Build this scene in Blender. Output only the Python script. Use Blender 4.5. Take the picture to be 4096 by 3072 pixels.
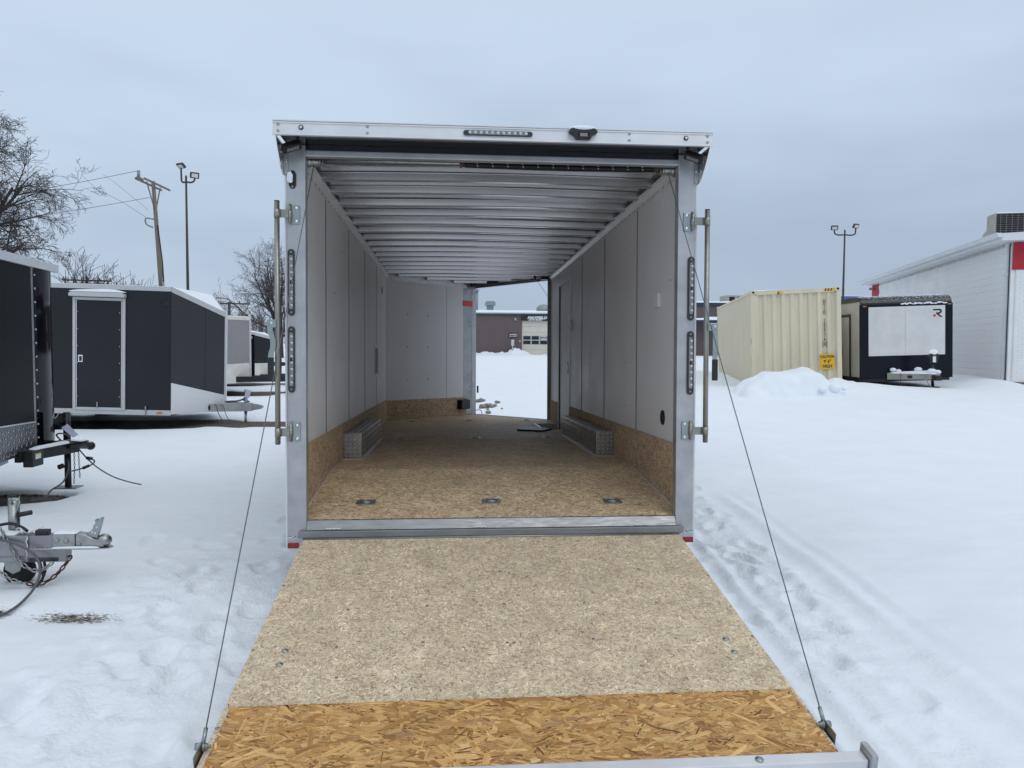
import bpy, bmesh, math, random
import numpy as np
from mathutils import Vector, Matrix, noise as mnoise

for o in list(bpy.data.objects):
    bpy.data.objects.remove(o)
SC = bpy.context.scene
COL = SC.collection
PI = math.pi

# ------------------------------------------------------------------ camera
cam = bpy.data.cameras.new('camera')
cam.sensor_width = 36.0
cam.lens = 26.624
cam.clip_start = 0.05
cam.clip_end = 6000
camo = bpy.data.objects.new('camera', cam)
COL.objects.link(camo)
r_ = Vector((0.99673054, -0.08060508, 0.005572))
u_ = Vector((-0.00141192, 0.05157579, 0.99866809))
f_ = Vector((0.0807851, 0.99541085, -0.05129335))
camo.matrix_world = Matrix(((r_.x, u_.x, -f_.x, -0.2805), (r_.y, u_.y, -f_.y, -4.7643),
                            (r_.z, u_.z, -f_.z, 1.5867), (0, 0, 0, 1)))
SC.camera = camo

# ------------------------------------------------------------------ sky and sun (overcast winter day)
SUN_EL, SUN_AZ = 48.0, 150.0          # azimuth clockwise from +y
world = bpy.data.worlds.new('World')
SC.world = world
world.use_nodes = True
wn, wl = world.node_tree.nodes, world.node_tree.links
wn.clear()
w_out = wn.new('ShaderNodeOutputWorld')
w_mix = wn.new('ShaderNodeMixShader')
w_b1 = wn.new('ShaderNodeBackground')
w_b2 = wn.new('ShaderNodeBackground')
w_sky = wn.new('ShaderNodeTexSky')
w_sky.sky_type = 'NISHITA'
w_sky.sun_disc = False
w_sky.sun_elevation = math.radians(SUN_EL)
w_sky.sun_rotation = math.radians(SUN_AZ)
w_b1.inputs['Strength'].default_value = 0.1
wl.new(w_sky.outputs['Color'], w_b1.inputs['Color'])
# the closed cloud deck: darker blue-grey towards the horizon, paler overhead, faint soft structure
w_tc = wn.new('ShaderNodeTexCoord')
w_sep = wn.new('ShaderNodeSeparateXYZ')
wl.new(w_tc.outputs['Generated'], w_sep.inputs[0])
w_map = wn.new('ShaderNodeMapping')
w_map.inputs['Scale'].default_value = (1.3, 1.3, 4.5)
wl.new(w_tc.outputs['Generated'], w_map.inputs[0])
w_no = wn.new('ShaderNodeTexNoise')
w_no.inputs['Scale'].default_value = 2.3
w_no.inputs['Detail'].default_value = 4
w_no.inputs['Roughness'].default_value = 0.45
wl.new(w_map.outputs[0], w_no.inputs['Vector'])
w_ma = wn.new('ShaderNodeMath'); w_ma.operation = 'MULTIPLY_ADD'
w_ma.inputs[1].default_value = 0.38; w_ma.inputs[2].default_value = -0.19
wl.new(w_no.outputs['Fac'], w_ma.inputs[0])
w_ax = wn.new('ShaderNodeMath'); w_ax.operation = 'MULTIPLY_ADD'      # a touch darker to the right
w_ax.inputs[1].default_value = -0.12
wl.new(w_sep.outputs['X'], w_ax.inputs[0]); wl.new(w_ma.outputs[0], w_ax.inputs[2])
w_ad = wn.new('ShaderNodeMath'); w_ad.operation = 'ADD'
wl.new(w_sep.outputs['Z'], w_ad.inputs[0]); wl.new(w_ax.outputs[0], w_ad.inputs[1])
w_rp = wn.new('ShaderNodeValToRGB')
w_rp.color_ramp.interpolation = 'EASE'
e = w_rp.color_ramp.elements
e[0].position = 0.0; e[0].color = (0.37, 0.455, 0.58, 1)
e[1].position = 1.0; e[1].color = (0.84, 0.885, 0.945, 1)
k = e.new(0.40); k.color = (0.555, 0.665, 0.80, 1)
wl.new(w_ad.outputs[0], w_rp.inputs[0])
wl.new(w_rp.outputs[0], w_b2.inputs['Color'])
w_b2.inputs['Strength'].default_value = 1.0
w_mix.inputs[0].default_value = 0.93
wl.new(w_b1.outputs[0], w_mix.inputs[1]); wl.new(w_b2.outputs[0], w_mix.inputs[2])
wl.new(w_mix.outputs[0], w_out.inputs['Surface'])

sun = bpy.data.lights.new('sun', 'SUN')
sun.energy = 0.5
sun.angle = math.radians(40)
sun.color = (1.0, 0.97, 0.93)
suno = bpy.data.objects.new('sun', sun)
COL.objects.link(suno)
el, az = math.radians(SUN_EL), math.radians(SUN_AZ)
sd = Vector((math.sin(az) * math.cos(el), math.cos(az) * math.cos(el), math.sin(el)))
suno.rotation_euler = sd.to_track_quat('Z', 'Y').to_euler()
suno.location = sd * 50

vs = SC.view_settings
vs.view_transform = 'Standard'
vs.look = 'None'
vs.gamma = 1
vs.exposure = 0.14
vs.use_curve_mapping = False
SC.cycles.max_bounces = 10
SC.cycles.diffuse_bounces = 6
SC.cycles.glossy_bounces = 4

# ------------------------------------------------------------------ mesh helpers
class MB:
    def __init__(s):
        s.v = []; s.f = []; s.sm = []
    def add(s, vs_, fs, smooth=False):
        n = len(s.v)
        s.v += [tuple(p) for p in vs_]
        s.f += [tuple(i + n for i in f) for f in fs]
        s.sm += [smooth] * len(fs)
        return s
    def box(s, x0, x1, y0, y1, z0, z1):
        return s.add([(x0, y0, z0), (x1, y0, z0), (x1, y1, z0), (x0, y1, z0), (x0, y0, z1), (x1, y0, z1), (x1, y1, z1), (x0, y1, z1)],
              [(0, 3, 2, 1), (4, 5, 6, 7), (0, 1, 5, 4), (1, 2, 6, 5), (2, 3, 7, 6), (3, 0, 4, 7)])
    def slab(s, pts, t):
        """flat polygon (counter-clockwise seen from its face) given thickness t behind the face"""
        P = [Vector(p) for p in pts]
        n = (P[1] - P[0]).cross(P[2] - P[0]).normalized()
        Q = [p - n * t for p in P]
        m = len(P)
        return s.add(P + Q, [tuple(range(m)), tuple(range(2 * m - 1, m - 1, -1))] +
              [(i, i + m, (i + 1) % m + m, (i + 1) % m) for i in range(m)])
    def prism(s, poly, axis, a0, a1):
        """2-D outline pushed along an axis: axis 'x' -> (y,z) outline, 'y' -> (x,z), 'z' -> (x,y)"""
        def m3(p, a):
            return {'x': (a, p[0], p[1]), 'y': (p[0], a, p[1]), 'z': (p[0], p[1], a)}[axis]
        m = len(poly)
        ar = sum(poly[i][0] * poly[(i + 1) % m][1] - poly[(i + 1) % m][0] * poly[i][1] for i in range(m))
        if (ar < 0) != (axis == 'y'):
            poly = poly[::-1]
        return s.add([m3(p, a0) for p in poly] + [m3(p, a1) for p in poly],
              [tuple(range(m - 1, -1, -1)), tuple(range(m, 2 * m))] +
              [(i, (i + 1) % m, (i + 1) % m + m, i + m) for i in range(m)])
    def tube(s, path, r, n=8, caps=True, smooth=True, closed=False):
        P = [Vector(p) for p in path]
        R = r if isinstance(r, (list, tuple)) else [r] * len(P)
        rings = []
        up = None
        N = len(P)
        for i, p in enumerate(P):
            if closed:
                d = P[(i + 1) % N] - P[i - 1]
            else:
                d = (P[min(i + 1, N - 1)] - P[max(i - 1, 0)])
            if d.length < 1e-9: d = Vector((0, 0, 1))
            d.normalize()
            if up is None:
                up = Vector((0, 0, 1)) if abs(d.z) < 0.9 else Vector((1, 0, 0))
            a = up - d * up.dot(d)
            if a.length < 1e-6: a = d.orthogonal()
            a.normalize(); up = a
            b = d.cross(a)
            rings.append([p + (a * math.cos(2 * PI * j / n) + b * math.sin(2 * PI * j / n)) * R[i] for j in range(n)])
        vv = [q for g in rings for q in g]
        ff = []
        for i in range(N if closed else N - 1):
            i2 = (i + 1) % N
            for j in range(n):
                ff.append((i * n + j, i * n + (j + 1) % n, i2 * n + (j + 1) % n, i2 * n + j))
        s.add(vv, ff, smooth)
        if caps and not closed:
            k = len(s.v) - len(vv)
            s.f.append(tuple(k + j for j in range(n - 1, -1, -1))); s.sm.append(False)
            s.f.append(tuple(k + (N - 1) * n + j for j in range(n))); s.sm.append(False)
        return s
    def cyl(s, p0, p1, r, n=16, r1=None):
        return s.tube([p0, p1], [r, r if r1 is None else r1], n)
    def lathe(s, c, axis, prof, n=16):
        """prof: (distance along axis, radius) pairs"""
        c = Vector(c); ax = Vector(axis).normalized()
        a = ax.orthogonal().normalized(); b = ax.cross(a)
        vv = []; ff = []
        for (t, r) in prof:
            vv += [c + ax * t + (a * math.cos(2 * PI * j / n) + b * math.sin(2 * PI * j / n)) * max(r, 1e-4) for j in range(n)]
        for i in range(len(prof) - 1):
            for j in range(n):
                ff.append((i * n + j, i * n + (j + 1) % n, (i + 1) * n + (j + 1) % n, (i + 1) * n + j))
        ff.append(tuple(range(n - 1, -1, -1))); ff.append(tuple((len(prof) - 1) * n + j for j in range(n)))
        return s.add(vv, ff, True)
    def ball(s, c, r, n=10):
        rr = r if isinstance(r, (tuple, list)) else (r, r, r)
        prof = [(math.cos(PI * i / n), math.sin(PI * i / n)) for i in range(n + 1)]
        vv = []; ff = []; m = n * 2
        for (z, q) in prof:
            vv += [(c[0] + rr[0] * max(q, 1e-3) * math.cos(2 * PI * j / m), c[1] + rr[1] * max(q, 1e-3) * math.sin(2 * PI * j / m), c[2] + rr[2] * z) for j in range(m)]
        for i in range(n):
            for j in range(m):
                ff.append((i * m + j, (i + 1) * m + j, (i + 1) * m + (j + 1) % m, i * m + (j + 1) % m))
        return s.add(vv, ff, True)
    def xf(s, M4):
        s.v = [tuple(M4 @ Vector(p)) for p in s.v]
        return s
    def merge(s, o, M4=None):
        return s.add([(M4 @ Vector(p)) if M4 else p for p in o.v], o.f) if not any(o.sm) else s._mg(o, M4)
    def _mg(s, o, M4):
        n = len(s.v)
        s.v += [tuple(M4 @ Vector(p)) if M4 else p for p in o.v]
        s.f += [tuple(i + n for i in f) for f in o.f]; s.sm += o.sm
        return s
    def mesh(s, name, mat, bevel=0, seg=2):
        me = bpy.data.meshes.new(name)
        me.from_pydata(s.v, [], s.f)
        me.polygons.foreach_set('use_smooth', s.sm)
        if bevel:
            bm = bmesh.new(); bm.from_mesh(me)
            bmesh.ops.remove_doubles(bm, verts=bm.verts, dist=1e-5)
            es = [e for e in bm.edges if len(e.link_faces) == 2 and e.calc_face_angle(0) > 0.5]
            bmesh.ops.bevel(bm, geom=es, offset=bevel, segments=seg, profile=0.6, affect='EDGES', clamp_overlap=True)
            bm.to_mesh(me); bm.free()
        if mat: me.materials.append(mat)
        me.update()
        return me
    def build(s, name, mat, parent=None, bevel=0, seg=2):
        return link(name, s.mesh(name, mat, bevel, seg), parent)

def link(name, me, parent=None):
    o = bpy.data.objects.new(name, me)
    COL.objects.link(o)
    if parent: o.parent = parent
    return o

def empty(name, loc=(0, 0, 0), rot=(0, 0, 0)):
    o = bpy.data.objects.new(name, None)
    o.empty_display_size = 0.2
    COL.objects.link(o)
    o.location = loc; o.rotation_euler = rot
    return o

def tag(o, label=None, cat=None, group=None, kind=None):
    if label: o['label'] = label
    if cat: o['category'] = cat
    if group: o['group'] = group
    if kind: o['kind'] = kind
    return o

def inst(src, parent, loc=(0, 0, 0), rot=None, scale=None):
    c = src.copy(); COL.objects.link(c); c.parent = parent
    c.location = loc
    if rot is not None: c.rotation_euler = rot
    if scale is not None: c.scale = scale
    return c

def catenary(p0, p1, sag, n=10):
    p0 = Vector(p0); p1 = Vector(p1)
    return [p0.lerp(p1, t / n) - Vector((0, 0, sag * 4 * (t / n) * (1 - t / n))) for t in range(n + 1)]

def spline(pts, n=6):
    P = [Vector(p) for p in pts]
    out = []
    for i in range(len(P) - 1):
        a, b, c, d = P[max(i - 1, 0)], P[i], P[i + 1], P[min(i + 2, len(P) - 1)]
        for k in range(n):
            t = k / n
            out.append(0.5 * ((2 * b) + (c - a) * t + (2 * a - 5 * b + 4 * c - d) * t * t + (3 * b - a - 3 * c + d) * t ** 3))
    out.append(P[-1])
    return out

def text(name, body, size, mat, parent, M4, depth=0.002, shear=0.0, bold=0.0, align='CENTER', spacing=1.0, xs=1.0):
    cu = bpy.data.curves.new('tmp', 'FONT')
    cu.body = body; cu.size = size; cu.extrude = depth; cu.shear = shear; cu.offset = bold
    cu.align_x = align; cu.align_y = 'CENTER'; cu.space_character = spacing; cu.resolution_u = 3
    t = bpy.data.objects.new('tmp', cu); COL.objects.link(t)
    dg = bpy.context.evaluated_depsgraph_get()
    me = bpy.data.meshes.new_from_object(t.evaluated_get(dg))
    bpy.data.objects.remove(t); bpy.data.curves.remove(cu)
    me.name = name
    me.transform(M4 @ Matrix.Diagonal((xs, 1, 1, 1)))
    me.materials.clear(); me.materials.append(mat)
    return link(name, me, parent)

def face_m(origin, right, up):
    """matrix that puts text drawn in xy on the plane given by right and up"""
    r = Vector(right).normalized(); u = Vector(up).normalized(); n = r.cross(u)
    o = Vector(origin)
    return Matrix(((r.x, u.x, n.x, o.x), (r.y, u.y, n.y, o.y), (r.z, u.z, n.z, o.z), (0, 0, 0, 1)))

# ------------------------------------------------------------------ materials
def newmat(name):
    m = bpy.data.materials.new(name); m.use_nodes = True
    nt = m.node_tree
    return m, nt.nodes, nt.links, nt.nodes['Principled BSDF']

def coords(N, Lk, axes=None, space='Object'):
    tc = N.new('ShaderNodeTexCoord')
    if not axes: return tc.outputs[space]
    sp = N.new('ShaderNodeSeparateXYZ'); Lk.new(tc.outputs[space], sp.inputs[0])
    cb = N.new('ShaderNodeCombineXYZ')
    Lk.new(sp.outputs[axes[0]], cb.inputs[0]); Lk.new(sp.outputs[axes[1]], cb.inputs[1])
    return cb.outputs[0]

def M(name, col, rough=0.5, metal=0.0, var=0.06, vs_=2.5, bump=0.0, bs=80.0, rv=0.0, coat=0.0, spec=None, aniso=None, stretch=None):
    m, N, Lk, B = newmat(name)
    co = coords(N, Lk)
    if stretch:
        mp = N.new('ShaderNodeMapping'); mp.inputs['Scale'].default_value = stretch
        Lk.new(co, mp.inputs[0]); co = mp.outputs[0]
    n1 = N.new('ShaderNodeTexNoise'); n1.inputs['Scale'].default_value = vs_; n1.inputs['Detail'].default_value = 7
    n1.inputs['Roughness'].default_value = 0.6
    Lk.new(co, n1.inputs['Vector'])
    rp = N.new('ShaderNodeValToRGB')
    rp.color_ramp.elements[0].position = 0.3; rp.color_ramp.elements[1].position = 0.7
    rp.color_ramp.elements[0].color = tuple(c * (1 - var) for c in col) + (1,)
    rp.color_ramp.elements[1].color = tuple(min(1, c * (1 + var)) for c in col) + (1,)
    Lk.new(n1.outputs['Fac'], rp.inputs[0]); Lk.new(rp.outputs[0], B.inputs['Base Color'])
    B.inputs['Roughness'].default_value = rough
    B.inputs['Metallic'].default_value = metal
    if spec is not None: B.inputs['Specular IOR Level'].default_value = spec
    if coat: B.inputs['Coat Weight'].default_value = coat; B.inputs['Coat Roughness'].default_value = 0.08
    if rv:
        mr = N.new('ShaderNodeMapRange'); mr.inputs[1].default_value = 0.3; mr.inputs[2].default_value = 0.7
        mr.inputs[3].default_value = max(0.03, rough - rv); mr.inputs[4].default_value = rough + rv
        n3 = N.new('ShaderNodeTexNoise'); n3.inputs['Scale'].default_value = vs_ * 2.7; n3.inputs['Detail'].default_value = 6
        Lk.new(co, n3.inputs['Vector'])
        Lk.new(n3.outputs['Fac'], mr.inputs[0]); Lk.new(mr.outputs[0], B.inputs['Roughness'])
    if bump:
        n2 = N.new('ShaderNodeTexNoise'); n2.inputs['Scale'].default_value = bs; n2.inputs['Detail'].default_value = 4
        Lk.new(co, n2.inputs['Vector'])
        bp = N.new('ShaderNodeBump'); bp.inputs['Strength'].default_value = bump; bp.inputs['Distance'].default_value = 0.02
        Lk.new(n2.outputs['Fac'], bp.inputs['Height']); Lk.new(bp.outputs[0], B.inputs['Normal'])
    return m

def osb(name, palette, along, across, axes=None, flecks=0.0, fleckcol=(0.1, 0.06, 0.035), angles=(5, -32, 40, 88, -70), warp=0.02, rough=0.75, blotch=0.12, seed=0.0, wst=0.8, wn2=0.0, n2=28.0, grain=(90, 90), wg=0.35, size_var=0.6, dash=(30, 170), dashes=((20, .16), (75, .14), (-50, .14), (-10, .12))):
    """strand board: overlapping random strands; each layer is a stretched cell pattern with its own
    direction, the uppermost strand at a point gives the colour"""
    m, N, Lk, B = newmat(name)
    co = coords(N, Lk, axes)
    wn_ = N.new('ShaderNodeTexNoise'); wn_.inputs['Scale'].default_value = 9.0; wn_.inputs['Detail'].default_value = 3
    Lk.new(co, wn_.inputs['Vector'])
    sb = N.new('ShaderNodeVectorMath'); sb.operation = 'MULTIPLY_ADD'
    sb.inputs[1].default_value = (warp, warp, 0)
    Lk.new(wn_.outputs['Color'], sb.inputs[0]); Lk.new(co, sb.inputs[2])
    cur_h = cur_v = None
    for i, a in enumerate(angles):
        mp = N.new('ShaderNodeMapping')
        mp.vector_type = 'POINT'
        # rotate first, then stretch
        vr = N.new('ShaderNodeVectorRotate'); vr.rotation_type = 'Z_AXIS'; vr.inputs['Angle'].default_value = math.radians(a)
        Lk.new(sb.outputs[0], vr.inputs['Vector'])
        k = (1.0, 0.6, 1.5, 0.8, 1.2, 0.55, 1.7, 1.0)[i % 8] ** size_var
        mp.inputs['Scale'].default_value = (along * k, across * (1.0, 0.55, 1.3, 0.75, 1.1, 0.5, 1.5, 0.9)[i % 8] ** size_var, 1)
        mp.inputs['Location'].default_value = (13.7 * i + seed, 7.3 * i, 0)
        Lk.new(vr.outputs[0], mp.inputs[0])
        vo = N.new('ShaderNodeTexVoronoi'); vo.voronoi_dimensions = '2D'; vo.inputs['Scale'].default_value = 1.0
        vo.distance = 'CHEBYCHEV' if i % 2 else 'EUCLIDEAN'
        Lk.new(mp.outputs[0], vo.inputs['Vector'])
        sc = N.new('ShaderNodeSeparateColor'); Lk.new(vo.outputs['Color'], sc.inputs[0])
        h, v = sc.outputs[1], sc.outputs[0]
        if cur_h is None: cur_h, cur_v = h, v; continue
        gt = N.new('ShaderNodeMath'); gt.operation = 'GREATER_THAN'; Lk.new(h, gt.inputs[0]); Lk.new(cur_h, gt.inputs[1])
        mx = N.new('ShaderNodeMath'); mx.operation = 'MAXIMUM'; Lk.new(h, mx.inputs[0]); Lk.new(cur_h, mx.inputs[1])
        mi = N.new('ShaderNodeMix'); mi.data_type = 'FLOAT'
        Lk.new(gt.outputs[0], mi.inputs[0]); Lk.new(cur_v, mi.inputs[2]); Lk.new(v, mi.inputs[3])
        cur_h, cur_v = mx.outputs[0], mi.outputs[0]
    # grain inside the strands
    gmp = N.new('ShaderNodeMapping'); gmp.inputs['Scale'].default_value = (grain[0], grain[1], 1); Lk.new(sb.outputs[0], gmp.inputs[0])
    g = N.new('ShaderNodeTexNoise'); g.inputs['Scale'].default_value = 1; g.inputs['Detail'].default_value = 5
    Lk.new(gmp.outputs[0], g.inputs['Vector'])
    gm = N.new('ShaderNodeMath'); gm.operation = 'MULTIPLY_ADD'; gm.inputs[1].default_value = wg
    Lk.new(g.outputs['Fac'], gm.inputs[0])
    g2 = N.new('ShaderNodeMath'); g2.operation = 'MULTIPLY_ADD'; g2.inputs[1].default_value = wst; g2.inputs[2].default_value = 0.5 - 0.5 * (wst + wg + wn2)
    Lk.new(cur_v, g2.inputs[0])
    if wn2:
        q2 = N.new('ShaderNodeTexNoise'); q2.inputs['Scale'].default_value = n2; q2.inputs['Detail'].default_value = 8
        q2.inputs['Roughness'].default_value = 0.68; q2.inputs['Distortion'].default_value = 1.2
        Lk.new(sb.outputs[0], q2.inputs['Vector'])
        q3 = N.new('ShaderNodeMath'); q3.operation = 'MULTIPLY_ADD'; q3.inputs[1].default_value = wn2
        Lk.new(q2.outputs['Fac'], q3.inputs[0]); Lk.new(g2.outputs[0], q3.inputs[2]); Lk.new(q3.outputs[0], gm.inputs[2])
    else:
        Lk.new(g2.outputs[0], gm.inputs[2])
    rp = N.new('ShaderNodeValToRGB'); els = rp.color_ramp.elements
    while len(els) > 2: els.remove(els[-1])
    for j, (p, c) in enumerate(palette):
        el_ = els[j] if j < 2 else els.new(p)
        el_.position = p; el_.color = c + (1,)
    Lk.new(gm.outputs[0], rp.inputs[0])
    colr = rp.outputs[0]
    if flecks:
        acc = None
        for q_, (da, prob) in enumerate(dashes):
            dv = N.new('ShaderNodeVectorRotate'); dv.rotation_type = 'Z_AXIS'; dv.inputs['Angle'].default_value = math.radians(da)
            Lk.new(sb.outputs[0], dv.inputs['Vector'])
            dm = N.new('ShaderNodeMapping'); dm.inputs['Scale'].default_value = (dash[0] * (1 + 0.2 * (q_ % 3)), dash[1], 1); dm.inputs['Location'].default_value = (3.1 * q_ + seed, 5.7 * q_, 0)
            Lk.new(dv.outputs[0], dm.inputs[0])
            dd = N.new('ShaderNodeTexVoronoi'); dd.voronoi_dimensions = '2D'; dd.inputs['Scale'].default_value = 1.0; Lk.new(dm.outputs[0], dd.inputs['Vector'])
            dc_ = N.new('ShaderNodeSeparateColor'); Lk.new(dd.outputs['Color'], dc_.inputs[0])
            pr = N.new('ShaderNodeMath'); pr.operation = 'SUBTRACT'; pr.inputs[1].default_value = 1 - prob; pr.use_clamp = True; Lk.new(dc_.outputs[0], pr.inputs[0])
            th = N.new('ShaderNodeMath'); th.operation = 'MULTIPLY'; th.inputs[1].default_value = 0.62 / prob; Lk.new(pr.outputs[0], th.inputs[0])
            lt_ = N.new('ShaderNodeMath'); lt_.operation = 'LESS_THAN'; Lk.new(dd.outputs['Distance'], lt_.inputs[0]); Lk.new(th.outputs[0], lt_.inputs[1])
            if acc is None: acc = lt_.outputs[0]
            else:
                mxx = N.new('ShaderNodeMath'); mxx.operation = 'MAXIMUM'; Lk.new(acc, mxx.inputs[0]); Lk.new(lt_.outputs[0], mxx.inputs[1]); acc = mxx.outputs[0]
        class _R: pass
        r2 = _R(); r2.outputs = [acc]
        fm = N.new('ShaderNodeMath'); fm.operation = 'MULTIPLY'; fm.inputs[1].default_value = flecks; Lk.new(r2.outputs[0], fm.inputs[0])
        mc = N.new('ShaderNodeMix'); mc.data_type = 'RGBA'
        Lk.new(fm.outputs[0], mc.inputs[0]); Lk.new(colr, mc.inputs[6]); mc.inputs[7].default_value = fleckcol + (1,)
        colr = mc.outputs[2]
    # wide blotches (wear, damp)
    b1 = N.new('ShaderNodeTexNoise'); b1.inputs['Scale'].default_value = 2.2; b1.inputs['Detail'].default_value = 5
    Lk.new(co, b1.inputs['Vector'])
    br = N.new('ShaderNodeMapRange'); br.inputs[1].default_value = 0.3; br.inputs[2].default_value = 0.7
    br.inputs[3].default_value = 1 - blotch; br.inputs[4].default_value = 1 + blotch
    Lk.new(b1.outputs['Fac'], br.inputs[0])
    vm = N.new('ShaderNodeVectorMath'); vm.operation = 'SCALE'; Lk.new(colr, vm.inputs[0]); Lk.new(br.outputs[0], vm.inputs['Scale'])
    Lk.new(vm.outputs[0], B.inputs['Base Color'])
    B.inputs['Roughness'].default_value = rough
    B.inputs['Specular IOR Level'].default_value = 0.3
    bp = N.new('ShaderNodeBump'); bp.inputs['Strength'].default_value = 0.35; bp.inputs['Distance'].default_value = 0.004
    Lk.new(gm.outputs[0], bp.inputs['Height']); Lk.new(bp.outputs[0], B.inputs['Normal'])
    return m

def strand_mat(name, su, sv, rough=0.62, amt=0.45, bs=2.4, blo=(0.90, 1.08)):
    m, N, Lk, B = newmat(name)
    ca = N.new('ShaderNodeAttribute'); ca.attribute_name = 'tint'
    ua = N.new('ShaderNodeAttribute'); ua.attribute_name = 'grain'
    mp = N.new('ShaderNodeMapping'); mp.inputs['Scale'].default_value = (su, sv, 1); Lk.new(ua.outputs['Vector'], mp.inputs[0])
    g = N.new('ShaderNodeTexNoise'); g.inputs['Scale'].default_value = 1; g.inputs['Detail'].default_value = 5; g.inputs['Roughness'].default_value = 0.65
    Lk.new(mp.outputs[0], g.inputs['Vector'])
    mr = N.new('ShaderNodeMapRange'); mr.inputs[1].default_value = 0.25; mr.inputs[2].default_value = 0.75
    mr.inputs[3].default_value = 1 - amt; mr.inputs[4].default_value = 1 + amt * 0.7
    Lk.new(g.outputs['Fac'], mr.inputs[0])
    co = coords(N, Lk)
    b1 = N.new('ShaderNodeTexNoise'); b1.inputs['Scale'].default_value = bs; b1.inputs['Detail'].default_value = 6; Lk.new(co, b1.inputs['Vector'])
    b2 = N.new('ShaderNodeMapRange'); b2.inputs[1].default_value = 0.3; b2.inputs[2].default_value = 0.7; b2.inputs[3].default_value = blo[0]; b2.inputs[4].default_value = blo[1]
    Lk.new(b1.outputs['Fac'], b2.inputs[0])
    mu = N.new('ShaderNodeMath'); mu.operation = 'MULTIPLY'; Lk.new(mr.outputs[0], mu.inputs[0]); Lk.new(b2.outputs[0], mu.inputs[1])
    vm = N.new('ShaderNodeVectorMath'); vm.operation = 'SCALE'; Lk.new(ca.outputs['Color'], vm.inputs[0]); Lk.new(mu.outputs[0], vm.inputs['Scale'])
    Lk.new(vm.outputs[0], B.inputs['Base Color']); B.inputs['Roughness'].default_value = rough; B.inputs['Specular IOR Level'].default_value = 0.25
    bp = N.new('ShaderNodeBump'); bp.inputs['Strength'].default_value = 0.3; bp.inputs['Distance'].default_value = 0.002
    Lk.new(g.outputs['Fac'], bp.inputs['Height']); Lk.new(bp.outputs[0], B.inputs['Normal'])
    return m

def strands(name, parent, M4, rect, n, lens, widths, angle_fn, tint_fn, z0, z1, mat, seed, zfun=None):
    """loose wood strands pressed into a board face: every strand its own thin six-cornered flake"""
    rg = np.random.default_rng(seed)
    x0, x1, y0, y1 = rect
    cx = rg.uniform(x0, x1, n); cy = rg.uniform(y0, y1, n)
    L_ = lens[0] * (lens[1] / lens[0]) ** rg.random(n); W_ = widths[0] * (widths[1] / widths[0]) ** rg.random(n)
    W_ = np.minimum(W_, L_ * 0.6)
    a = angle_fn(rg, n)
    tint, L_, W_ = tint_fn(rg, n, L_, W_)
    u = np.stack([-0.5 + 0.12 * rg.random(n), -0.32 * np.ones(n), 0.30 + 0.15 * rg.random(n), 0.5 - 0.10 * rg.random(n), 0.30 * np.ones(n), -0.34 - 0.12 * rg.random(n)], 1) * L_[:, None]
    v = np.stack([0.15 * rg.standard_normal(n), -0.5 * np.ones(n), -0.45 - 0.1 * rg.random(n), 0.2 * rg.standard_normal(n), 0.5 * np.ones(n), 0.42 + 0.1 * rg.random(n)], 1) * W_[:, None]
    ca, sa = np.cos(a)[:, None], np.sin(a)[:, None]
    X = np.clip(cx[:, None] + u * ca - v * sa, x0, x1); Y = np.clip(cy[:, None] + u * sa + v * ca, y0, y1)
    Z = np.repeat(rg.uniform(z0, z1, n)[:, None], 6, 1)
    if zfun is not None: Z = Z + zfun(Y)
    co = np.stack([X, Y, Z, np.ones_like(X)], -1).reshape(-1, 4) @ np.array(M4).T
    me = bpy.data.meshes.new(name)
    me.vertices.add(n * 6); me.vertices.foreach_set('co', co[:, :3].astype(np.float32).ravel())
    me.loops.add(n * 6); me.loops.foreach_set('vertex_index', np.arange(n * 6, dtype=np.int32))
    me.polygons.add(n); me.polygons.foreach_set('loop_start', np.arange(0, n * 6, 6, dtype=np.int32))
    at = me.attributes.new('tint', 'FLOAT_COLOR', 'POINT')
    at.data.foreach_set('color', np.repeat(np.concatenate([tint, np.ones((n, 1))], 1), 6, 0).astype(np.float32).ravel())
    gr = np.stack([u + rg.uniform(0, 50, n)[:, None], v + rg.uniform(0, 50, n)[:, None], np.zeros_like(u)], -1).reshape(-1, 3)
    at = me.attributes.new('grain', 'FLOAT_VECTOR', 'POINT'); at.data.foreach_set('vector', gr.astype(np.float32).ravel())
    me.update(calc_edges=True)
    me.materials.append(mat)
    o = link(name, me, parent)
    tag(o, kind='stuff')
    return o
def mix_tints(cols, probs, jit=0.10):
    cols = np.array(cols)
    def fn(rg, n, L_, W_):
        k = rg.choice(len(cols), n, p=probs)
        t = cols[k] * (1 + jit * rg.standard_normal(n))[:, None]
        dark = k == 0
        W2_ = np.where(dark, W_ * 0.30, W_); L2_ = np.where(dark, L_ * 0.7, L_)
        return np.clip(t, 0.01, 0.92), L2_, W2_
    return fn

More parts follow.
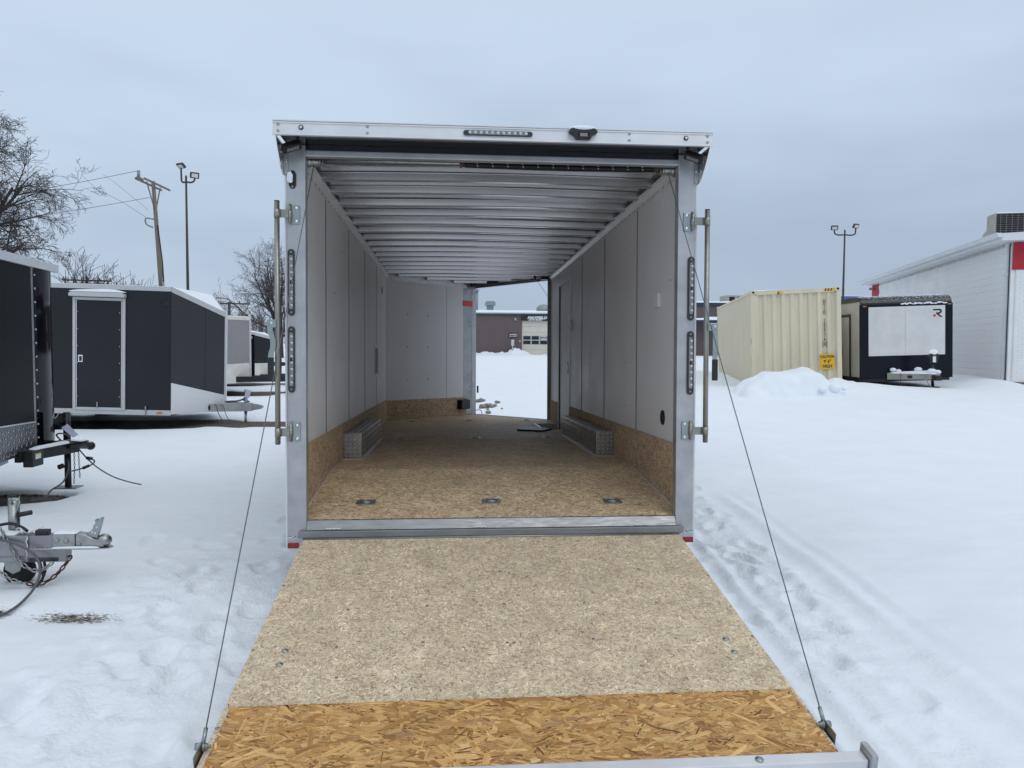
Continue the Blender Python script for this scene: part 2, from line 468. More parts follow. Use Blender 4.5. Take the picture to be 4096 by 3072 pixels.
MT = {}
def setup_materials():
    T = MT
    T['alu'] = M('brushed_aluminium', (0.45, 0.45, 0.455), 0.40, 0.75, 0.16, 5, 0.0, 200, rv=0.10)
    T['alu_sill'] = M('scuffed_aluminium', (0.27, 0.275, 0.285), 0.36, 0.85, 0.18, 4.5, 0.0, 150, rv=0.14, stretch=(1, 6, 6))
    T['alu_trim'] = M('bright_aluminium_trim', (0.70, 0.70, 0.71), 0.42, 0.35, 0.07, 6, 0.03, 150, rv=0.06)
    T['alu_cast'] = M('galvanised_steel', (0.37, 0.375, 0.36), 0.34, 0.9, 0.18, 22, 0.1, 120, rv=0.1)
    T['zinc'] = M('zinc_plated_steel', (0.33, 0.375, 0.37), 0.32, 0.85, 0.10, 14, 0.03, 90, rv=0.08)
    T['zinc_yel'] = M('yellow_zinc_steel', (0.31, 0.315, 0.27), 0.34, 0.85, 0.12, 12, 0.03, 90, rv=0.08)
    T['chrome'] = M('chrome', (0.85, 0.85, 0.87), 0.12, 1.0, 0.03, 6)
    T['bow'] = M('galvanised_roof_bow', (0.54, 0.53, 0.53), 0.24, 0.85, 0.08, 0.9, 0.0, 60)
    T['roofsheet'] = M('roof_underside', (0.55, 0.54, 0.54), 0.26, 0.8, 0.08, 0.7, 0.0, 20)
    T['wallpanel'] = M('white_wall_sheet', (0.70, 0.68, 0.67), 0.42, 0.0, 0.03, 1.6, 0.02, 30, rv=0.06, spec=0.45)
    T['doorpanel'] = M('grey_door_sheet', (0.52, 0.52, 0.53), 0.42, 0.0, 0.03, 2, 0.02, 30)
    T['black_gloss'] = M('black_gloss_paint', (0.004, 0.005, 0.008), 0.08, 0.0, 0.15, 2, 0.012, 4, spec=0.12)
    T['black_matt'] = M('black_sheet', (0.004, 0.004, 0.006), 0.35, 0.0, 0.15, 2, 0.01, 4, spec=0.05)
    T['black_soffit'] = M('black_prefinished_sheet', (0.012, 0.012, 0.015), 0.14, 0.0, 0.1, 2, 0.03, 5)
    T['black_plastic'] = M('black_plastic', (0.012, 0.012, 0.013), 0.45, 0.0, 0.1, 20, 0.05, 200)
    T['black_steel'] = M('black_painted_steel', (0.010, 0.010, 0.012), 0.38, 0.0, 0.15, 9, 0.05, 60)
    T['rubber'] = M('tyre_rubber', (0.014, 0.014, 0.015), 0.8, 0, 0.15, 20, 0.1, 80)
    T['cable'] = M('grey_cable', (0.10, 0.10, 0.11), 0.5, 0, 0.1, 20)
    T['wire'] = M('steel_wire_rope', (0.13, 0.135, 0.15), 0.5, 0.5, 0.2, 60)
    T['rust'] = M('rusty_chain', (0.10, 0.045, 0.030), 0.8, 0.2, 0.35, 50, 0.2, 200)
    T['red'] = M('red_sticker', (0.62, 0.025, 0.012), 0.45, 0, 0.08, 30)
    T['red_refl'] = M('red_reflector', (0.30, 0.008, 0.015), 0.22, 0, 0.1, 40)
    T['lens'] = M('clear_lens', (0.22, 0.225, 0.235), 0.16, 0.3, 0.35, 55, 0.25, 60)
    T['led'] = M('led_bead', (0.62, 0.62, 0.64), 0.10, 0.5, 0.2, 80)
    T['lamp_housing'] = M('lamp_housing', (0.035, 0.036, 0.039), 0.35, 0.2, 0.2, 40)
    T['black_cap'] = M('black_nose_cap', (0.003, 0.004, 0.007), 0.06, 0.0, 0.15, 2, 0.02, 3, spec=0.07)
    T['seam'] = M('dark_seam', (0.20, 0.20, 0.205), 0.6)
    T['alu_dull'] = M('dull_aluminium', (0.30, 0.30, 0.31), 0.38, 0.85, 0.16, 6, rv=0.1)
    T['black_navy'] = M('dark_navy_paint', (0.006, 0.008, 0.014), 0.2, 0, 0.15, 2, 0.01, 3, spec=0.18)
    T['charcoal'] = M('charcoal_sheet', (0.0135, 0.0145, 0.0185), 0.22, 0.0, 0.15, 0.9, 0.02, 2.2, spec=0.34)
    T['charcoal2'] = M('charcoal_nose_sheet', (0.034, 0.037, 0.042), 0.34, 0.0, 0.10, 0.9, 0.02, 3, spec=0.3)
    T['white_trim'] = M('white_painted_trim', (0.52, 0.53, 0.54), 0.4, 0.15, 0.06, 5, 0.02, 30)
    T['white_sheet'] = M('white_sheet', (0.64, 0.635, 0.62), 0.38, 0.0, 0.10, 1.8, 0.03, 5)
    T['cream_sheet'] = M('dirty_white_sheet', (0.66, 0.63, 0.58), 0.35, 0.1, 0.16, 2.2, 0.08, 4, rv=0.1)
    T['grey_sheet'] = M('mid_grey_sheet', (0.25, 0.24, 0.245), 0.4, 0.0, 0.06, 1.5, 0.02, 4)
    T['diamond'] = M('tread_plate', (0.40, 0.385, 0.37), 0.30, 0.95, 0.15, 12, 0.0, 60, rv=0.08)
    T['diamond_d'] = M('dark_tread_plate', (0.16, 0.17, 0.19), 0.34, 0.8, 0.2, 12, 0.05, 60)
    T['atp_white'] = M('bright_tread_sheet', (0.74, 0.74, 0.74), 0.34, 0.2, 0.06, 1.2, 0.03, 90)
    T['amber'] = M('amber_lens', (0.6, 0.16, 0.01), 0.2, 0, 0.1, 40)
    T['beige'] = M('container_paint', (0.66, 0.59, 0.44), 0.5, 0, 0.09, 2.2, 0.03, 12, spec=0.3, stretch=(1.6, 1.6, 0.22))
    T['black_ink'] = M('black_lettering', (0.015, 0.015, 0.016), 0.55, 0, 0.2, 40)
    T['yellow'] = M('yellow_decal', (0.75, 0.42, 0.01), 0.45, 0, 0.08, 20)
    T['white_ink'] = M('white_lettering', (0.72, 0.74, 0.76), 0.5, 0, 0.05, 40)
    T['wallpaint'] = M('white_wall_paint', (0.80, 0.80, 0.80), 0.65, 0, 0.07, 1.1, 0.12, 45, spec=0.25)
    T['mortar'] = M('painted_mortar', (0.60, 0.605, 0.61), 0.8, 0, 0.25, 3, 0.2, 60)
    T['redpaint'] = M('red_wall_paint', (0.42, 0.012, 0.03), 0.6, 0, 0.12, 3, 0.15, 40)
    T['eave'] = M('white_eave_metal', (0.68, 0.70, 0.73), 0.45, 0.1, 0.06, 2, 0.02, 10)
    T['brown'] = M('brown_steel_siding', (0.125, 0.092, 0.092), 0.5, 0, 0.08, 0.6, 0.02, 6)
    T['navy'] = M('navy_trim', (0.025, 0.045, 0.085), 0.45, 0, 0.1, 3)
    T['blue'] = M('blue_trim', (0.05, 0.12, 0.32), 0.45, 0, 0.1, 3)
    T['creamdoor'] = M('cream_overhead_door', (0.60, 0.57, 0.48), 0.5, 0, 0.05, 1)
    T['glass'] = M('dark_window_glass', (0.02, 0.03, 0.035), 0.06, 0, 0.2, 1.0)
    T['hvac'] = M('weathered_hvac_casing', (0.36, 0.35, 0.32), 0.6, 0.1, 0.12, 3, 0.05, 20)
    T['hvac_d'] = M('dark_condenser_coil', (0.012, 0.012, 0.013), 0.5, 0.3, 0.3, 9, 0.2, 40)
    T['galv'] = M('weathered_vent_metal', (0.26, 0.30, 0.31), 0.5, 0.4, 0.12, 2)
    T['wood_pole'] = M('weathered_pole_wood', (0.20, 0.175, 0.15), 0.85, 0, 0.30, 2.0, 0.3, 30, stretch=(6, 6, 0.5))
    T['plank'] = M('old_plank_wood', (0.15, 0.10, 0.07), 0.85, 0, 0.30, 6, 0.3, 30)
    T['lightpole'] = M('brown_painted_pole', (0.055, 0.045, 0.042), 0.5, 0.2, 0.3, 4, 0.05, 20)
    T['bark'] = M('grey_brown_bark', (0.060, 0.050, 0.046), 0.9, 0, 0.3, 5, 0.4, 20)
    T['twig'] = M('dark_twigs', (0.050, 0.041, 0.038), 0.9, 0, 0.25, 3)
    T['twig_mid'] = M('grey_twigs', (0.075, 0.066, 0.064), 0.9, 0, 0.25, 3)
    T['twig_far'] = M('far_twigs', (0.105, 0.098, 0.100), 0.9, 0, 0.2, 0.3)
    T['brick'] = M('bare_brick', (0.16, 0.11, 0.085), 0.85, 0, 0.4, 9, 0.3, 30)
    T['clod'] = M('frozen_dirt_clod', (0.22, 0.19, 0.16), 0.9, 0, 0.4, 14, 0.4, 60)
    T['tagcard'] = M('plastic_tag', (0.52, 0.52, 0.66), 0.2, 0, 0.1, 20)
    # snow lying on things
    T['snow'] = M('settled_snow', (0.82, 0.865, 0.905), 0.6, 0, 0.02, 3, 0.5, 26, spec=0.2)
    # strand boards
    pale = [(0.0, (0.27, 0.155, 0.095)), (1.0, (0.84, 0.73, 0.58)), (0.30, (0.50, 0.355, 0.245)), (0.45, (0.64, 0.505, 0.375)), (0.62, (0.73, 0.605, 0.465))]
    T['osb_ramp'] = osb('coated_strand_board', pale, 34, 105, None, 0.65, (0.20, 0.115, 0.07), warp=0.02, blotch=0.07, wst=0.34, wn2=1.0, n2=34, wg=0.6, grain=(170, 170), size_var=1.0, dash=(34, 230))
    flo = [(0.0, (0.19, 0.110, 0.062)), (1.0, (0.82, 0.64, 0.45)), (0.30, (0.43, 0.300, 0.19)), (0.55, (0.61, 0.455, 0.305))]
    T['osb_floor'] = osb('floor_strand_board', flo, 14, 60, None, 0.6, (0.14, 0.080, 0.045), angles=(0, 14, -12, 24, -22), warp=0.02, blotch=0.10, rough=0.6, wst=0.34, wn2=0.85, n2=22, wg=0.5, grain=(50, 160), size_var=1.0, dash=(16, 110), dashes=((0, .16), (12, .14), (-15, .14), (30, .1)))
    kic = [(0.0, (0.15, 0.085, 0.045)), (1.0, (0.74, 0.57, 0.39)), (0.30, (0.37, 0.25, 0.155)), (0.6, (0.56, 0.41, 0.265))]
    T['osb_kick'] = osb('kick_strand_board', kic, 26, 80, ('Y', 'Z'), 0.65, (0.12, 0.068, 0.036), warp=0.02, wst=0.36, wn2=1.0, n2=30, wg=0.5, grain=(150, 150), size_var=1.0)
    gold = [(0.0, (0.20, 0.10, 0.037)), (1.0, (0.80, 0.53, 0.25)), (0.5, (0.50, 0.29, 0.115))]
    T['osb_gold'] = osb('raw_strand_board', gold, 8.0, 60, None, 0.0, angles=(2, -12, 18, 38, -33), warp=0.004, blotch=0.09, rough=0.6, wst=0.4, wn2=0.4, n2=16, wg=0.6, grain=(14, 190))
    T['gold_strand'] = strand_mat('raw_wood_strands', 14, 190, amt=0.42)
    T['pale_strand'] = strand_mat('coated_wood_flakes', 45, 160, amt=0.32, bs=8.0, blo=(0.80, 1.13))
    T['floor_strand'] = strand_mat('worn_wood_flakes', 30, 130, amt=0.34, bs=5.0, blo=(0.84, 1.12))
setup_materials()
# ------------------------------------------------------------------ ground
RNG = np.random.default_rng(11)
LAT = RNG.random((256, 256))
def vnoise(x, y, sc, ox=0.0):
    x = x * sc + ox; y = y * sc + ox * 1.7
    xi = np.floor(x).astype(int); yi = np.floor(y).astype(int)
    fx = x - xi; fy = y - yi
    fx = fx * fx * fx * (fx * (fx * 6 - 15) + 10); fy = fy * fy * fy * (fy * (fy * 6 - 15) + 10)
    a = LAT[xi % 256, yi % 256]; b = LAT[(xi + 1) % 256, yi % 256]
    c = LAT[xi % 256, (yi + 1) % 256]; d = LAT[(xi + 1) % 256, (yi + 1) % 256]
    return (a * (1 - fx) + b * fx) * (1 - fy) + (c * (1 - fx) + d * fx) * fy - 0.5
def fbm(x, y, sc, octv=4, ox=0.0, gain=0.5):
    s = 0; a = 1
    for i in range(octv):
        s = s + a * vnoise(x, y, sc * 2 ** i, ox + 17.3 * i); a *= gain
    return s
def sstep(t):
    t = np.clip(t, 0, 1); return t * t * (3 - 2 * t)
def ground_h(x, y):
    x = np.asarray(x, float); y = np.asarray(y, float)
    hl = np.interp(y, [2, 8, 13, 20, 40, 90], [0, -0.10, -0.10, 0.08, 0.42, 0.5])
    hr = np.interp(y, [4, 10, 16, 24, 90], [0, 0.17, 0.38, 0.45, 0.5])
    b = sstep((x + 2.5) / 5)
    return hl * (1 - b) + hr * b
def gh(x, y): return float(ground_h(x, y))

BARE = [(-6.9, 11.55, 3.4, 0.95, 0.0), (-4.2, 11.1, 0.9, 0.35, 0.2), (-4.95, 3.55, 0.62, 0.42, 0.1), (-5.6, 3.2, 1.2, 0.6, 0.2),
        (-7.2, 19.3, 1.6, 0.8, 0.0), (-6.3, 20.2, 2.2, 0.55, 0), (-8, 23.6, 2.2, 0.9, 0), (0, 3.4, 1.1, 3.6, 0), (12.9, 19.5, 1.3, 3.2, -0.16)]
DIRT = [(-2.47, -0.235, 0.36, 0.12, -0.10), (-2.96, -0.16, 0.17, 0.10, -0.1), (0.6, 12.7, 0.25, 0.35, 0.2)]
FEET = [(-3.892, 4.297, .4), (-3.836, 3.843, .5), (-3.629, 5.116, .3), (-3.4, 5.75, .4), (-3.25, 6.4, .2), (-2.693, 1.521, .5), (-2.4, .883, .6), (-2.043, .544, .9), (-2.0, -.175, .7), (-1.896, -.371, .8),
        (-3.899, 2.484, .3), (-2.16, -1.312, 1.0), (-2.171, -1.43, .9), (-1.764, -.825, .9), (-1.889, -.959, .8), (-1.581, -.555, .8), (-1.454, -1.706, .6), (-1.808, -1.588, .6), (-1.429, -.148, .8), (-1.9, .253, .9),
        (-1.62, .75, .7), (-1.55, 1.5, .6), (-1.75, 2.2, .5), (-1.6, -1.1, .9), (-1.35, -.9, .8),
        (2.445, 3.49, .5), (2.097, 1.824, .9), (2.187, 1.179, .9), (1.831, .475, .9), (2.067, .042, 1.0), (1.937, -.165, .9), (1.494, -.492, .6), (1.891, -.593, .8), (1.677, -1.018, .8), (1.75, 1.3, .8), (1.95, .8, .9), (2.2, 2.4, .7), (1.6, -.1, .6), (1.85, -1.5, .6), (4.4, 5.3, .3), (6.2, 6.0, .3), (7.5, 6.6, .3)]
def grid_axis(a, b, st, ratio, far):
    m = list(np.arange(a, b + 1e-6, st))
    s = st; lo = []; p = a
    while p > -far:
        s *= ratio; p -= s; lo.append(p)
    s = st; hi = []; p = b
    while p < far:
        s *= ratio; p += s; hi.append(p)
    return np.array(lo[::-1] + m + hi)
def build_ground():
    xs = grid_axis(-4.6, 4.2, 0.026, 1.06, 3000); ys = grid_axis(-2.6, 5.2, 0.026, 1.06, 3000)
    X, Y = np.meshgrid(xs, ys, indexing='xy')
    Z = ground_h(X, Y)
    near = 1 - sstep((np.hypot(X, Y - 2) - 25) / 60)
    Z = Z + near * (0.07 * fbm(X, Y, 0.16, 3) + 0.035 * fbm(X, Y * 1.4, 0.9, 3, 5.0))
    # wind-packed crust, finer close by
    close = 1 - sstep((np.hypot(X, Y) - 7) / 6)
    Z = Z + close * 0.008 * fbm(X, Y * 2.0, 3.2, 4, 9.0)
    # trodden strips beside the ramp
    tl = sstep((X + 2.6) / 0.5) * sstep((-0.95 - X) / 0.3) * sstep((1.9 - Y) / 1.5)
    cx = 1.85 + 0.10 * (Y - 0)          # strip right of the ramp, beside the tyre tracks
    tr = np.exp(-((X - cx) / 0.42) ** 2) * sstep((4.4 - Y) / 1.5) * sstep((X - 1.25) / 0.25)
    n1 = fbm(X, Y, 9.0, 3, 31.0, 0.6)
    n2 = np.abs(fbm(X, Y, 6.0, 4, 77.0))
    n3 = fbm(X, Y, 2.2, 3, 55.0)
    trod = np.clip(tl * (0.55 + 0.9 * n3) + tr * (0.8 + 0.8 * n3), 0, 1)
    Z = Z + trod * (0.020 * n1 - 0.020 * n2) - tr * 0.010
    for cx0, w, d in ((1.36, 0.045, 0.020), (1.52, 0.05, 0.022), (1.68, 0.045, 0.020), (2.20, 0.09, 0.026), (2.42, 0.06, 0.016)):
        c = cx0 + 0.085 * (Y + 0.5) + 0.04 * np.sin(Y * 0.9)
        t = (X - c) / w
        amp = sstep((3.6 - Y) / 1.2) * sstep((Y + 4.2) / 1.0) * (0.55 + 0.9 * (vnoise(X * 0.3, Y, 1.1, 3.0) + 0.3))
        Z = Z - d * amp * np.exp(-t ** 2) + 0.4 * d * amp * np.exp(-((np.abs(t) - 1.7) / 0.6) ** 2)
    rs = random.Random(4)
    fl = list(FEET)
    for i in range(14):                  # more, blurred, older prints in the strips
        fl.append((rs.uniform(-2.3, -1.15), rs.uniform(-1.9, 1.6), rs.uniform(.25, .55)))
        fl.append((1.85 + rs.gauss(0, .28), rs.uniform(-1.9, 3.2), rs.uniform(.3, .6)))
    for (fx, fy, k) in fl:
        if abs(fx) < 1.22: continue
        a = rs.uniform(-0.6, 0.6) + (0.5 if fx < 0 else 0.2)
        sel = (np.abs(X - fx) < 0.45) & (np.abs(Y - fy) < 0.45)
        if not sel.any(): continue
        x = X[sel] - fx; y = Y[sel] - fy
        px = x * math.cos(a) + y * math.sin(a); py = -x * math.sin(a) + y * math.cos(a)
        q = np.sqrt((px / 0.075) ** 2 + (py / 0.16) ** 2) + 0.55 * fbm(X[sel], Y[sel], 9.0, 3, 3.0 + fx)
        Z[sel] += 0.75 * k * (-0.042 * (1 - sstep((q - 0.80) / 0.22)) + 0.016 * np.exp(-((q - 1.35) / 0.28) ** 2))
    # clods of kicked-up snow
    for i in range(150):
        if i % 2: fx, fy = rs.uniform(-2.4, -1.25), rs.uniform(-2.0, 2.0)
        else: fx, fy = 1.9 + rs.gauss(0, .3), rs.uniform(-2.0, 3.0)
        if abs(fx) < 1.25: continue
        r = rs.uniform(0.015, 0.05)
        sel = (np.abs(X - fx) < 0.12) & (np.abs(Y - fy) < 0.12)
        q = np.hypot(X[sel] - fx, (Y[sel] - fy) * rs.uniform(.7, 1.4)) / r
        Z[sel] += r * 0.45 * np.exp(-q ** 2.5)
    # drifts by the container and the white building
    Z = Z + 0.32 * np.exp(-((X - 12.6) / 1.5) ** 2 - ((Y - 15.1) / 0.8) ** 2) * 0.35
    Z = Z + 0.30 * np.exp(-((X - 10.6) / 1.3) ** 2 - ((Y - 15.0) / 0.9) ** 2)
    Z = Z + 0.26 * np.exp(-(((X - 15.6) - 0.306 * (Y - 16)) / 0.8) ** 2) * sstep((Y - 13.5) / 2) * sstep((34 - Y) / 4)
    bare = np.zeros_like(X)
    for (cx0, cy0, rx, ry, a) in BARE:
        x = X - cx0; y = Y - cy0
        px = x * math.cos(a) + y * math.sin(a); py = -x * math.sin(a) + y * math.cos(a)
        q = np.sqrt((px / rx) ** 2 + (py / ry) ** 2)
        b = sstep((1.12 - q + 0.12 * fbm(X, Y, 2.2, 3)) / 0.22)
        bare = np.maximum(bare, b)
    Z = Z - 0.07 * bare
    dirt = np.zeros_like(X)
    for (cx0, cy0, rx, ry, a) in DIRT:
        x = X - cx0; y = Y - cy0
        px = x * math.cos(a) + y * math.sin(a); py = -x * math.sin(a) + y * math.cos(a)
        q = np.sqrt((px / rx) ** 2 + (py / ry) ** 2)
        dirt = np.maximum(dirt, np.exp(-q ** 2 * 0.9))
    Z = Z - 0.02 * dirt
    ny, nx = X.shape
    me = bpy.data.meshes.new('ground')
    me.vertices.add(nx * ny)
    me.vertices.foreach_set('co', np.stack([X, Y, Z], -1).astype(np.float32).ravel())
    i = (np.arange(ny - 1)[:, None] * nx + np.arange(nx - 1)[None, :]).ravel()
    q = np.stack([i, i + 1, i + nx + 1, i + nx], -1).astype(np.int32)
    me.loops.add(q.size); me.loops.foreach_set('vertex_index', q.ravel())
    me.polygons.add(len(q)); me.polygons.foreach_set('loop_start', np.arange(0, q.size, 4, dtype=np.int32))
    me.polygons.foreach_set('use_smooth', np.ones(len(q), bool))
    at = me.attributes.new('bare', 'FLOAT', 'POINT'); at.data.foreach_set('value', bare.ravel().astype(np.float32))
    at = me.attributes.new('trod', 'FLOAT', 'POINT'); at.data.foreach_set('value', trod.ravel().astype(np.float32))
    at = me.attributes.new('dirt', 'FLOAT', 'POINT'); at.data.foreach_set('value', dirt.ravel().astype(np.float32))
    me.update(calc_edges=True); me.validate()
    m, N, Lk, B = newmat('snow_over_gravel')
    co = coords(N, Lk)
    def tex(kind, sc, det=4, **kw):
        t = N.new('ShaderNodeTexNoise'); t.inputs['Scale'].default_value = sc; t.inputs['Detail'].default_value = det
        Lk.new(co, t.inputs['Vector']); return t.outputs['Fac']
    def ramp(src, a, b, ca=(0, 0, 0, 1), cb=(1, 1, 1, 1)):
        r = N.new('ShaderNodeValToRGB'); r.color_ramp.elements[0].position = a; r.color_ramp.elements[1].position = b
        r.color_ramp.elements[0].color = ca; r.color_ramp.elements[1].color = cb
        Lk.new(src, r.inputs[0]); return r.outputs[0]
    def math2(op, a, b):
        n = N.new('ShaderNodeMath'); n.operation = op
        for s_, v in ((0, a), (1, b)):
            if isinstance(v, (int, float)): n.inputs[s_].default_value = v
            else: Lk.new(v, n.inputs[s_])
        return n.outputs[0]
    ab = N.new('ShaderNodeAttribute'); ab.attribute_name = 'bare'
    ad = N.new('ShaderNodeAttribute'); ad.attribute_name = 'dirt'
    snow = ramp(tex('n', 1.3, 6), 0.3, 0.7, (0.80, 0.845, 0.89, 1), (0.84, 0.88, 0.92, 1))
    # gravel and dead grass
    gv = N.new('ShaderNodeTexVoronoi'); gv.inputs['Scale'].default_value = 55; Lk.new(co, gv.inputs['Vector'])
    gcol = ramp(gv.outputs['Color'], 0.15, 0.9, (0.030, 0.023, 0.018, 1), (0.20, 0.165, 0.13, 1))
    mp = N.new('ShaderNodeMapping'); mp.inputs['Scale'].default_value = (1.0, 2.6, 1.0); Lk.new(co, mp.inputs[0])
    fine = N.new('ShaderNodeTexNoise'); fine.inputs['Scale'].default_value = 34; fine.inputs['Detail'].default_value = 7; fine.inputs['Roughness'].default_value = 0.75
    Lk.new(mp.outputs[0], fine.inputs['Vector'])
    m1 = math2('ADD', ab.outputs['Fac'], math2('MULTIPLY', math2('SUBTRACT', fine.outputs['Fac'], 0.5), 0.9))
    k1 = ramp(m1, 0.50, 0.66)
    m2 = math2('ADD', math2('MULTIPLY', ad.outputs['Fac'], 0.62), math2('MULTIPLY', math2('SUBTRACT', fine.outputs['Fac'], 0.5), 1.6))
    k2 = ramp(m2, 0.44, 0.54)
    # specks of grit here and there
    vo = N.new('ShaderNodeTexVoronoi'); vo.inputs['Scale'].default_value = 3.2; Lk.new(co, vo.inputs['Vector'])
    sp = N.new('ShaderNodeSeparateColor'); Lk.new(vo.outputs['Color'], sp.inputs[0])
    k3 = math2('MULTIPLY', math2('LESS_THAN', vo.outputs['Distance'], math2('MULTIPLY', sp.outputs[0], 0.022)), 0.75)
    km = math2('MAXIMUM', math2('MAXIMUM', k1, k2), k3)
    mx = N.new('ShaderNodeMix'); mx.data_type = 'RGBA'
    Lk.new(km, mx.inputs[0]); Lk.new(snow, mx.inputs[6]); Lk.new(gcol, mx.inputs[7])
    Lk.new(mx.outputs[2], B.inputs['Base Color'])
    B.inputs['Roughness'].default_value = 0.7
    B.inputs['Specular IOR Level'].default_value = 0.15
    b1 = N.new('ShaderNodeBump'); b1.inputs['Strength'].default_value = 0.5; b1.inputs['Distance'].default_value = 0.012
    at_ = N.new('ShaderNodeAttribute'); at_.attribute_name = 'trod'
    crumb = math2('MULTIPLY', math2('MULTIPLY', tex('n', 42, 6), at_.outputs['Fac']), 2.6)
    hh = math2('ADD', math2('ADD', math2('MULTIPLY', tex('n', 14, 5), 0.8), math2('MULTIPLY', tex('n', 170, 3), 0.45)), crumb)
    Lk.new(hh, b1.inputs['Height']); Lk.new(b1.outputs[0], B.inputs['Normal'])
    me.materials.append(m)
    o = link('ground', me)
    tag(o, kind='structure')
build_ground()
# ------------------------------------------------------------------ the open trailer in the middle
FZ, TILT = 0.48, 0.0257
TR = empty('cargo_trailer', (0, 0, FZ), (-TILT, 0, 0))
tag(TR, 'open aluminium enclosed trailer with lowered rear ramp, seen straight inside', 'trailer')
T = MT
BF = 0.139                      # main floor above the rear sill; the tail slopes down to it
WI, LC = 1.24, 6.64             # inner half width, length to the nose corner
NT = (0.117, 8.04)              # nose tip
ZC = 2.295                      # underside of the bows at the walls
def part(name, mb, mat, parent=None, bevel=0, seg=2):
    return mb.build(name, T[mat] if isinstance(mat, str) else mat, parent or TR, bevel, seg)

def floorz(y): return BF * min(1, max(0, y / 1.37))
# floor boards: tail and three main sheets, then the nose piece
FB = [None, None, None]
FB[0] = part('floor_board', MB().slab([(-WI, 0.012, 0.0), (WI, 0.012, 0.0), (WI, 1.368, BF), (-WI, 1.368, BF)], 0.02), 'osb_floor')
for y0, y1 in ((1.372, 2.60), (2.603, 3.82), (3.823, 5.04), (5.043, 6.26)):
    if y0 > 5:
        part('floor_board', MB().slab([(-WI, y0, BF), (0.93, y0, BF), (0.93, y1, BF), (-WI, y1, BF)], 0.02), 'osb_floor')
    elif y0 > 3.8:
        part('floor_board', MB().slab([(-WI, y0, BF), (WI, y0, BF), (WI, 4.98, BF), (0.93, 4.98, BF), (0.93, y1, BF), (-WI, y1, BF)], 0.02), 'osb_floor')
    else:
        FB[1 if y0 < 2 else 2] = part('floor_board', MB().slab([(-WI, y0, BF), (WI, y0, BF), (WI, y1, BF), (-WI, y1, BF)], 0.02), 'osb_floor')
part('floor_board', MB().slab([(-WI, 6.263, BF), (WI, 6.263, BF), (WI, LC, BF), (NT[0], NT[1], BF), (-WI, LC, BF)], 0.02), 'osb_floor')
part('floor_board', MB().slab([(0.932, 5.98, BF), (WI, 5.98, BF), (WI, 6.26, BF), (0.932, 6.26, BF)], 0.02), 'osb_floor')
part('chassis_frame', MB().box(-WI, WI, 0.05, 6.5, -0.17, -0.05).box(-0.5, -0.4, 1, 9.6, -0.2, -0.09).box(0.4, 0.5, 1, 9.6, -0.2, -0.09), 'black_steel')
FT = mix_tints([(0.165, 0.091, 0.044), (0.824, 0.633, 0.404), (0.742, 0.551, 0.342), (0.618, 0.448, 0.271), (0.494, 0.345, 0.199), (0.875, 0.695, 0.456)], [0.12, 0.30, 0.26, 0.17, 0.08, 0.07])
FA = lambda rg, n: np.where(rg.random(n) < 0.6, rg.normal(0, 0.5, n), rg.uniform(0, PI, n))
for (ya, yz, nf, sd_) in ((0.014, 1.366, 26000, 1), (1.374, 2.598, 18000, 2), (2.605, 3.818, 11000, 3)):
    strands('wood_flakes', FB[0 if ya < 1 else 1 if ya < 2 else 2], Matrix.Identity(4), (-WI + 0.013, WI - 0.013, ya, yz), nf, (0.014, 0.07), (0.004, 0.018), FA, FT, 0.0001, 0.0006, T['floor_strand'], sd_, lambda Y: BF * np.clip(Y / 1.37, 0, 1))
# step well by the side door, its tread plate floor and edge trim
def tread(mb, o, ux, uy, w, h, pitch=0.042, L=0.026, W=0.0065, H=0.0022):
    """raised tread bars on a rectangle (o + ux*w + uy*h), alternating by +-45 degrees"""
    o = Vector(o); ux = Vector(ux); uy = Vector(uy); n = ux.cross(uy)
    ni, nj = max(1, int(w / pitch)), max(1, int(h / pitch))
    for i in range(ni):
        for j in range(nj):
            c = o + ux * (w * (i + 0.5) / ni) + uy * (h * (j + 0.5) / nj)
            s = 1 if (i + j) % 2 else -1
            a = (ux + uy * s).normalized(); b = n.cross(a)
            p = [c + a * L / 2, c + b * W / 2, c - a * L / 2, c - b * W / 2]
            t1, t2 = c + a * L * 0.28 + n * H, c - a * L * 0.28 + n * H
            mb.add(p + [t1, t2], [(0, 1, 4), (1, 2, 5, 4), (2, 3, 5), (3, 0, 4, 5)])
    return mb
sw = part('step_well', MB().box(0.94, WI, 4.99, 5.97, 0.015, 0.02).box(0.935, 0.94, 4.985, 5.975, 0.015, BF - 0.003).box(0.94, WI, 5.972, 5.977, 0.015, BF - 0.003).box(0.94, WI, 4.983, 4.988, 0.015, BF - 0.003), 'diamond')
o = part('tread_pattern', tread(tread(MB(), (0.945, 5.0, 0.0202), (1, 0, 0), (0, 1, 0), 0.29, 0.95), (0.945, 5.971, 0.02), (1, 0, 0), (0, 0, 1), 0.29, 0.115), 'diamond', sw)
tag(o, kind='stuff')
part('edge_trim', MB().box(0.905, 0.935, 4.96, 5.99, BF + 0.001, BF + 0.005).box(0.935, WI, 5.965, 5.99, BF + 0.001, BF + 0.005), 'alu_trim', sw)
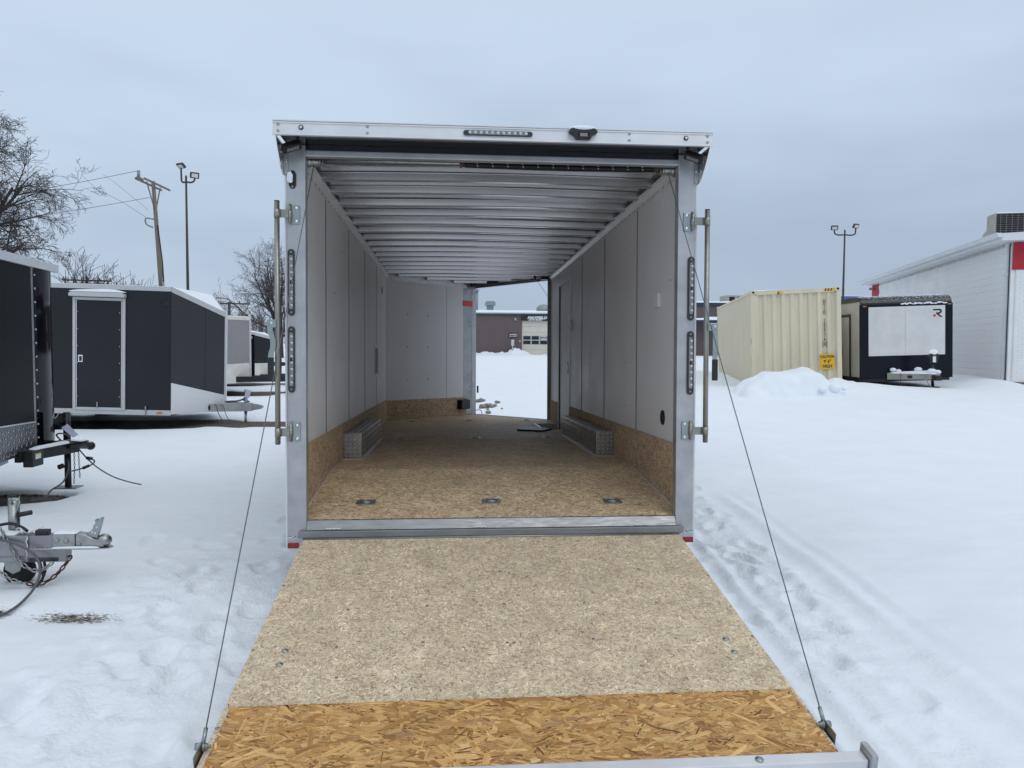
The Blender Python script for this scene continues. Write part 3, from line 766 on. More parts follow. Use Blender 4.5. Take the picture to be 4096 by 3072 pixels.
# walls: sheets with open joints
def seams(first, step, last):
    s = [0.012]; y = first
    while y < last - 0.05: s.append(y); y += step
    return s + [last]
for sx, ss in ((-1, seams(1.152, 1.322, LC)), (1, None)):
    if sx < 0:
        spans = [(ss[i], ss[i + 1]) for i in range(len(ss) - 1)]
    else:
        spans = [(0.012, 1.323), (1.323, 2.634), (2.634, 3.932), (3.932, 4.80), (5.76, LC)]
    for a, b in spans:
        mb = MB().box(min(sx * WI, sx * (WI + 0.012)), max(sx * WI, sx * (WI + 0.012)), a + 0.006, b - 0.006, -0.05, ZC + 0.02)
        part('wall_panel', mb, 'wallpanel')
    for a, b in spans[1:]:
        if a < 5.5: part('seam_strip', MB().box(*sorted((sx * (WI - 0.0035), sx * (WI - 0.0002))), a - 0.011, a + 0.011, 0.453, 2.239), 'seam')
    # dark backing behind the joints, and the outer skin
    part('wall_frame', MB().box(*sorted((sx * (WI + 0.0125), sx * (WI + 0.018))), 0.012, LC if sx < 0 else 4.8, -0.05, ZC + 0.02), 'black_steel')
part('wall_panel', MB().box(WI, WI + 0.012, 4.802, 5.758, 2.13, ZC + 0.02), 'wallpanel')
part('outer_skin', MB().box(-1.296, -1.285, 0.06, LC + 0.05, -0.16, 2.37).box(1.285, 1.296, 0.06, 4.78, -0.16, 2.37).box(1.285, 1.296, 5.78, LC + 0.05, -0.16, 2.37).box(1.285, 1.296, 4.78, 5.78, 2.13, 2.37), 'charcoal')
# nose wall, left half of the V: two sheets and an aluminium end strip
A0 = Vector((-WI, LC, 0)); A1 = Vector((NT[0], NT[1], 0)); ND = (A1 - A0)
def np_(t, z): 
    p = A0 + ND * t
    return (p.x, p.y, z)
for t0, t1, mat in ((0.002, 0.656, 'wallpanel'), (0.660, 0.862, 'wallpanel'), (0.864, 0.968, 'alu_dull')):
    part('wall_panel', MB().slab([np_(t0, BF), np_(t1, BF), np_(t1, ZC + 0.05), np_(t0, ZC + 0.05)], 0.012), mat)
nn = Vector((-ND.y, ND.x, 0)).normalized()
part('outer_skin', MB().slab([tuple(Vector(np_(1.02, -0.16)) + nn * 0.05), tuple(Vector(np_(-0.03, -0.16)) + nn * 0.05), tuple(Vector(np_(-0.03, 2.37)) + nn * 0.05), tuple(Vector(np_(1.02, 2.37)) + nn * 0.05)], 0.01), 'charcoal')
part('door_jamb', MB().slab([np_(0.97, 0.10), (NT[0] + 0.03, NT[1] - 0.005, 0.10), (NT[0] + 0.03, NT[1] - 0.005, 2.30), np_(0.97, 2.30)], 0.05), 'alu', bevel=0.003)
B0 = Vector((NT[0], NT[1], 0)); B1 = Vector((WI, LC, 0)); BD = B1 - B0
def bp_(t, z, off=0):
    p = B0 + BD * t + Vector((-BD.y, BD.x, 0)).normalized() * off
    return (p.x, p.y, z)
part('door_jamb', MB().slab([bp_(0.955, 0.10), bp_(1.0, 0.10), bp_(1.0, 2.33), bp_(0.955, 2.33)], 0.05), 'alu_sill', bevel=0.003)
part('door_sill', MB().slab([bp_(0.0, BF + 0.002, -0.02), bp_(0.955, BF + 0.002, -0.02), bp_(0.955, BF + 0.002, 0.10), bp_(0.0, BF + 0.002, 0.10)], 0.04), 'black_steel')
part('door_header', MB().slab([bp_(0.02, 2.265), bp_(0.955, 2.265), bp_(0.955, ZC + 0.05), bp_(0.02, ZC + 0.05)], 0.05), 'alu_sill')
mb = MB().slab([bp_(0.02, BF - 0.03, 0.11), bp_(0.955, BF - 0.03, 0.11), bp_(0.955, -0.22, 2.0), bp_(0.02, -0.22, 2.0)], 0.05)
part('front_ramp', mb, 'osb_ramp')
for z in (0.52, 0.62, 1.62, 1.70):
    mb = MB()
    for q in (np_(0.945, z), bp_(0.978, z)):
        mb.ball(q, 0.011, 4)
    part('bolt_head', mb, 'alu_sill')
# kick boards
for sx, y0, y1 in ((-1, 0.012, LC), (1, 0.012, 4.80), (1, 5.77, LC - 0.02)):
    for a, b in (((y0, 2.45), (2.454, 4.87), (4.874, y1)) if sx < 0 else ((y0, 2.45), (2.454, y1)) if y1 < 5 else ((y0, y1),)):
        x0, x1 = sx * (WI - 0.012), sx * (WI - 0.001)
        poly = [(a, floorz(a))] + ([(1.37, BF)] if a < 1.37 < b else []) + [(b, floorz(b)), (b, 0.452), (a, 0.452)]
        part('kick_board', MB().prism(poly, 'x', min(x0, x1), max(x0, x1)), 'osb_kick')
kn = -nn * 0.010
part('kick_board', MB().slab([tuple(Vector(np_(0.006, BF)) + kn), tuple(Vector(np_(0.895, BF)) + kn), tuple(Vector(np_(0.895, 0.438)) + kn), tuple(Vector(np_(0.006, 0.438)) + kn)], 0.0095), 'osb_kick')
# cove strips along the floor edges
for sx in (-1, 1):
    part('cove_strip', MB().tube([(sx * (WI - 0.014), 0.05, floorz(0.05) + 0.002), (sx * (WI - 0.014), 1.37, BF + 0.002), (sx * (WI - 0.014), 1.95, BF + 0.002)], 0.004, 5), 'white_trim')
# top rail with rivets
for sx in (-1, 1):
    x0, x1 = sorted((sx * (WI - 0.004), sx * (WI - 0.001)))
    rl = part('top_rail', MB().box(x0, x1, 0.06, LC - 0.01, 2.240, 2.268).prism([(sx * (WI - 0.001), 2.268), (sx * (WI - 0.005), 2.268), (sx * (WI - 0.040), 2.292), (sx * (WI - 0.040), ZC + 0.02), (sx * (WI - 0.001), ZC + 0.02)], 'y', 0.06, LC - 0.04), 'alu_trim')
    mb = MB(); y = 0.12
    while y < LC - 0.05:
        mb.ball((sx * (WI - 0.005), y, 2.254), 0.006, 3); y += 0.145
    tag(part('rivets', mb, 'alu_sill', rl), kind='stuff')
kn2 = -nn * 0.004
rl = part('top_rail', MB().slab([tuple(Vector(np_(0.004, 2.245)) + kn2), tuple(Vector(np_(0.90, 2.25)) + kn2), tuple(Vector(np_(0.90, 2.31)) + kn2), tuple(Vector(np_(0.004, 2.31)) + kn2)], 0.003), 'alu_trim')
mb = MB()
for i in range(9): mb.ball(tuple(Vector(np_(0.05 + i * 0.1, 2.265)) + kn2), 0.008, 3)
tag(part('rivets', mb, 'alu_sill', rl), kind='stuff')
# roof: crowned sheet and hat-section bows
def crown(x): return 0.016 * (1 - (x / WI) ** 2)
xs_ = [-WI + 2 * WI * i / 12 for i in range(13)]
mb = MB()
for i in range(12):
    a, b = xs_[i], xs_[i + 1]
    mb.slab([(a, 0.0, ZC + 0.052 + crown(a)), (a, LC, ZC + 0.052 + crown(a)), (b, LC, ZC + 0.052 + crown(b)), (b, 0.0, ZC + 0.052 + crown(b))], 0.006)
part('roof_sheet', mb, 'roofsheet')
mb = MB().slab([(-WI, LC, ZC + 0.052), (NT[0], NT[1] + .02, ZC + 0.052), (WI, LC, ZC + 0.052)], 0.006)
part('roof_sheet', mb, 'roofsheet')
part('outer_roof', MB().box(-1.296, 1.296, -0.19, LC, ZC + 0.09, ZC + 0.10).add([(-1.3, LC, ZC + 0.09), (1.3, LC, ZC + 0.09), (NT[0], NT[1] + .06, ZC + 0.09), (-1.3, LC, ZC + 0.10), (1.3, LC, ZC + 0.10), (NT[0], NT[1] + .06, ZC + 0.10)], [(0, 2, 1), (3, 4, 5)]), 'alu_trim')
rsb = random.Random(3)
prof = [(-0.060, 0.048), (-0.034, 0.048), (-0.028, 0.004), (-0.028, -0.004), (-0.026, -0.004), (-0.026, 0.0), (0.026, 0.0), (0.034, 0.048), (0.060, 0.048)]
yb = 0.33
while yb < LC + 1.2:
    if yb < LC: hx0, hx1 = -WI + 0.005, WI - 0.005
    else:
        t = (yb - LC) / (NT[1] - LC); hx0, hx1 = -WI + t * (WI + NT[0]) + 0.04, WI - t * (WI - NT[0]) - 0.04
    vv, ff = [], []; n = 20
    wob = rsb.uniform(-0.004, 0.004); wy = rsb.uniform(-0.01, 0.01)
    for i in range(n + 1):
        x = hx0 + (hx1 - hx0) * i / n
        dz = wob * math.sin(PI * i / n * 2)
        for (py, pz) in prof: vv.append((x, yb + py + wy, ZC + pz + crown(x) + dz))
    m = len(prof)
    for i in range(n):
        for j in range(m - 1): ff.append((i * m + j, i * m + j + 1, (i + 1) * m + j + 1, (i + 1) * m + j))
    part('roof_bow', MB().add(vv, ff), 'bow')
    yb += 0.43
# rear frame
for sx in (-1, 1):
    part('corner_post', MB().box(*sorted((sx * 1.175, sx * 1.292)), 0.0, 0.075, -0.095, 2.335), 'alu', bevel=0.006)
    part('corner_trim', MB().box(*sorted((sx * 1.2925, sx * 1.304)), 0.008, 0.10, -0.165, 2.34), 'alu_trim', bevel=0.002)
    part('post_foot', MB().box(*sorted((sx * 1.178, sx * 1.290)), -0.012, 0.06, -0.163, -0.100), 'alu', bevel=0.004)
    mb = MB()
    for i in range(9): mb.ball((sx * (1.182 + i * 0.0125), -0.002, -0.098 + 0.004 * math.sin(i * 2.3)), (0.008, 0.006, 0.005), 4)
    tag(part('weld_bead', mb, 'alu_trim'), kind='stuff')
    part('red_reflector', MB().box(*sorted((sx * 1.222, sx * 1.289)), -0.02, -0.013, -0.164, -0.130), 'red_refl', bevel=0.003)
    # curved bracket under the overhang, with its fixing plate and small screws
    arc = [(-0.22, 2.328)] + [(-0.205 + 0.205 * math.sin(a), 2.145 + 0.165 * (1 - math.sin(a)) ** 1.6) for a in [PI / 2 * i / 10 for i in range(11)]] + [(0.06, 2.145), (0.06, 2.328)]
    part('roof_bracket', MB().prism(arc, 'x', *sorted((sx * 1.3045, sx * 1.3125))), 'chrome', bevel=0.0015)
    g = part('bracket_plate', MB().box(*sorted((sx * 1.278, sx * 1.3035)), -0.006, -0.001, 2.148, 2.30), 'alu_cast')
    mb = MB()
    for z in (2.16, 2.225, 2.285): mb.lathe((sx * 1.29, -0.006, z), (0, -1, 0), [(0, 0.007), (0.004, 0.006), (0.005, 0.001)], 8)
    part('screws', mb, 'alu_trim', g)
    # small floodlight tucked into the corner of the overhang
    c = Vector((sx * 1.235, -0.12, 2.287)); ax = Vector((-sx * 0.55, -0.35, -0.75)).normalized()
    R3 = ax.to_track_quat('Z', 'Y').to_matrix().to_4x4(); R3.translation = c
    rz = Matrix.Rotation(0.9 * sx, 4, 'Z')
    f = part('floodlight', MB().box(-0.026, 0.026, -0.058, 0.058, -0.02, 0.02).xf(R3 @ rz), 'black_plastic', bevel=0.006)
    part('lens', MB().box(-0.013, 0.013, -0.040, 0.040, 0.0201, 0.0225).xf(R3 @ rz), 'lens', f)
# header cap, its ribs, rivets, soffit, cross beam
hd = part('header_cap', MB().box(-1.32, 1.32, -0.232, -0.195, 2.327, 2.404), 'alu_trim', bevel=0.004)
part('header_lip', MB().box(-1.321, 1.321, -0.237, -0.233, 2.392, 2.398).box(-1.321, 1.321, -0.24, -0.233, 2.322, 2.335).box(-1.3205, 1.3205, -0.236, -0.2, 2.4045, 2.411), 'alu_trim', hd)
mb = MB()
for x in (-1.288, -0.772, 0.798, 1.284):
    for z in (2.384, 2.346): mb.lathe((x, -0.233, z), (0, -1, 0), [(0, 0.008), (0.003, 0.008), (0.006, 0.003)], 8)
part('rivets', mb, 'alu_cast', hd)
so = part('soffit', MB().box(-1.29, 1.29, -0.194, 0.06, 2.336, 2.342), 'black_soffit')
part('soffit_edge', MB().box(-1.18, 1.18, 0.004, 0.02, 2.303, 2.334), 'black_soffit', so)
part('header_beam', MB().box(-1.176, 1.176, -0.004, 0.055, 2.262, 2.302), 'alu', bevel=0.008, seg=3)
# snow dusted along the header
part('snow_cover', MB().box(-1.25, 1.25, -0.15, 6.3, ZC + 0.101, ZC + 0.112), 'snow', bevel=0.004)
# sill: sloped plate and hinge beam
part('sill_plate', MB().prism([(0.05, 0.004), (0.010, 0.004), (-0.022, -0.052), (0.05, -0.052)], 'x', -1.1745, 1.1745), 'alu_sill', bevel=0.003)
part('sill_beam', MB().box(-1.2185, 1.2185, -0.045, 0.03, -0.095, -0.0535), 'alu_sill', bevel=0.006, seg=3)
part('hinge_tube', MB().tube([(-1.19, -0.036, -0.104), (1.19, -0.036, -0.104)], 0.011, 10), 'alu_sill')
for xa, xb in ((-1.05, -0.956), (-0.13, -0.05), (0.90, 0.99)):
    mb = MB(); n = int((xb - xa) / 0.007)
    for i in range(n): mb.ball((xa + (xb - xa) * i / n, -0.019, -0.044 + 0.0015 * math.sin(i * 1.7)), (0.006, 0.006, 0.006), 4)
    tag(part('weld_bead', mb, 'alu_trim'), kind='stuff')
# ------------------------------------------------------------------ ramp
RA = 0.1809
rc, rs_ = math.cos(RA), math.sin(RA)
# local y = -length down the ramp
RM = Matrix(((1, 0, 0, 0), (0, rc, -rs_, -0.03), (0, rs_, rc, -0.1041), (0, 0, 0, 1)))
rf = part('ramp_door', MB().box(-1.196, 1.196, -2.10, -0.012, -0.055, -0.013).xf(RM), 'charcoal2', bevel=0.004)
part('ramp_board', MB().box(-1.190, 1.190, -2.06, -0.004, -0.0125, 0.0).xf(RM), 'osb_ramp', rf, bevel=0.002)
part('ramp_flap', MB().box(-1.163, 1.172, -2.088, -1.686, 0.0008, 0.0075).xf(RM), 'osb_gold', rf, bevel=0.0015)
ANY = lambda rg, n: rg.uniform(0, PI, n)
strands('wood_flakes', rf, RM, (-1.188, 1.188, -1.70, -0.006), 60000, (0.007, 0.048), (0.0025, 0.013), ANY,
        mix_tints([(0.206, 0.121, 0.066), (0.772, 0.651, 0.444), (0.690, 0.561, 0.370), (0.597, 0.460, 0.295), (0.489, 0.348, 0.216), (0.824, 0.717, 0.510)], [0.09, 0.30, 0.26, 0.17, 0.08, 0.10]), 0.0001, 0.0008, T['pale_strand'], 5)
strands('wood_flakes', rf, RM, (-1.188, -1.166, -2.055, -1.70), 400, (0.009, 0.030), (0.003, 0.010), ANY,
        mix_tints([(0.20, 0.12, 0.075), (0.74, 0.635, 0.495), (0.60, 0.475, 0.35)], [0.1, 0.6, 0.3]), 0.0001, 0.0008, T['pale_strand'], 6)
strands('wood_strands', rf, RM, (-1.163, 1.172, -2.088, -1.686), 6200, (0.022, 0.170), (0.003, 0.029), lambda rg, n: np.where(rg.random(n) < 0.78, rg.normal(0, 0.42, n), rg.uniform(0, PI, n)),
        mix_tints([(0.165, 0.074, 0.024), (0.640, 0.370, 0.137), (0.543, 0.291, 0.100), (0.427, 0.213, 0.070), (0.320, 0.157, 0.056), (0.747, 0.461, 0.192), (0.456, 0.261, 0.126)], [0.11, 0.27, 0.23, 0.13, 0.07, 0.13, 0.06], 0.09), 0.0077, 0.0090, T['gold_strand'], 7)
bar = part('ramp_edge_bar', MB().box(-1.25, 1.262, -2.148, -2.092, -0.050, 0.016).xf(RM), 'alu_trim', rf, bevel=0.005)
tg = part('ramp_edge_bracket', MB().box(1.264, 1.290, -2.165, -2.075, -0.055, 0.045).xf(RM), 'alu', rf, bevel=0.008)
part('ramp_edge_bracket', MB().box(-1.28, -1.252, -2.165, -2.075, -0.055, 0.045).xf(RM), 'alu', rf, bevel=0.008)
wash = MB().lathe((0, 0, 0), (0, 0, 1), [(0, 0.0155), (0.003, 0.0155), (0.0045, 0.010), (0.006, 0.008), (0.0065, 0.001)], 14).mesh('washer_head_screw', T['zinc'])
scr = MB().lathe((0, 0, 0), (0, 0, 1), [(0, 0.0075), (0.002, 0.0075), (0.003, 0.004), (0.0031, 0.001)], 10).mesh('screw', T['alu_sill'])
def on_ramp(name, me, x, l, z=0.0005):
    o = link(name, me, rf); o.matrix_local = RM @ Matrix.Translation((x, -l, z)); return o
for x, l in ((-1.036, 1.27), (-1.036, 1.382), (1.039, 1.272), (1.04, 1.382)): on_ramp('washer_head_screw', wash, x, l)
for x, l in ((-1.181, 1.81), (-1.182, 1.26), (-1.18, .62), (1.18, 1.25), (1.18, 1.83), (1.18, .6), (-.805, 1.252), (-.409, 1.23), (-.012, 1.25), (-.771, 1.495), (.4, 1.24), (.8, 1.25), (-.8, .9), (-.4, .88), (0.0, .88), (.42, .88), (.8, .9), (-.79, .5), (0, .5), (.8, .5), (0.02, 1.252)):
    on_ramp('screw', scr, x, l)
on_ramp('washer_head_screw', wash, 0.856, 2.12, 0.0165); on_ramp('washer_head_screw', wash, -0.6, 2.12, 0.0165)
# cable anchors, cables, drums and torsion spring
for sx in (-1, 1):
    a = part('cable_anchor', MB().box(*sorted((sx * 1.1965, sx * 1.202)), -2.02, -1.915, -0.05, 0.035).xf(RM), 'zinc_yel', rf, bevel=0.003)
    part('anchor_bolt', MB().lathe((sx * 1.165, -1.937, 0.018), (sx, 0, 0), [(0, 0.006), (0.012, 0.006), (0.0125, 0.012), (0.022, 0.012), (0.0225, 0.018), (0.026, 0.018), (0.0265, 0.015), (0.04, 0.015), (0.055, 0.013), (0.056, 0.004)], 12).xf(RM), 'zinc', a)
    an = RM @ Vector((sx * 1.192, -1.937, 0.03)); top = Vector((sx * 1.147, 0.125, 2.235))
    d = (top - an).normalized()
    part('cable_ferrule', MB().cyl(an, an + d * 0.055, 0.008, 10), 'zinc', a)
    cbl = [an.lerp(top, i / 12) - Vector((0, 0, 0.012 * math.sin(PI * i / 12))) for i in range(13)]
    part('lift_cable', MB().tube(cbl, 0.0026, 6), 'wire')
    dr = MB().lathe((sx * 1.10, 0.125, 2.262), (sx, 0, 0), [(0, 0.012), (0.001, 0.036), (0.008, 0.036)] + [(0.010 + i * 0.0055, 0.030 + 0.0025 * (i % 2)) for i in range(11)] + [(0.072, 0.038), (0.078, 0.038), (0.0785, 0.01)], 18)
    dm = part('cable_drum', dr, 'alu_cast')
    part('drum_bracket', MB().box(*sorted((sx * 1.186, sx * 1.235)), 0.10, 0.15, 2.225, 2.335).box(*sorted((sx * 1.082, sx * 1.092)), 0.10, 0.15, 2.24, 2.335), 'alu_sill', dm)
part('torsion_shaft', MB().tube([(-1.18, 0.125, 2.276), (1.18, 0.125, 2.276)], 0.0125, 10), 'alu_cast')
sp = MB(); n = 150
for i in range(n):
    x = -0.19 + 1.235 * i / n
    sp.lathe((x, 0.125, 2.270 - 0.006 * math.sin(PI * i / n)), (1, 0, 0), [(0, 0.0185), (0.0025, 0.0235), (0.0055, 0.0235), (0.008, 0.0185)], 10)
spo = part('torsion_spring', sp, 'black_steel')
part('spring_cone', MB().lathe((-0.225, 0.125, 2.272), (1, 0, 0), [(0, 0.016), (0.001, 0.026), (0.012, 0.026), (0.014, 0.02), (0.04, 0.018)], 12), 'rust', spo)
part('spring_cone', MB().lathe((1.045, 0.125, 2.272), (1, 0, 0), [(0, 0.022), (0.018, 0.024), (0.020, 0.03), (0.032, 0.03), (0.033, 0.012)], 12), 'rust', spo)
mb = MB()
for i in range(12):
    for dy, dz in ((-0.02, -0.012), (-0.0235, 0.004)): mb.ball((-0.09 + i * 0.098 + dy, 0.125 + dy, 2.27 + dz), 0.0042, 3)
tag(part('paint_dabs', mb, 'white_ink', spo), kind='stuff')
# front door spring and drum
pa, pb = Vector(bp_(0.03, 2.322, -0.09)), Vector(bp_(0.95, 2.318, -0.09))
fs = part('torsion_shaft', MB().tube([pa, pb], 0.013, 8), 'alu_cast')
mb = MB(); n = 60
for i in range(n):
    c = pa.lerp(pb, 0.02 + 0.37 * i / n); mb.lathe(c, (pb - pa), [(0, 0.026), (0.003, 0.031), (0.006, 0.031), (0.009, 0.026)], 10)
part('torsion_spring', mb, 'black_steel', fs)
for t in (0.0, 0.87): part('cable_drum', MB().lathe(pa.lerp(pb, t), (pb - pa), [(0, 0.02), (0.001, 0.05), (0.01, 0.05), (0.012, 0.038), (0.06, 0.038), (0.062, 0.048), (0.075, 0.048), (0.076, 0.012)], 14), 'black_steel', fs)
part('shaft_bracket', MB().box(1.08, 1.235, 6.60, 6.72, 2.27, 2.34), 'black_steel', fs)
part('lift_cable', MB().tube([Vector(bp_(0.87, 2.29, -0.09)), Vector(bp_(0.93, 1.2, 0.9)), Vector(bp_(0.95, 0.0, 1.9))], 0.003, 5), 'wire')
# ------------------------------------------------------------------ lights on the rear frame
def capsule(w, h, n=7):
    r = w / 2; pts = []
    for i in range(n + 1): a = PI * i / n; pts.append((r * math.cos(a), h / 2 - r + r * math.sin(a)))
    for i in range(n + 1): a = PI + PI * i / n; pts.append((r * math.cos(a), -h / 2 + r + r * math.sin(a)))
    return pts
led_me = MB().lathe((0, 0, 0), (0, -1, 0), [(0, 0.0095), (0.002, 0.009), (0.003, 0.005), (0.006, 0.0045), (0.008, 0.002)], 10).mesh('led_bead', T['led'])
hou_me = MB().prism(capsule(0.042, 0.412), 'y', -0.012, 0).mesh('lamp_housing', T['lamp_housing'], 0.003)
len_me = MB().prism(capsule(0.025, 0.335), 'y', -0.0175, -0.0122).mesh('lens', T['lens'], 0.003)
for sx in (-1, 1):
    for zc in ((1.486, 1.010) if sx < 0 else (1.477, 0.998)):
        h = link('tail_light', hou_me, TR); h.location = (sx * 1.262, -0.0005, zc)
        o = link('lens', len_me, h)
        for i in range(8):
            b = link('led_bead', led_me, h); b.location = (0.003, -0.0178, 0.142 - 0.0405 * i)
        b = link('indicator_window', MB().prism(capsule(0.013, 0.026), 'y', -0.0195, -0.0178).mesh('indicator_window', T['black_plastic']), h)
        for z in (0.185, -0.185):
            b = link('screw', scr, h); b.location = (0, -0.0122, z); b.rotation_euler = (PI / 2, 0, 0)
# chrome lamp on the post
lb = part('post_lamp', MB().prism([(x - 1.253, z + 2.118) for x, z in ((-0.022, -0.035), (-0.010, -0.055), (0.010, -0.055), (0.022, -0.035), (0.022, 0.035), (0.010, 0.055), (-0.010, 0.055), (-0.022, 0.035))], 'y', -0.010, -0.0005), 'black_plastic', bevel=0.003)
part('lamp_cover', MB().prism([(x - 1.262, z + 2.122) for x, z in ((-0.018, -0.022), (0.006, -0.034), (0.016, -0.028), (0.018, 0.020), (0.004, 0.042), (-0.016, 0.030))], 'y', -0.038, -0.0102), 'chrome', lb, bevel=0.009, seg=3)
b = link('screw', scr, lb); b.location = (-1.252, -0.0102, 2.073); b.rotation_euler = (PI / 2, 0, 0)
# clearance lights and the ID light bar
for x in (-1.156, 1.149):
    c = part('marker_light', MB().lathe((x, -0.2325, 2.368), (0, -1, 0), [(0, 0.0145), (0.004, 0.0145), (0.006, 0.011)], 16), 'black_plastic')
    part('lens', MB().lathe((x, -0.238, 2.368), (0, -1, 0), [(0, 0.0095), (0.004, 0.008), (0.006, 0.004)], 12), 'led', c)
ib = part('light_bar', MB().prism([(y, x) for x, y in capsule(0.030, 0.415)], 'y', -0.245, -0.2328).xf(Matrix.Translation((0, 0, 2.363))), 'lamp_housing', bevel=0.003)
part('lens', MB().prism([(y, x) for x, y in capsule(0.022, 0.355)], 'y', -0.2495, -0.2452).xf(Matrix.Translation((0, 0, 2.363))), 'lens', ib, bevel=0.002)
for i in range(11):
    b = link('led_bead', led_me, ib); b.location = (-0.168 + 0.0336 * i, -0.2497, 2.363)
# rear camera pod with a cap of snow
cp = part('rear_camera', MB().prism([(0.422, 2.378), (0.432, 2.370), (0.452, 2.361), (0.470, 2.337), (0.554, 2.337), (0.566, 2.361), (0.588, 2.370), (0.598, 2.378), (0.588, 2.396), (0.555, 2.406), (0.465, 2.406), (0.432, 2.396)], 'y', -0.275, -0.2328), 'black_plastic', bevel=0.005)
part('specification_label', MB().box(0.478, 0.546, -0.2762, -0.2754, 2.345, 2.374), 'black_gloss', cp)
mb = MB()
for i in range(5): mb.box(0.487 + 0.003 * (i % 2), 0.538 - 0.004 * (i % 3), -0.2768, -0.2764, 2.3505 + i * 0.0042, 2.3517 + i * 0.0042)
part('label_print', mb, 'white_ink', cp)
sc_ = MB().ball((0.51, -0.245, 2.402), (0.088, 0.042, 0.018), 8)
part('snow_cover', sc_, 'snow', cp)
# ------------------------------------------------------------------ bar locks on the posts
for sx in (-1, 1):
    RX = sx * (1.337 if sx < 0 else 1.351)
    rod = part('lock_rod', MB().tube([(RX, -0.05, 0.494), (RX, -0.05, 1.972)], 0.0165, 14), 'zinc_yel')
    part('rod_cap', MB().cyl((RX, -0.05, 1.9722), (RX, -0.05, 1.9775), 0.0165, 14).cyl((RX, -0.05, 0.488), (RX, -0.05, 0.4938), 0.015, 14), 'black_plastic', rod)
    for zb in (1.844, 0.501):
        br = part('lock_bracket', MB().box(*sorted((sx * 1.209, sx * 1.272)), -0.009, -0.0005, zb, zb + 0.119), 'zinc', bevel=0.004)
        part('bracket_hinge', MB().cyl((sx * 1.266, -0.017, zb + 0.002), (sx * 1.266, -0.017, zb + 0.121), 0.010, 10).cyl((sx * 1.266, -0.019, zb + 0.03), (sx * 1.266, -0.019, zb + 0.09), 0.0125, 10), 'zinc_yel', br)
        part('bracket_arm', MB().box(*sorted((sx * 1.272, abs(RX) * sx)), -0.034, -0.027, zb + 0.035, zb + 0.085).tube([(RX, -0.05, zb + 0.032), (RX, -0.05, zb + 0.088)], 0.0185, 14), 'zinc_yel', br)
        for z in (zb + 0.018, zb + 0.10):
            part('bolt', MB().lathe((sx * 1.229, -0.009, z), (0, -1, 0), [(0, 0.0105), (0.002, 0.0105), (0.005, 0.006), (0.0055, 0.001)], 10), 'chrome', br)
    # handle: clamp, cranked strap, rubber grip
    HX = sx * (1.364 if sx < 0 else 1.394)
    cl = part('lock_handle', MB().box(*sorted((HX + sx * 0.018, RX)), -0.088, -0.064, 1.205, 1.252), 'zinc', bevel=0.004)
    part('bolt', MB().lathe((HX, -0.088, 1.230), (0, -1, 0), [(0, 0.009), (0.003, 0.009), (0.006, 0.004)], 10), 'alu_trim', cl)
    if sx < 0:
        cs = [(HX - 0.010, 1.25), (HX - 0.010, 1.19), (HX + 0.006, 1.13), (HX + 0.006, 1.08), (HX - 0.006, 1.03), (HX - 0.006, 0.89)]
    else:
        cs = [(HX + 0.004, 1.205), (HX + 0.004, 0.89)]
    st = spline([(x, -0.082, z) for x, z in cs], 5)
    L_, R_ = [(p.x - 0.0155, p.z) for p in st], [(p.x + 0.0155, p.z) for p in st]
    part('handle_strap', MB().prism(L_ + R_[::-1], 'y', -0.0865, -0.0805), 'zinc', cl)
    zx = cs[-1][0]
    part('handle_grip', MB().box(zx - 0.0185, zx + 0.0185, -0.092, -0.075, 0.886, 1.022), 'black_plastic', cl, bevel=0.006)
# ------------------------------------------------------------------ fittings inside
dp = MB().prism([(x, y) for x, y in ((-0.063, -0.045), (-0.050, -0.054), (0.050, -0.054), (0.063, -0.045), (0.063, 0.045), (0.050, 0.054), (-0.050, 0.054), (-0.063, 0.045))], 'z', 0.0006, 0.005)
dp_me = dp.mesh('anchor_plate', T['zinc'], 0.001)
dish_me = MB().lathe((0, 0, 0.0052), (0, 0, 1), [(0, 0.040), (0.004, 0.039), (0.0045, 0.034), (0.001, 0.028), (0.0008, 0.001)], 20).mesh('dish', T['alu_cast'])
dr_me = MB().tube([(0.028 * math.cos(a), 0.028 * math.sin(a) - 0.004, 0.010) for a in [PI * i / 10 for i in range(11)]] + [(-0.028, -0.018, 0.010), (0.028, -0.018, 0.010)], 0.0045, 7, closed=True).mesh('d_ring', T['zinc'])
for x, y in ((-.853, .402), (0.0, .400), (.839, .365), (-.827, 3.755), (0.0, 3.864), (.848, 3.934), (-.824, 6.401), (-.004, 6.552), (.868, 6.62)):
    a = link('floor_anchor', dp_me, TR); a.location = (x, y, floorz(y) + 0.0012)
    if y < 1: a.rotation_euler = (math.atan(BF / 1.37), 0, 0)
    link('dish', dish_me, a); link('d_ring', dr_me, a)
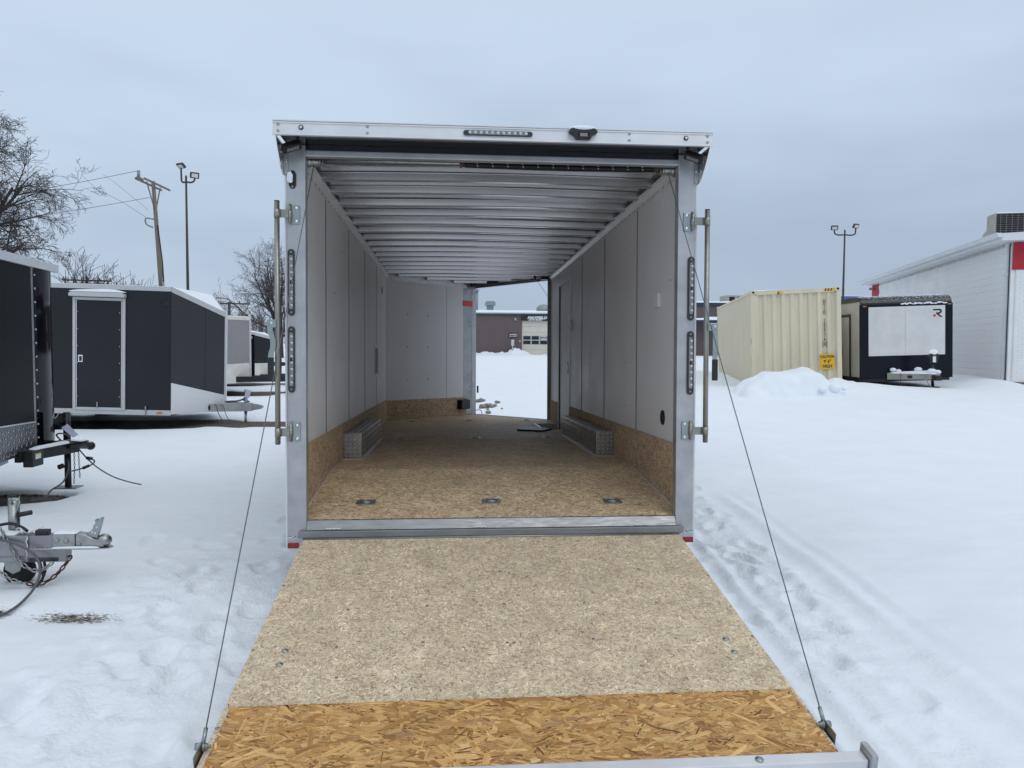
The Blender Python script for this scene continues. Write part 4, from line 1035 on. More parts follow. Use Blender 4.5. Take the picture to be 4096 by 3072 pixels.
# wheel boxes of tread plate
for sx, y0, y1 in ((-1, 1.985, 3.90), (1, 2.13, 4.24)):
    xi, xo = sx * 1.067, sx * (WI - 0.0125)
    wb = part('wheel_box', MB().box(*sorted((xi, xo)), y0, y1, BF + 0.0005, 0.369), 'diamond', bevel=0.003)
    tm = MB()
    xa = min(xi, xo)
    tag(part('tread_pattern', tread(MB(), (xa + 0.004, y0 - 0.0002, BF + 0.012), (1, 0, 0), (0, 0, 1), 0.16, 0.215, 0.034, 0.034, 0.0085, 0.004), 'alu_trim', wb), kind='stuff')  # end-face bars get a brighter metal colour to paint in the tread's highlights
    tread(tm, (xa + 0.004, y0 + 0.01, 0.3692), (1, 0, 0), (0, 1, 0), 0.16, y1 - y0 - 0.02)
    if sx < 0: tread(tm, (xi + 0.0002, y0 + 0.01, BF + 0.012), (0, 1, 0), (0, 0, 1), y1 - y0 - 0.02, 0.21)
    else: tread(tm, (xi - 0.0002, y1 - 0.01, BF + 0.012), (0, -1, 0), (0, 0, 1), y1 - y0 - 0.02, 0.21)
    tag(part('tread_pattern', tm, 'diamond', wb), kind='stuff')
    part('base_angle', MB().box(*sorted((xi, xi - sx * 0.022)), y0 + 0.002, y1, BF + 0.0006, BF + 0.004).box(*sorted((xi - sx * 0.001, xo)), y0 - 0.02, y0 - 0.001, BF + 0.0006, BF + 0.004), 'alu_trim', wb)
    mb = MB(); y = y0 + 0.05
    while y < y1: mb.ball((xi - sx * 0.012, y, BF + 0.004), (0.005, 0.005, 0.003), 3); y += 0.1
    tag(part('rivets', mb, 'black_steel', wb), kind='stuff')
# side door, its frame, latch and sticker
sdr = part('side_door', MB().box(WI + 0.004, WI + 0.03, 4.84, 5.74, 0.02, 2.09), 'doorpanel')
part('door_frame', MB().box(WI - 0.016, WI + 0.004, 4.805, 4.83, 0.452, 2.125).box(WI - 0.016, WI + 0.004, 5.735, 5.76, 0.03, 2.125).box(WI - 0.016, WI + 0.004, 4.831, 5.734, 2.075, 2.125), 'alu_trim', sdr, bevel=0.002)
part('door_gasket', MB().box(WI - 0.006, WI + 0.0035, 5.715, 5.7345, 0.03, 2.07), 'rubber', sdr)
lt = part('door_latch', MB().box(WI - 0.014, WI + 0.0035, 4.87, 4.94, 0.87, 1.02), 'black_plastic', sdr, bevel=0.004)
part('latch_plate', MB().box(WI - 0.017, WI - 0.0142, 4.89, 4.92, 0.90, 0.99), 'alu_trim', sdr)
part('instruction_sticker', MB().box(WI + 0.002, WI + 0.0038, 5.53, 5.66, 0.98, 1.30), 'white_ink', sdr)
part('door_catch', MB().box(WI - 0.03, WI - 0.0005, 4.655, 4.71, 1.42, 1.54), 'alu', bevel=0.004)
# vents, switch box, panels
def vent(sx, y, z, r):
    mb = MB().lathe((sx * WI, y, z), (-sx, 0, 0), [(0.0003, r), (0.006, r), (0.0061, r - 0.006), (0.003, r - 0.007), (0.003, 0.001)], 24)
    v = part('wall_vent', mb, 'black_plastic')
    mb = MB()
    for i in range(-5, 6):
        h = math.sqrt(max(0, (r - 0.008) ** 2 - (i * r / 6) ** 2))
        if h > 0.004: mb.box(*sorted((sx * (WI - 0.0062), sx * (WI - 0.0032))), y + i * r / 6 - 0.002, y + i * r / 6 + 0.002, z - h, z + h)
    part('grille', mb, 'black_steel', v)
vent(1, 0.538, 0.607, 0.054)
vent(-1, 5.942, 2.013, 0.05)
part('switch_box', MB().box(WI - 0.028, WI - 0.0005, 0.605, 0.71, 1.405, 1.509), 'white_sheet', bevel=0.006)
wv = part('vent_panel', MB().box(-WI + 0.0005, -WI + 0.007, 4.848, 5.328, 0.82, 1.226), 'white_sheet', bevel=0.003)
part('vent_slot', MB().box(-WI + 0.0072, -WI + 0.009, 4.93, 5.25, 0.86, 1.19), 'hvac_d', wv)
s1 = Vector(np_(0.852, 1.954)) + kn2; s2 = Vector(np_(0.98, 1.954)) + kn2
part('red_sticker', MB().slab([tuple(s1), tuple(s2), (s2.x, s2.y, 2.047), (s1.x, s1.y, 2.047)], 0.002), 'red')
bx = part('junction_box', MB().slab([tuple(Vector(np_(0.80, 0.245)) - nn * 0.085), tuple(Vector(np_(0.905, 0.245)) - nn * 0.085), tuple(Vector(np_(0.905, 0.392)) - nn * 0.085), tuple(Vector(np_(0.80, 0.392)) - nn * 0.085)], 0.074), 'black_plastic', bevel=0.006)
part('junction_box_flange', MB().slab([tuple(Vector(np_(0.782, 0.235)) - nn * 0.0125), tuple(Vector(np_(0.92, 0.235)) - nn * 0.0125), tuple(Vector(np_(0.92, 0.402)) - nn * 0.0125), tuple(Vector(np_(0.782, 0.402)) - nn * 0.0125)], 0.002), 'black_plastic', bx)
# wall screws, two columns per sheet
mb = MB()
rsw = random.Random(2)
for sx_, ys_w in ((-1, (1.62, 2.0, 2.9, 3.3, 4.3, 4.6, 5.6, 6.0)), (1, (0.35, 1.0, 1.7, 2.2, 3.0, 3.45, 4.35, 6.2))):
    for y in ys_w:
        for z in (0.62, 1.02, 1.55, 1.98):
            if rsw.random() < 0.4: mb.ball((sx_ * (WI - 0.001), y + rsw.uniform(-.03, .03), z + rsw.uniform(-.03, .03)), (0.003, 0.006, 0.006), 3)
tag(part('wall_screws', mb, 'black_plastic'), kind='stuff')
for t in (0.22, 0.44):
    for z in (0.75, 1.25, 1.75): part('nose_screw', MB().ball(tuple(Vector(np_(t, z)) - nn * 0.001), 0.010, 3), 'black_plastic')
# dome swirls on the right wall are faint glue rings
for y, z, r in ((0.651, 2.19, 0.075), (4.753, 2.19, 0.07)):
    part('glue_ring', MB().tube([(WI - 0.0008, y + r * math.cos(a), z + r * math.sin(a)) for a in [0.3 + 4.2 * i / 18 for i in range(19)]], 0.0035, 4), 'white_sheet')
# wheels under the trailer (outside)
for sx in (-1, 1):
    for y in (2.6, 3.45):
        w = part('wheel', MB().lathe((sx * 1.06, y, -0.235), (sx, 0, 0), [(0, 0.20), (0.01, 0.31), (0.05, 0.345), (0.15, 0.345), (0.19, 0.31), (0.20, 0.20)], 28), 'rubber')
        part('rim', MB().lathe((sx * 1.25, y, -0.235), (sx, 0, 0), [(0, 0.20), (0.01, 0.195), (-0.02, 0.15), (0.0, 0.07), (0.012, 0.05), (0.013, 0.001)], 20), 'alu_cast', w)
# tongue at the far end with jack (part of it shows past the nose jamb)
part('tongue', MB().tube([(-0.9, 7.2, -0.13), (0.12, 9.5, -0.15)], 0.05, 4).tube([(1.0, 7.0, -0.13), (0.12, 9.5, -0.15)], 0.05, 4), 'alu')
part('jack_post', MB().tube([(0.14, 9.0, -0.55), (0.14, 9.0, 0.15)], 0.03, 10).tube([(0.14, 9.0, -0.60), (0.14, 9.0, -0.55)], 0.09, 12), 'black_steel')
part('door_grip', MB().box(0.165, 0.195, 8.12, 8.14, 0.50, 0.62), 'black_plastic', bevel=0.006)
part('cable_hook', MB().tube(spline([(0.15, 8.1, 0.20), (0.20, 8.12, 0.21), (0.24, 8.13, 0.19), (0.26, 8.13, 0.13)], 4), 0.006, 6), 'black_steel')
# loose lid of the step well lying on the floor
ld = MB().prism([(0.56, 4.80), (0.86, 4.62), (1.03, 4.92), (0.74, 5.18)], 'z', 0, 0.022)
ang = Matrix.Translation((0, 0, FZ)) @ Matrix.Rotation(-TILT, 4, 'X') @ Matrix.Translation((0, 0, BF + 0.0015))
lido = ld.build('hatch_lid', T['black_plastic'], None, 0.004)
lido.matrix_world = ang
tag(lido, 'flat black lid lying loose on the trailer floor near the far opening', 'lid')
# ------------------------------------------------------------------ shared pieces for the other trailers
def P(parent, name, mb, mat, bevel=0, seg=2):
    return mb.build(name, T[mat], parent, bevel, seg)

def snow_slab(poly_top, thick, seed=0, droop=0.01):
    """uneven snow lying on a flat polygon (list of 3-D points, counter-clockwise from above)"""
    Pp = [Vector(p) for p in poly_top]
    c = sum(Pp, Vector()) / len(Pp)
    n_ = 10; rings = [0.0, 0.35, 0.65, 0.85, 0.95, 1.0]
    edge = []
    for i in range(len(Pp)):
        a, b = Pp[i], Pp[(i + 1) % len(Pp)]
        for k_ in range(n_): edge.append(a.lerp(b, k_ / n_))
    rs2 = random.Random(seed)
    mb = MB(); vv = []; m = len(edge)
    for ri, r in enumerate(rings):
        for q in edge:
            p = c.lerp(q, r * (0.985 + 0.015 * rs2.random()) if r == 1.0 else r)
            h = thick * (1 - r ** 6) * (0.75 + 0.5 * mnoise.noise(Vector((p.x * 1.3, p.y * 1.3, seed)))) + (0.0 if r == 1 else 0.004)
            vv.append((p.x, p.y, p.z + h))
    ff = []
    for ri in range(len(rings) - 1):
        for j in range(m):
            ff.append((ri * m + j, (ri + 1) * m + j, (ri + 1) * m + (j + 1) % m, ri * m + (j + 1) % m))
    mb.add(vv, ff, True)
    return mb

def chain(path, ll=0.034, r=0.0035, w=0.011):
    Pp = [Vector(p) for p in path]
    d = [0.0]
    for i in range(1, len(Pp)): d.append(d[-1] + (Pp[i] - Pp[i - 1]).length)
    def at(s):
        for i in range(1, len(d)):
            if s <= d[i] or i == len(d) - 1:
                t = (s - d[i - 1]) / max(1e-6, d[i] - d[i - 1]); return Pp[i - 1].lerp(Pp[i], t)
    mb = MB(); pitch = ll - 2.1 * r; n = int(d[-1] / pitch)
    for i in range(n):
        a, b = at(i * pitch), at((i + 1) * pitch)
        c = (a + b) / 2; ax = (b - a).normalized()
        u = ax.cross(Vector((0, 0, 1)))
        if u.length < 0.1: u = ax.cross(Vector((1, 0, 0)))
        u.normalize(); v = ax.cross(u)
        s_ = (u * 0.75 + v * 0.66) if i % 2 else (v * 0.75 - u * 0.66)
        ring = []
        for k_ in range(10):
            t = 2 * PI * k_ / 10
            ring.append(c + ax * (math.copysign(abs(math.cos(t)) ** 0.7, math.cos(t)) * (ll / 2 - r)) + s_ * (math.sin(t) * (w - r)))
        mb.tube(ring, r, 5, closed=True)
    return mb

def jack(parent, base, ztop, zfoot, r, mat, handle=(1, 0.2, 0), foot='plate', sub='jack'):
    x, y = base
    j = P(parent, sub, MB().tube([(x, y, zfoot + 0.25), (x, y, ztop)], r, 14).tube([(x, y, zfoot), (x, y, zfoot + 0.26)], r * 0.8, 12), mat)
    if foot == 'plate':
        P(j, 'foot_plate', MB().box(x - 0.10, x + 0.10, y - 0.08, y + 0.08, zfoot - 0.012, zfoot), mat, 0.004)
    return j

def enclosed(name, label, origin, rotz, pitch, w, Lb, z0, z1, nl, zt, side, nose, lower, lz, rail='white_trim', lowrail=True, split=True,
             tongue='alu', tz=0.24, tlen=0.75, zfoot=-0.1, jtop=0.6, snow=0.03, group=None, wheels=True, tipmat='alu_trim', seed=1):
    root = empty(name, origin, (0, pitch, rotz))
    tag(root, label, 'trailer', group)
    h = w / 2
    P(root, 'side_wall', MB().slab([(-Lb, -h, z0), (0, -h, z0), (0, -h, z1), (-Lb, -h, z1)], 0.03), side)
    P(root, 'side_wall', MB().slab([(0, h, z0), (-Lb, h, z0), (-Lb, h, z1), (0, h, z1)], 0.03), side)
    P(root, 'rear_wall', MB().slab([(-Lb, h, z0), (-Lb, -h, z0), (-Lb, -h, z1), (-Lb, h, z1)], 0.03), side)
    P(root, 'roof', MB().slab([(-Lb, -h, z1 - 0.002), (0, -h, z1 - 0.002), (0, h, z1 - 0.002), (-Lb, h, z1 - 0.002)], 0.02), 'white_sheet')
    P(root, 'underbody', MB().box(-Lb, 0, -h + 0.04, h - 0.04, z0 - 0.03, z0 + 0.02), 'black_steel')
    a, b, c = Vector((0, -h, 0)), Vector((nl, 0, 0)), Vector((0, h, 0))
    def nz(t, lo, hi): return lo + (hi - lo) * t
    lc, lt = lz
    for q0, q1 in ((a, b), (c, b)):
        near = q0 is a
        for t0, t1 in (((0.0, 0.60), (0.606, 1.0)) if split else ((0, 1.0),)):
            p, q = q0.lerp(q1, t0), q0.lerp(q1, t1)
            pts = [(p.x, p.y, nz(t0, lc, lt)), (q.x, q.y, nz(t1, lc, lt)), (q.x, q.y, nz(t1, z1, zt)), (p.x, p.y, nz(t0, z1, zt))]
            P(root, 'nose_panel', MB().slab(pts if near else pts[::-1], 0.02), nose)
        p, q = q0, q1
        pts = [(p.x, p.y, z0), (q.x, q.y, z0), (q.x, q.y, lt - 0.001), (p.x, p.y, lc - 0.001)]
        P(root, 'stone_guard', MB().slab(pts if near else pts[::-1], 0.021), lower)
        # rails along the top edge
        off = Vector(((-1 if not near else 1) * (q.y - p.y), (1 if not near else -1) * (q.x - p.x), 0)).normalized() * 0.012
        if near: off = Vector((q.y - p.y, -(q.x - p.x), 0)).normalized() * 0.012
        pts = [(p.x + off.x, p.y + off.y, z1 - 0.095), (q.x + off.x, q.y + off.y, zt - 0.095), (q.x + off.x, q.y + off.y, zt + 0.012), (p.x + off.x, p.y + off.y, z1 + 0.012)]
        P(root, 'nose_rail', MB().slab(pts if near else pts[::-1], 0.011), rail)
    P(root, 'nose_roof', MB().slab([(0, -h, z1), (nl, 0, zt), (0, h, z1)], 0.02), 'white_sheet')
    P(root, 'top_rail', MB().box(-Lb, 0.0, -h - 0.014, -h - 0.001, z1 - 0.08, z1 + 0.012), rail, 0.002)
    if lowrail: P(root, 'bottom_rail', MB().box(-Lb, 0.0, -h - 0.014, -h - 0.001, z0 - 0.02, z0 + 0.08), rail, 0.002)
    P(root, 'nose_corner', MB().box(nl - 0.02, nl + 0.028, -0.03, 0.03, z0, zt + 0.01), tipmat, 0.008)
    if snow:
        P(root, 'snow_cover', snow_slab([(-Lb, -h, z1 + 0.012), (-0.02, -h, z1 + 0.012), (-0.02, h, z1 + 0.012), (-Lb, h, z1 + 0.012)], snow, seed), 'snow')
        P(root, 'snow_cover', snow_slab([(0.0, -h, z1 + 0.013), (nl - 0.02, 0, zt + 0.014), (0.0, h, z1 + 0.013)], snow, seed + 5), 'snow')
    # tongue: A-frame, coupler, jack
    ex = nl + tlen
    bw = 0.085
    for s_ in (-1, 1):
        p, q = Vector((-0.1, s_ * 0.62, tz)), Vector((ex - 0.15, s_ * 0.05, tz))
        d = (q - p).normalized(); n_ = Vector((-d.y, d.x, 0)) * 0.028
        mb = MB().add([p - n_ + Vector((0, 0, -bw)), q - n_ + Vector((0, 0, -bw)), q + n_ + Vector((0, 0, -bw)), p + n_ + Vector((0, 0, -bw)), p - n_ + Vector((0, 0, bw)), q - n_ + Vector((0, 0, bw)), q + n_ + Vector((0, 0, bw)), p + n_ + Vector((0, 0, bw))],
                      [(0, 3, 2, 1), (4, 5, 6, 7), (0, 1, 5, 4), (1, 2, 6, 5), (2, 3, 7, 6), (3, 0, 4, 7)])
        P(root, 'tongue_beam', mb, tongue, 0.004)
    P(root, 'coupler', MB().prism([(ex - 0.30, tz + 0.075), (ex - 0.06, tz + 0.07), (ex + 0.06, tz + 0.045), (ex + 0.10, tz + 0.015), (ex + 0.06, tz - 0.03), (ex - 0.12, tz - 0.07), (ex - 0.30, tz - 0.075)], 'y', -0.045, 0.045), 'alu_cast' if tongue == 'alu' else 'black_steel', 0.01)
    jack(root, (ex - 0.28, 0.0), jtop, zfoot, 0.035, 'alu_cast' if tongue == 'alu' else 'black_steel')
    if wheels:
        for s_ in (-1, 1):
            for wx in (-Lb * 0.45, -Lb * 0.45 - 0.85):
                wv_ = P(root, 'wheel', MB().lathe((wx, s_ * (h - 0.26), zfoot + 0.33), (0, s_, 0), [(0, 0.2), (0.02, 0.32), (0.06, 0.335), (0.16, 0.335), (0.2, 0.3), (0.21, 0.2)], 24), 'rubber')
                P(wv_, 'rim', MB().lathe((wx, s_ * (h - 0.05), zfoot + 0.33), (0, s_, 0), [(0, 0.2), (0.005, 0.19), (-0.02, 0.12), (0.0, 0.06), (0.001, 0.001)], 18), 'alu_cast')
    return root

# ------------------------------------------------------------------ charcoal trailer, side on, left of the middle
dk = enclosed('enclosed_trailer', 'charcoal grey trailer standing side-on with silver framed side door and white nose guard', (-5.83, 12.02, 0), 0.0, 0.024, 2.55, 5.2, 0.17, 2.685, 0.68, 2.255,
              'charcoal', 'charcoal2', 'atp_white', (0.80, 0.49), zfoot=-0.14, jtop=0.62, tz=0.245, tlen=0.72, snow=0.02, seed=2)
hy = -1.275
fr = P(dk, 'door_frame', MB().box(-1.86, -1.805, hy - 0.035, hy - 0.001, 0.23, 2.44).box(-0.925, -0.87, hy - 0.035, hy - 0.001, 0.23, 2.44).box(-1.804, -0.926, hy - 0.035, hy - 0.001, 2.385, 2.44).box(-1.804, -0.926, hy - 0.035, hy - 0.001, 0.23, 0.285), 'white_trim', 0.006)
lf = P(dk, 'door', MB().box(-1.798, -0.932, hy - 0.022, hy - 0.001, 0.292, 2.378), 'charcoal', 0.003)
P(lf, 'door_edge', MB().box(-1.797, -1.785, hy - 0.028, hy - 0.0225, 0.292, 2.378).box(-0.945, -0.933, hy - 0.028, hy - 0.0225, 0.292, 2.378), 'alu_trim')
P(lf, 'latch', MB().box(-1.755, -1.665, hy - 0.034, hy - 0.0225, 1.17, 1.31), 'chrome', 0.006)
P(lf, 'latch_paddle', MB().box(-1.735, -1.685, hy - 0.038, hy - 0.0342, 1.19, 1.285), 'black_plastic', 0.004)
mb = MB()
for z in (0.5, 0.83, 1.16, 1.49, 1.82, 2.15):
    for x in (-1.768, -0.975): mb.ball((x, hy - 0.029, z), 0.010, 3)
tag(P(lf, 'rivets', mb, 'white_trim'), kind='stuff')
dc = P(dk, 'drip_cap', MB().prism([(-1.90, 2.45), (-0.85, 2.45), (-0.85, 2.51), (-0.90, 2.54), (-1.85, 2.54), (-1.90, 2.51)], 'y', hy - 0.12, hy - 0.001), 'white_trim', 0.01)
P(dc, 'snow_cover', snow_slab([(-1.9, hy - 0.12, 2.545), (-0.85, hy - 0.12, 2.545), (-0.85, hy - 0.002, 2.545), (-1.9, hy - 0.002, 2.545)], 0.05, 9), 'snow')
for x in (-1.39, -0.47): P(dk, 'door_holdback', MB().box(x - 0.012, x + 0.012, hy - 0.05, hy - 0.03, 0.27 if x < -1 else 0.16, 0.39 if x < -1 else 0.33), 'alu_cast', 0.004)
P(dk, 'side_marker_light', MB().box(-0.27, -0.16, hy - 0.028, hy - 0.0145, 0.185, 0.215), 'amber', 0.004)
hexr = [(-0.115 + 0.10 * math.cos(PI / 6 + PI / 3 * i), 2.36 + 0.075 * math.sin(PI / 6 + PI / 3 * i)) for i in range(6)]
em = P(dk, 'emblem', MB().tube([(x, hy - 0.002, z) for x, z in hexr], 0.008, 4, closed=True), 'black_ink')
text('emblem_letters', 'FR', 0.115, T['black_ink'], em, face_m((-0.115, hy - 0.003, 2.36), (1, 0, 0), (0, 0, 1)), 0.001, 0.2, 0.004, xs=1.1)
# brake cable, hitch clutter and stickers on its tongue
tq = P(dk, 'tongue_sticker', MB().box(0.42, 0.50, -0.42, -0.418, 0.20, 0.29), 'black_ink')
tq.parent = dk
cb = [(0.55, -0.34, 0.28), (0.62, -0.42, 0.30), (0.68, -0.44, 0.12), (0.78, -0.42, -0.05), (0.92, -0.42, -0.13)]
P(dk, 'breakaway_cable', MB().tube(spline(cb), 0.008, 6).tube(spline([(x + 0.15, y - 0.02, z) for x, y, z in cb]), 0.007, 6), 'cable')
P(dk, 'wiring_bundle', MB().tube(spline([(0.62, 0, 0.34), (0.8, -0.03, 0.36), (0.95, 0.02, 0.37), (1.08, -0.03, 0.42), (1.16, 0.02, 0.48), (1.05, 0.03, 0.40), (1.2, -0.02, 0.36)]), 0.018, 6), 'cable')
P(dk, 'hang_tag', MB().slab([(1.10, -0.05, 0.46), (1.20, -0.05, 0.44), (1.24, -0.05, 0.60), (1.14, -0.05, 0.63)], 0.002), 'tagcard')

# ------------------------------------------------------------------ trailers standing behind it
MT['black'] = MT['black_steel']
gt = enclosed('enclosed_trailer', 'white trailer with a mid-grey nose panel, just behind the charcoal one', (-7.05, 19.36, 0), 0.0, 0, 2.1, 4.5, 0.38, 2.40, 0.56, 2.40,
              'white_sheet', 'grey_sheet', 'cream_sheet', (0.96, 0.99), rail='cream_sheet', split=False, tongue='black', tz=0.50, tlen=1.45, zfoot=0.10, jtop=0.95, snow=0.02, tipmat='alu_trim', seed=3)
P(gt, 'side_trim', MB().slab([(0.006, -1.06, 0.38), (0.065, -0.95, 0.38), (0.065, -0.95, 2.38), (0.006, -1.06, 2.38)], 0.004), 'cream_sheet')
bt = enclosed('enclosed_trailer', 'low black trailer with white lower nose, farther off past the grey-nosed one', (-7.12, 23.15, 0), 0.0, 0, 1.5, 3.2, 0.40, 1.98, 0.46, 1.82,
              'black_gloss', 'charcoal', 'cream_sheet', (0.90, 0.90), split=False, tongue='black', tz=0.42, tlen=0.9, zfoot=0.12, jtop=0.8, snow=0.03, seed=4)
P(bt, 'round_emblem', MB().lathe((-0.12, -0.752, 1.80), (0, -1, 0), [(0, 0.06), (0.003, 0.06), (0.004, 0.001)], 14), 'grey_sheet')
enclosed('enclosed_trailer', 'farthest black trailer, a sliver seen between lock rod and left post', (-9.15, 29.3, 0), 0.0, 0, 2.2, 5, 0.62, 2.15, 0.8, 1.95,
         'charcoal', 'black_gloss', 'cream_sheet', (1.05, 1.05), split=False, tongue='black', tz=0.7, tlen=0.9, zfoot=0.25, jtop=1.1, snow=0.03, seed=6)
wb_ = MB().box(-0.17, 0.30, -0.12, 0.12, 0, 0.055).build('wood_block', T['plank'], None, 0.004)
wb_.location = (-5.29, 19.36, gh(-5.29, 19.36) - 0.02)
tag(wb_, 'brown plank block under the jack of the grey-nosed trailer', 'wood block')

# ------------------------------------------------------------------ black trailer cut by the left edge
bk = empty('enclosed_trailer', (-5.4, 3.0, 0))
tag(bk, 'glossy black trailer at the left edge with tread plate along its lower nose', 'trailer')
def W2(x, y, z): return (x + 5.4, y - 3.0, z)
C0, C1, C2_ = (-4.42, 2.15), (-4.555, 3.41), (-4.60, 3.93)
zb, zt_ = 0.465, 2.36
arc = []
for i in range(9):
    t = i / 8
    # rounded nose: from C1 towards the tip, bulging, then turning away
    p0, p1, p2 = Vector((*C1, 0)), Vector((-4.49, 4.17, 0)), Vector((-5.2, 4.36, 0))
    q = p0 * (1 - t) ** 2 + p1 * 2 * t * (1 - t) + p2 * t * t
    arc.append((q.x, q.y))
P(bk, 'nose_panel', MB().slab([W2(*C0, 0.80), W2(*C1, 0.765), W2(*C1, zt_), W2(*C0, zt_)], 0.02), 'black_matt')
ncap = MB()
nz_ = 6
vv, ff = [], []
for i, (x, y) in enumerate(arc):
    for j in range(nz_ + 1): vv.append(W2(x, y, zb - 0.01 + (zt_ - zb) * j / nz_))
for i in range(len(arc) - 1):
    for j in range(nz_): ff.append((i * (nz_ + 1) + j, (i + 1) * (nz_ + 1) + j, (i + 1) * (nz_ + 1) + j + 1, i * (nz_ + 1) + j + 1))
nc = P(bk, 'nose_cap', ncap.add(vv, ff, True), 'black_cap')
P(bk, 'seam_strip', MB().slab([W2(C1[0] + 0.004, C1[1] - 0.035, zb), W2(C1[0] + 0.004, C1[1] + 0.002, zb), W2(C1[0] + 0.004, C1[1] + 0.002, zt_), W2(C1[0] + 0.004, C1[1] - 0.035, zt_)], 0.01), 'alu_sill')
for i in range(13):
    z = 0.60 + i * 0.14
    P(nc, 'rivet', MB().ball(W2(C1[0] + 0.008, C1[1] + 0.025, z), 0.011, 4), 'white_trim')
gd = P(bk, 'stone_guard', MB().slab([W2(C0[0] + 0.004, C0[1], zb), W2(C1[0] + 0.004, C1[1] - 0.036, zb), W2(C1[0] + 0.004, C1[1] - 0.036, 0.77), W2(C0[0] + 0.004, C0[1], 0.81)], 0.02), 'diamond_d')
dv = (Vector((*C1, 0)) - Vector((*C0, 0))).normalized()
tag(P(gd, 'tread_pattern', tread(MB(), W2(C0[0] + 0.0045, C0[1] + 0.02, zb + 0.01), tuple(dv), (0, 0, 1), 1.19, 0.29, 0.052, 0.045, 0.012, 0.004), 'diamond'), kind='stuff')
P(bk, 'guard_edge', MB().tube([W2(C0[0] + 0.012, C0[1], 0.81), W2(C1[0] + 0.012, C1[1] - 0.036, 0.77)], 0.008, 6), 'alu_trim')
P(bk, 'bottom_rail', MB().slab([W2(C0[0] + 0.01, C0[1], zb - 0.06), W2(C1[0] - 0.06, C1[1] - 0.4, zb - 0.06), W2(C1[0] - 0.06, C1[1] - 0.4, zb - 0.005), W2(C0[0] + 0.01, C0[1], zb - 0.005)], 0.03), 'white_trim')
P(bk, 'top_rail', MB().slab([W2(C0[0] + 0.03, C0[1], zt_ - 0.0), W2(-4.57, 3.98, zt_ - 0.01), W2(-4.57, 3.98, zt_ + 0.075), W2(C0[0] + 0.03, C0[1], zt_ + 0.085)], 0.05), 'alu_trim', 0.003)
body = [C0, C1] + arc[1:] + [(-5.75, 4.55), (-8.1, 2.7), (-6.6, 0.72)]
P(bk, 'body', MB().prism([(x + 5.4 - 0.06 * (1 if x > -5 else -0.2), y - 3.0 - (0.05 if y > 3.4 else 0)) for x, y in body], 'z', zb + 0.01, zt_ - 0.002), 'black_matt')
P(bk, 'snow_cover', snow_slab([W2(x, y, zt_ + 0.07) for x, y in (C0, (-4.60, 3.9), (-5.75, 4.5), (-8.1, 2.7), (-6.6, 0.72))], 0.07, 12), 'snow')
# its tongue: black beam with breakaway box, jack, coupler, cables and chains
q0, q1 = Vector((-4.50, 2.95, 0.465)), Vector((-4.34, 3.80, 0.455))
dd = (q1 - q0).normalized(); nx_ = Vector((dd.y, -dd.x, 0)) * 0.03
def beam(q0, q1, nx_, hb):
    U = Vector((0, 0, hb))
    pts = [q0 - nx_ - U, q1 - nx_ - U, q1 + nx_ - U, q0 + nx_ - U, q0 - nx_ + U, q1 - nx_ + U, q1 + nx_ + U, q0 + nx_ + U]
    return MB().add([W2(*p) for p in pts], [(0, 3, 2, 1), (4, 5, 6, 7), (0, 1, 5, 4), (1, 2, 6, 5), (2, 3, 7, 6), (3, 0, 4, 7)])
P(bk, 'tongue_beam', beam(q0, q1, nx_, 0.055), 'black_steel', 0.004)
P(bk, 'tongue_beam', beam(Vector((-5.1, 3.9, 0.455)), Vector((-4.42, 3.86, 0.455)), Vector((0, 0.03, 0)), 0.055), 'black_steel', 0.004)
P(bk, 'tongue_plate', MB().prism([(x + 5.4, y - 3) for x, y in ((-4.42, 3.55), (-4.34, 3.55), (-4.24, 3.86), (-4.30, 3.92), (-4.6, 3.92))], 'z', 0.505, 0.515), 'black_steel')
P(bk, 'snow_cover', snow_slab([W2(-4.47, 3.1, 0.516), W2(-4.40, 3.1, 0.516), W2(-4.30, 3.78, 0.516), W2(-4.40, 3.84, 0.516)], 0.035, 22), 'snow')
bxo = P(bk, 'battery_box', MB().box(0.925, 1.02, -0.0, 0.20, 0.355, 0.515).xf(Matrix.Rotation(0.0, 4, 'Z')), 'black_plastic', 0.008)
P(bxo, 'warning_label', MB().box(1.0202, 1.0215, 0.05, 0.15, 0.43, 0.485), 'white_ink')
P(bxo, 'warning_band', MB().box(1.0216, 1.0222, 0.05, 0.15, 0.474, 0.485), 'yellow')
cpl = P(bk, 'coupler', MB().tube([W2(-4.36, 3.62, 0.50), W2(-4.32, 3.78, 0.485), W2(-4.28, 3.90, 0.455)], [0.05, 0.05, 0.04], 10).ball(W2(-4.265, 3.95, 0.445), 0.048, 8), 'black_steel')
P(cpl, 'snow_cover', snow_slab([W2(-4.37, 3.66, 0.535), W2(-4.30, 3.66, 0.535), W2(-4.24, 3.92, 0.485), W2(-4.30, 3.94, 0.485)], 0.02, 23), 'snow')
jx, jy = -4.42, 3.76
jk = P(bk, 'jack', MB().tube([W2(jx, jy, 0.50), W2(jx, jy, 0.835)], 0.036, 14).tube([W2(jx, jy, 0.02), W2(jx, jy, 0.50)], 0.033, 12), 'black_steel')
P(jk, 'foot_plate', MB().box(jx + 5.4 - 0.12, jx + 5.4 + 0.12, jy - 3.09, jy - 2.91, 0.012, 0.022), 'alu_cast')
P(jk, 'crank', MB().tube(spline([W2(jx, jy - 0.05, 0.80), W2(jx + 0.03, jy - 0.08, 0.79), W2(jx - 0.06, jy - 0.10, 0.68)], 4), 0.007, 6).tube([W2(jx - 0.05, jy - 0.10, 0.685), W2(jx + 0.06, jy - 0.08, 0.68)], 0.015, 8), 'black_steel')
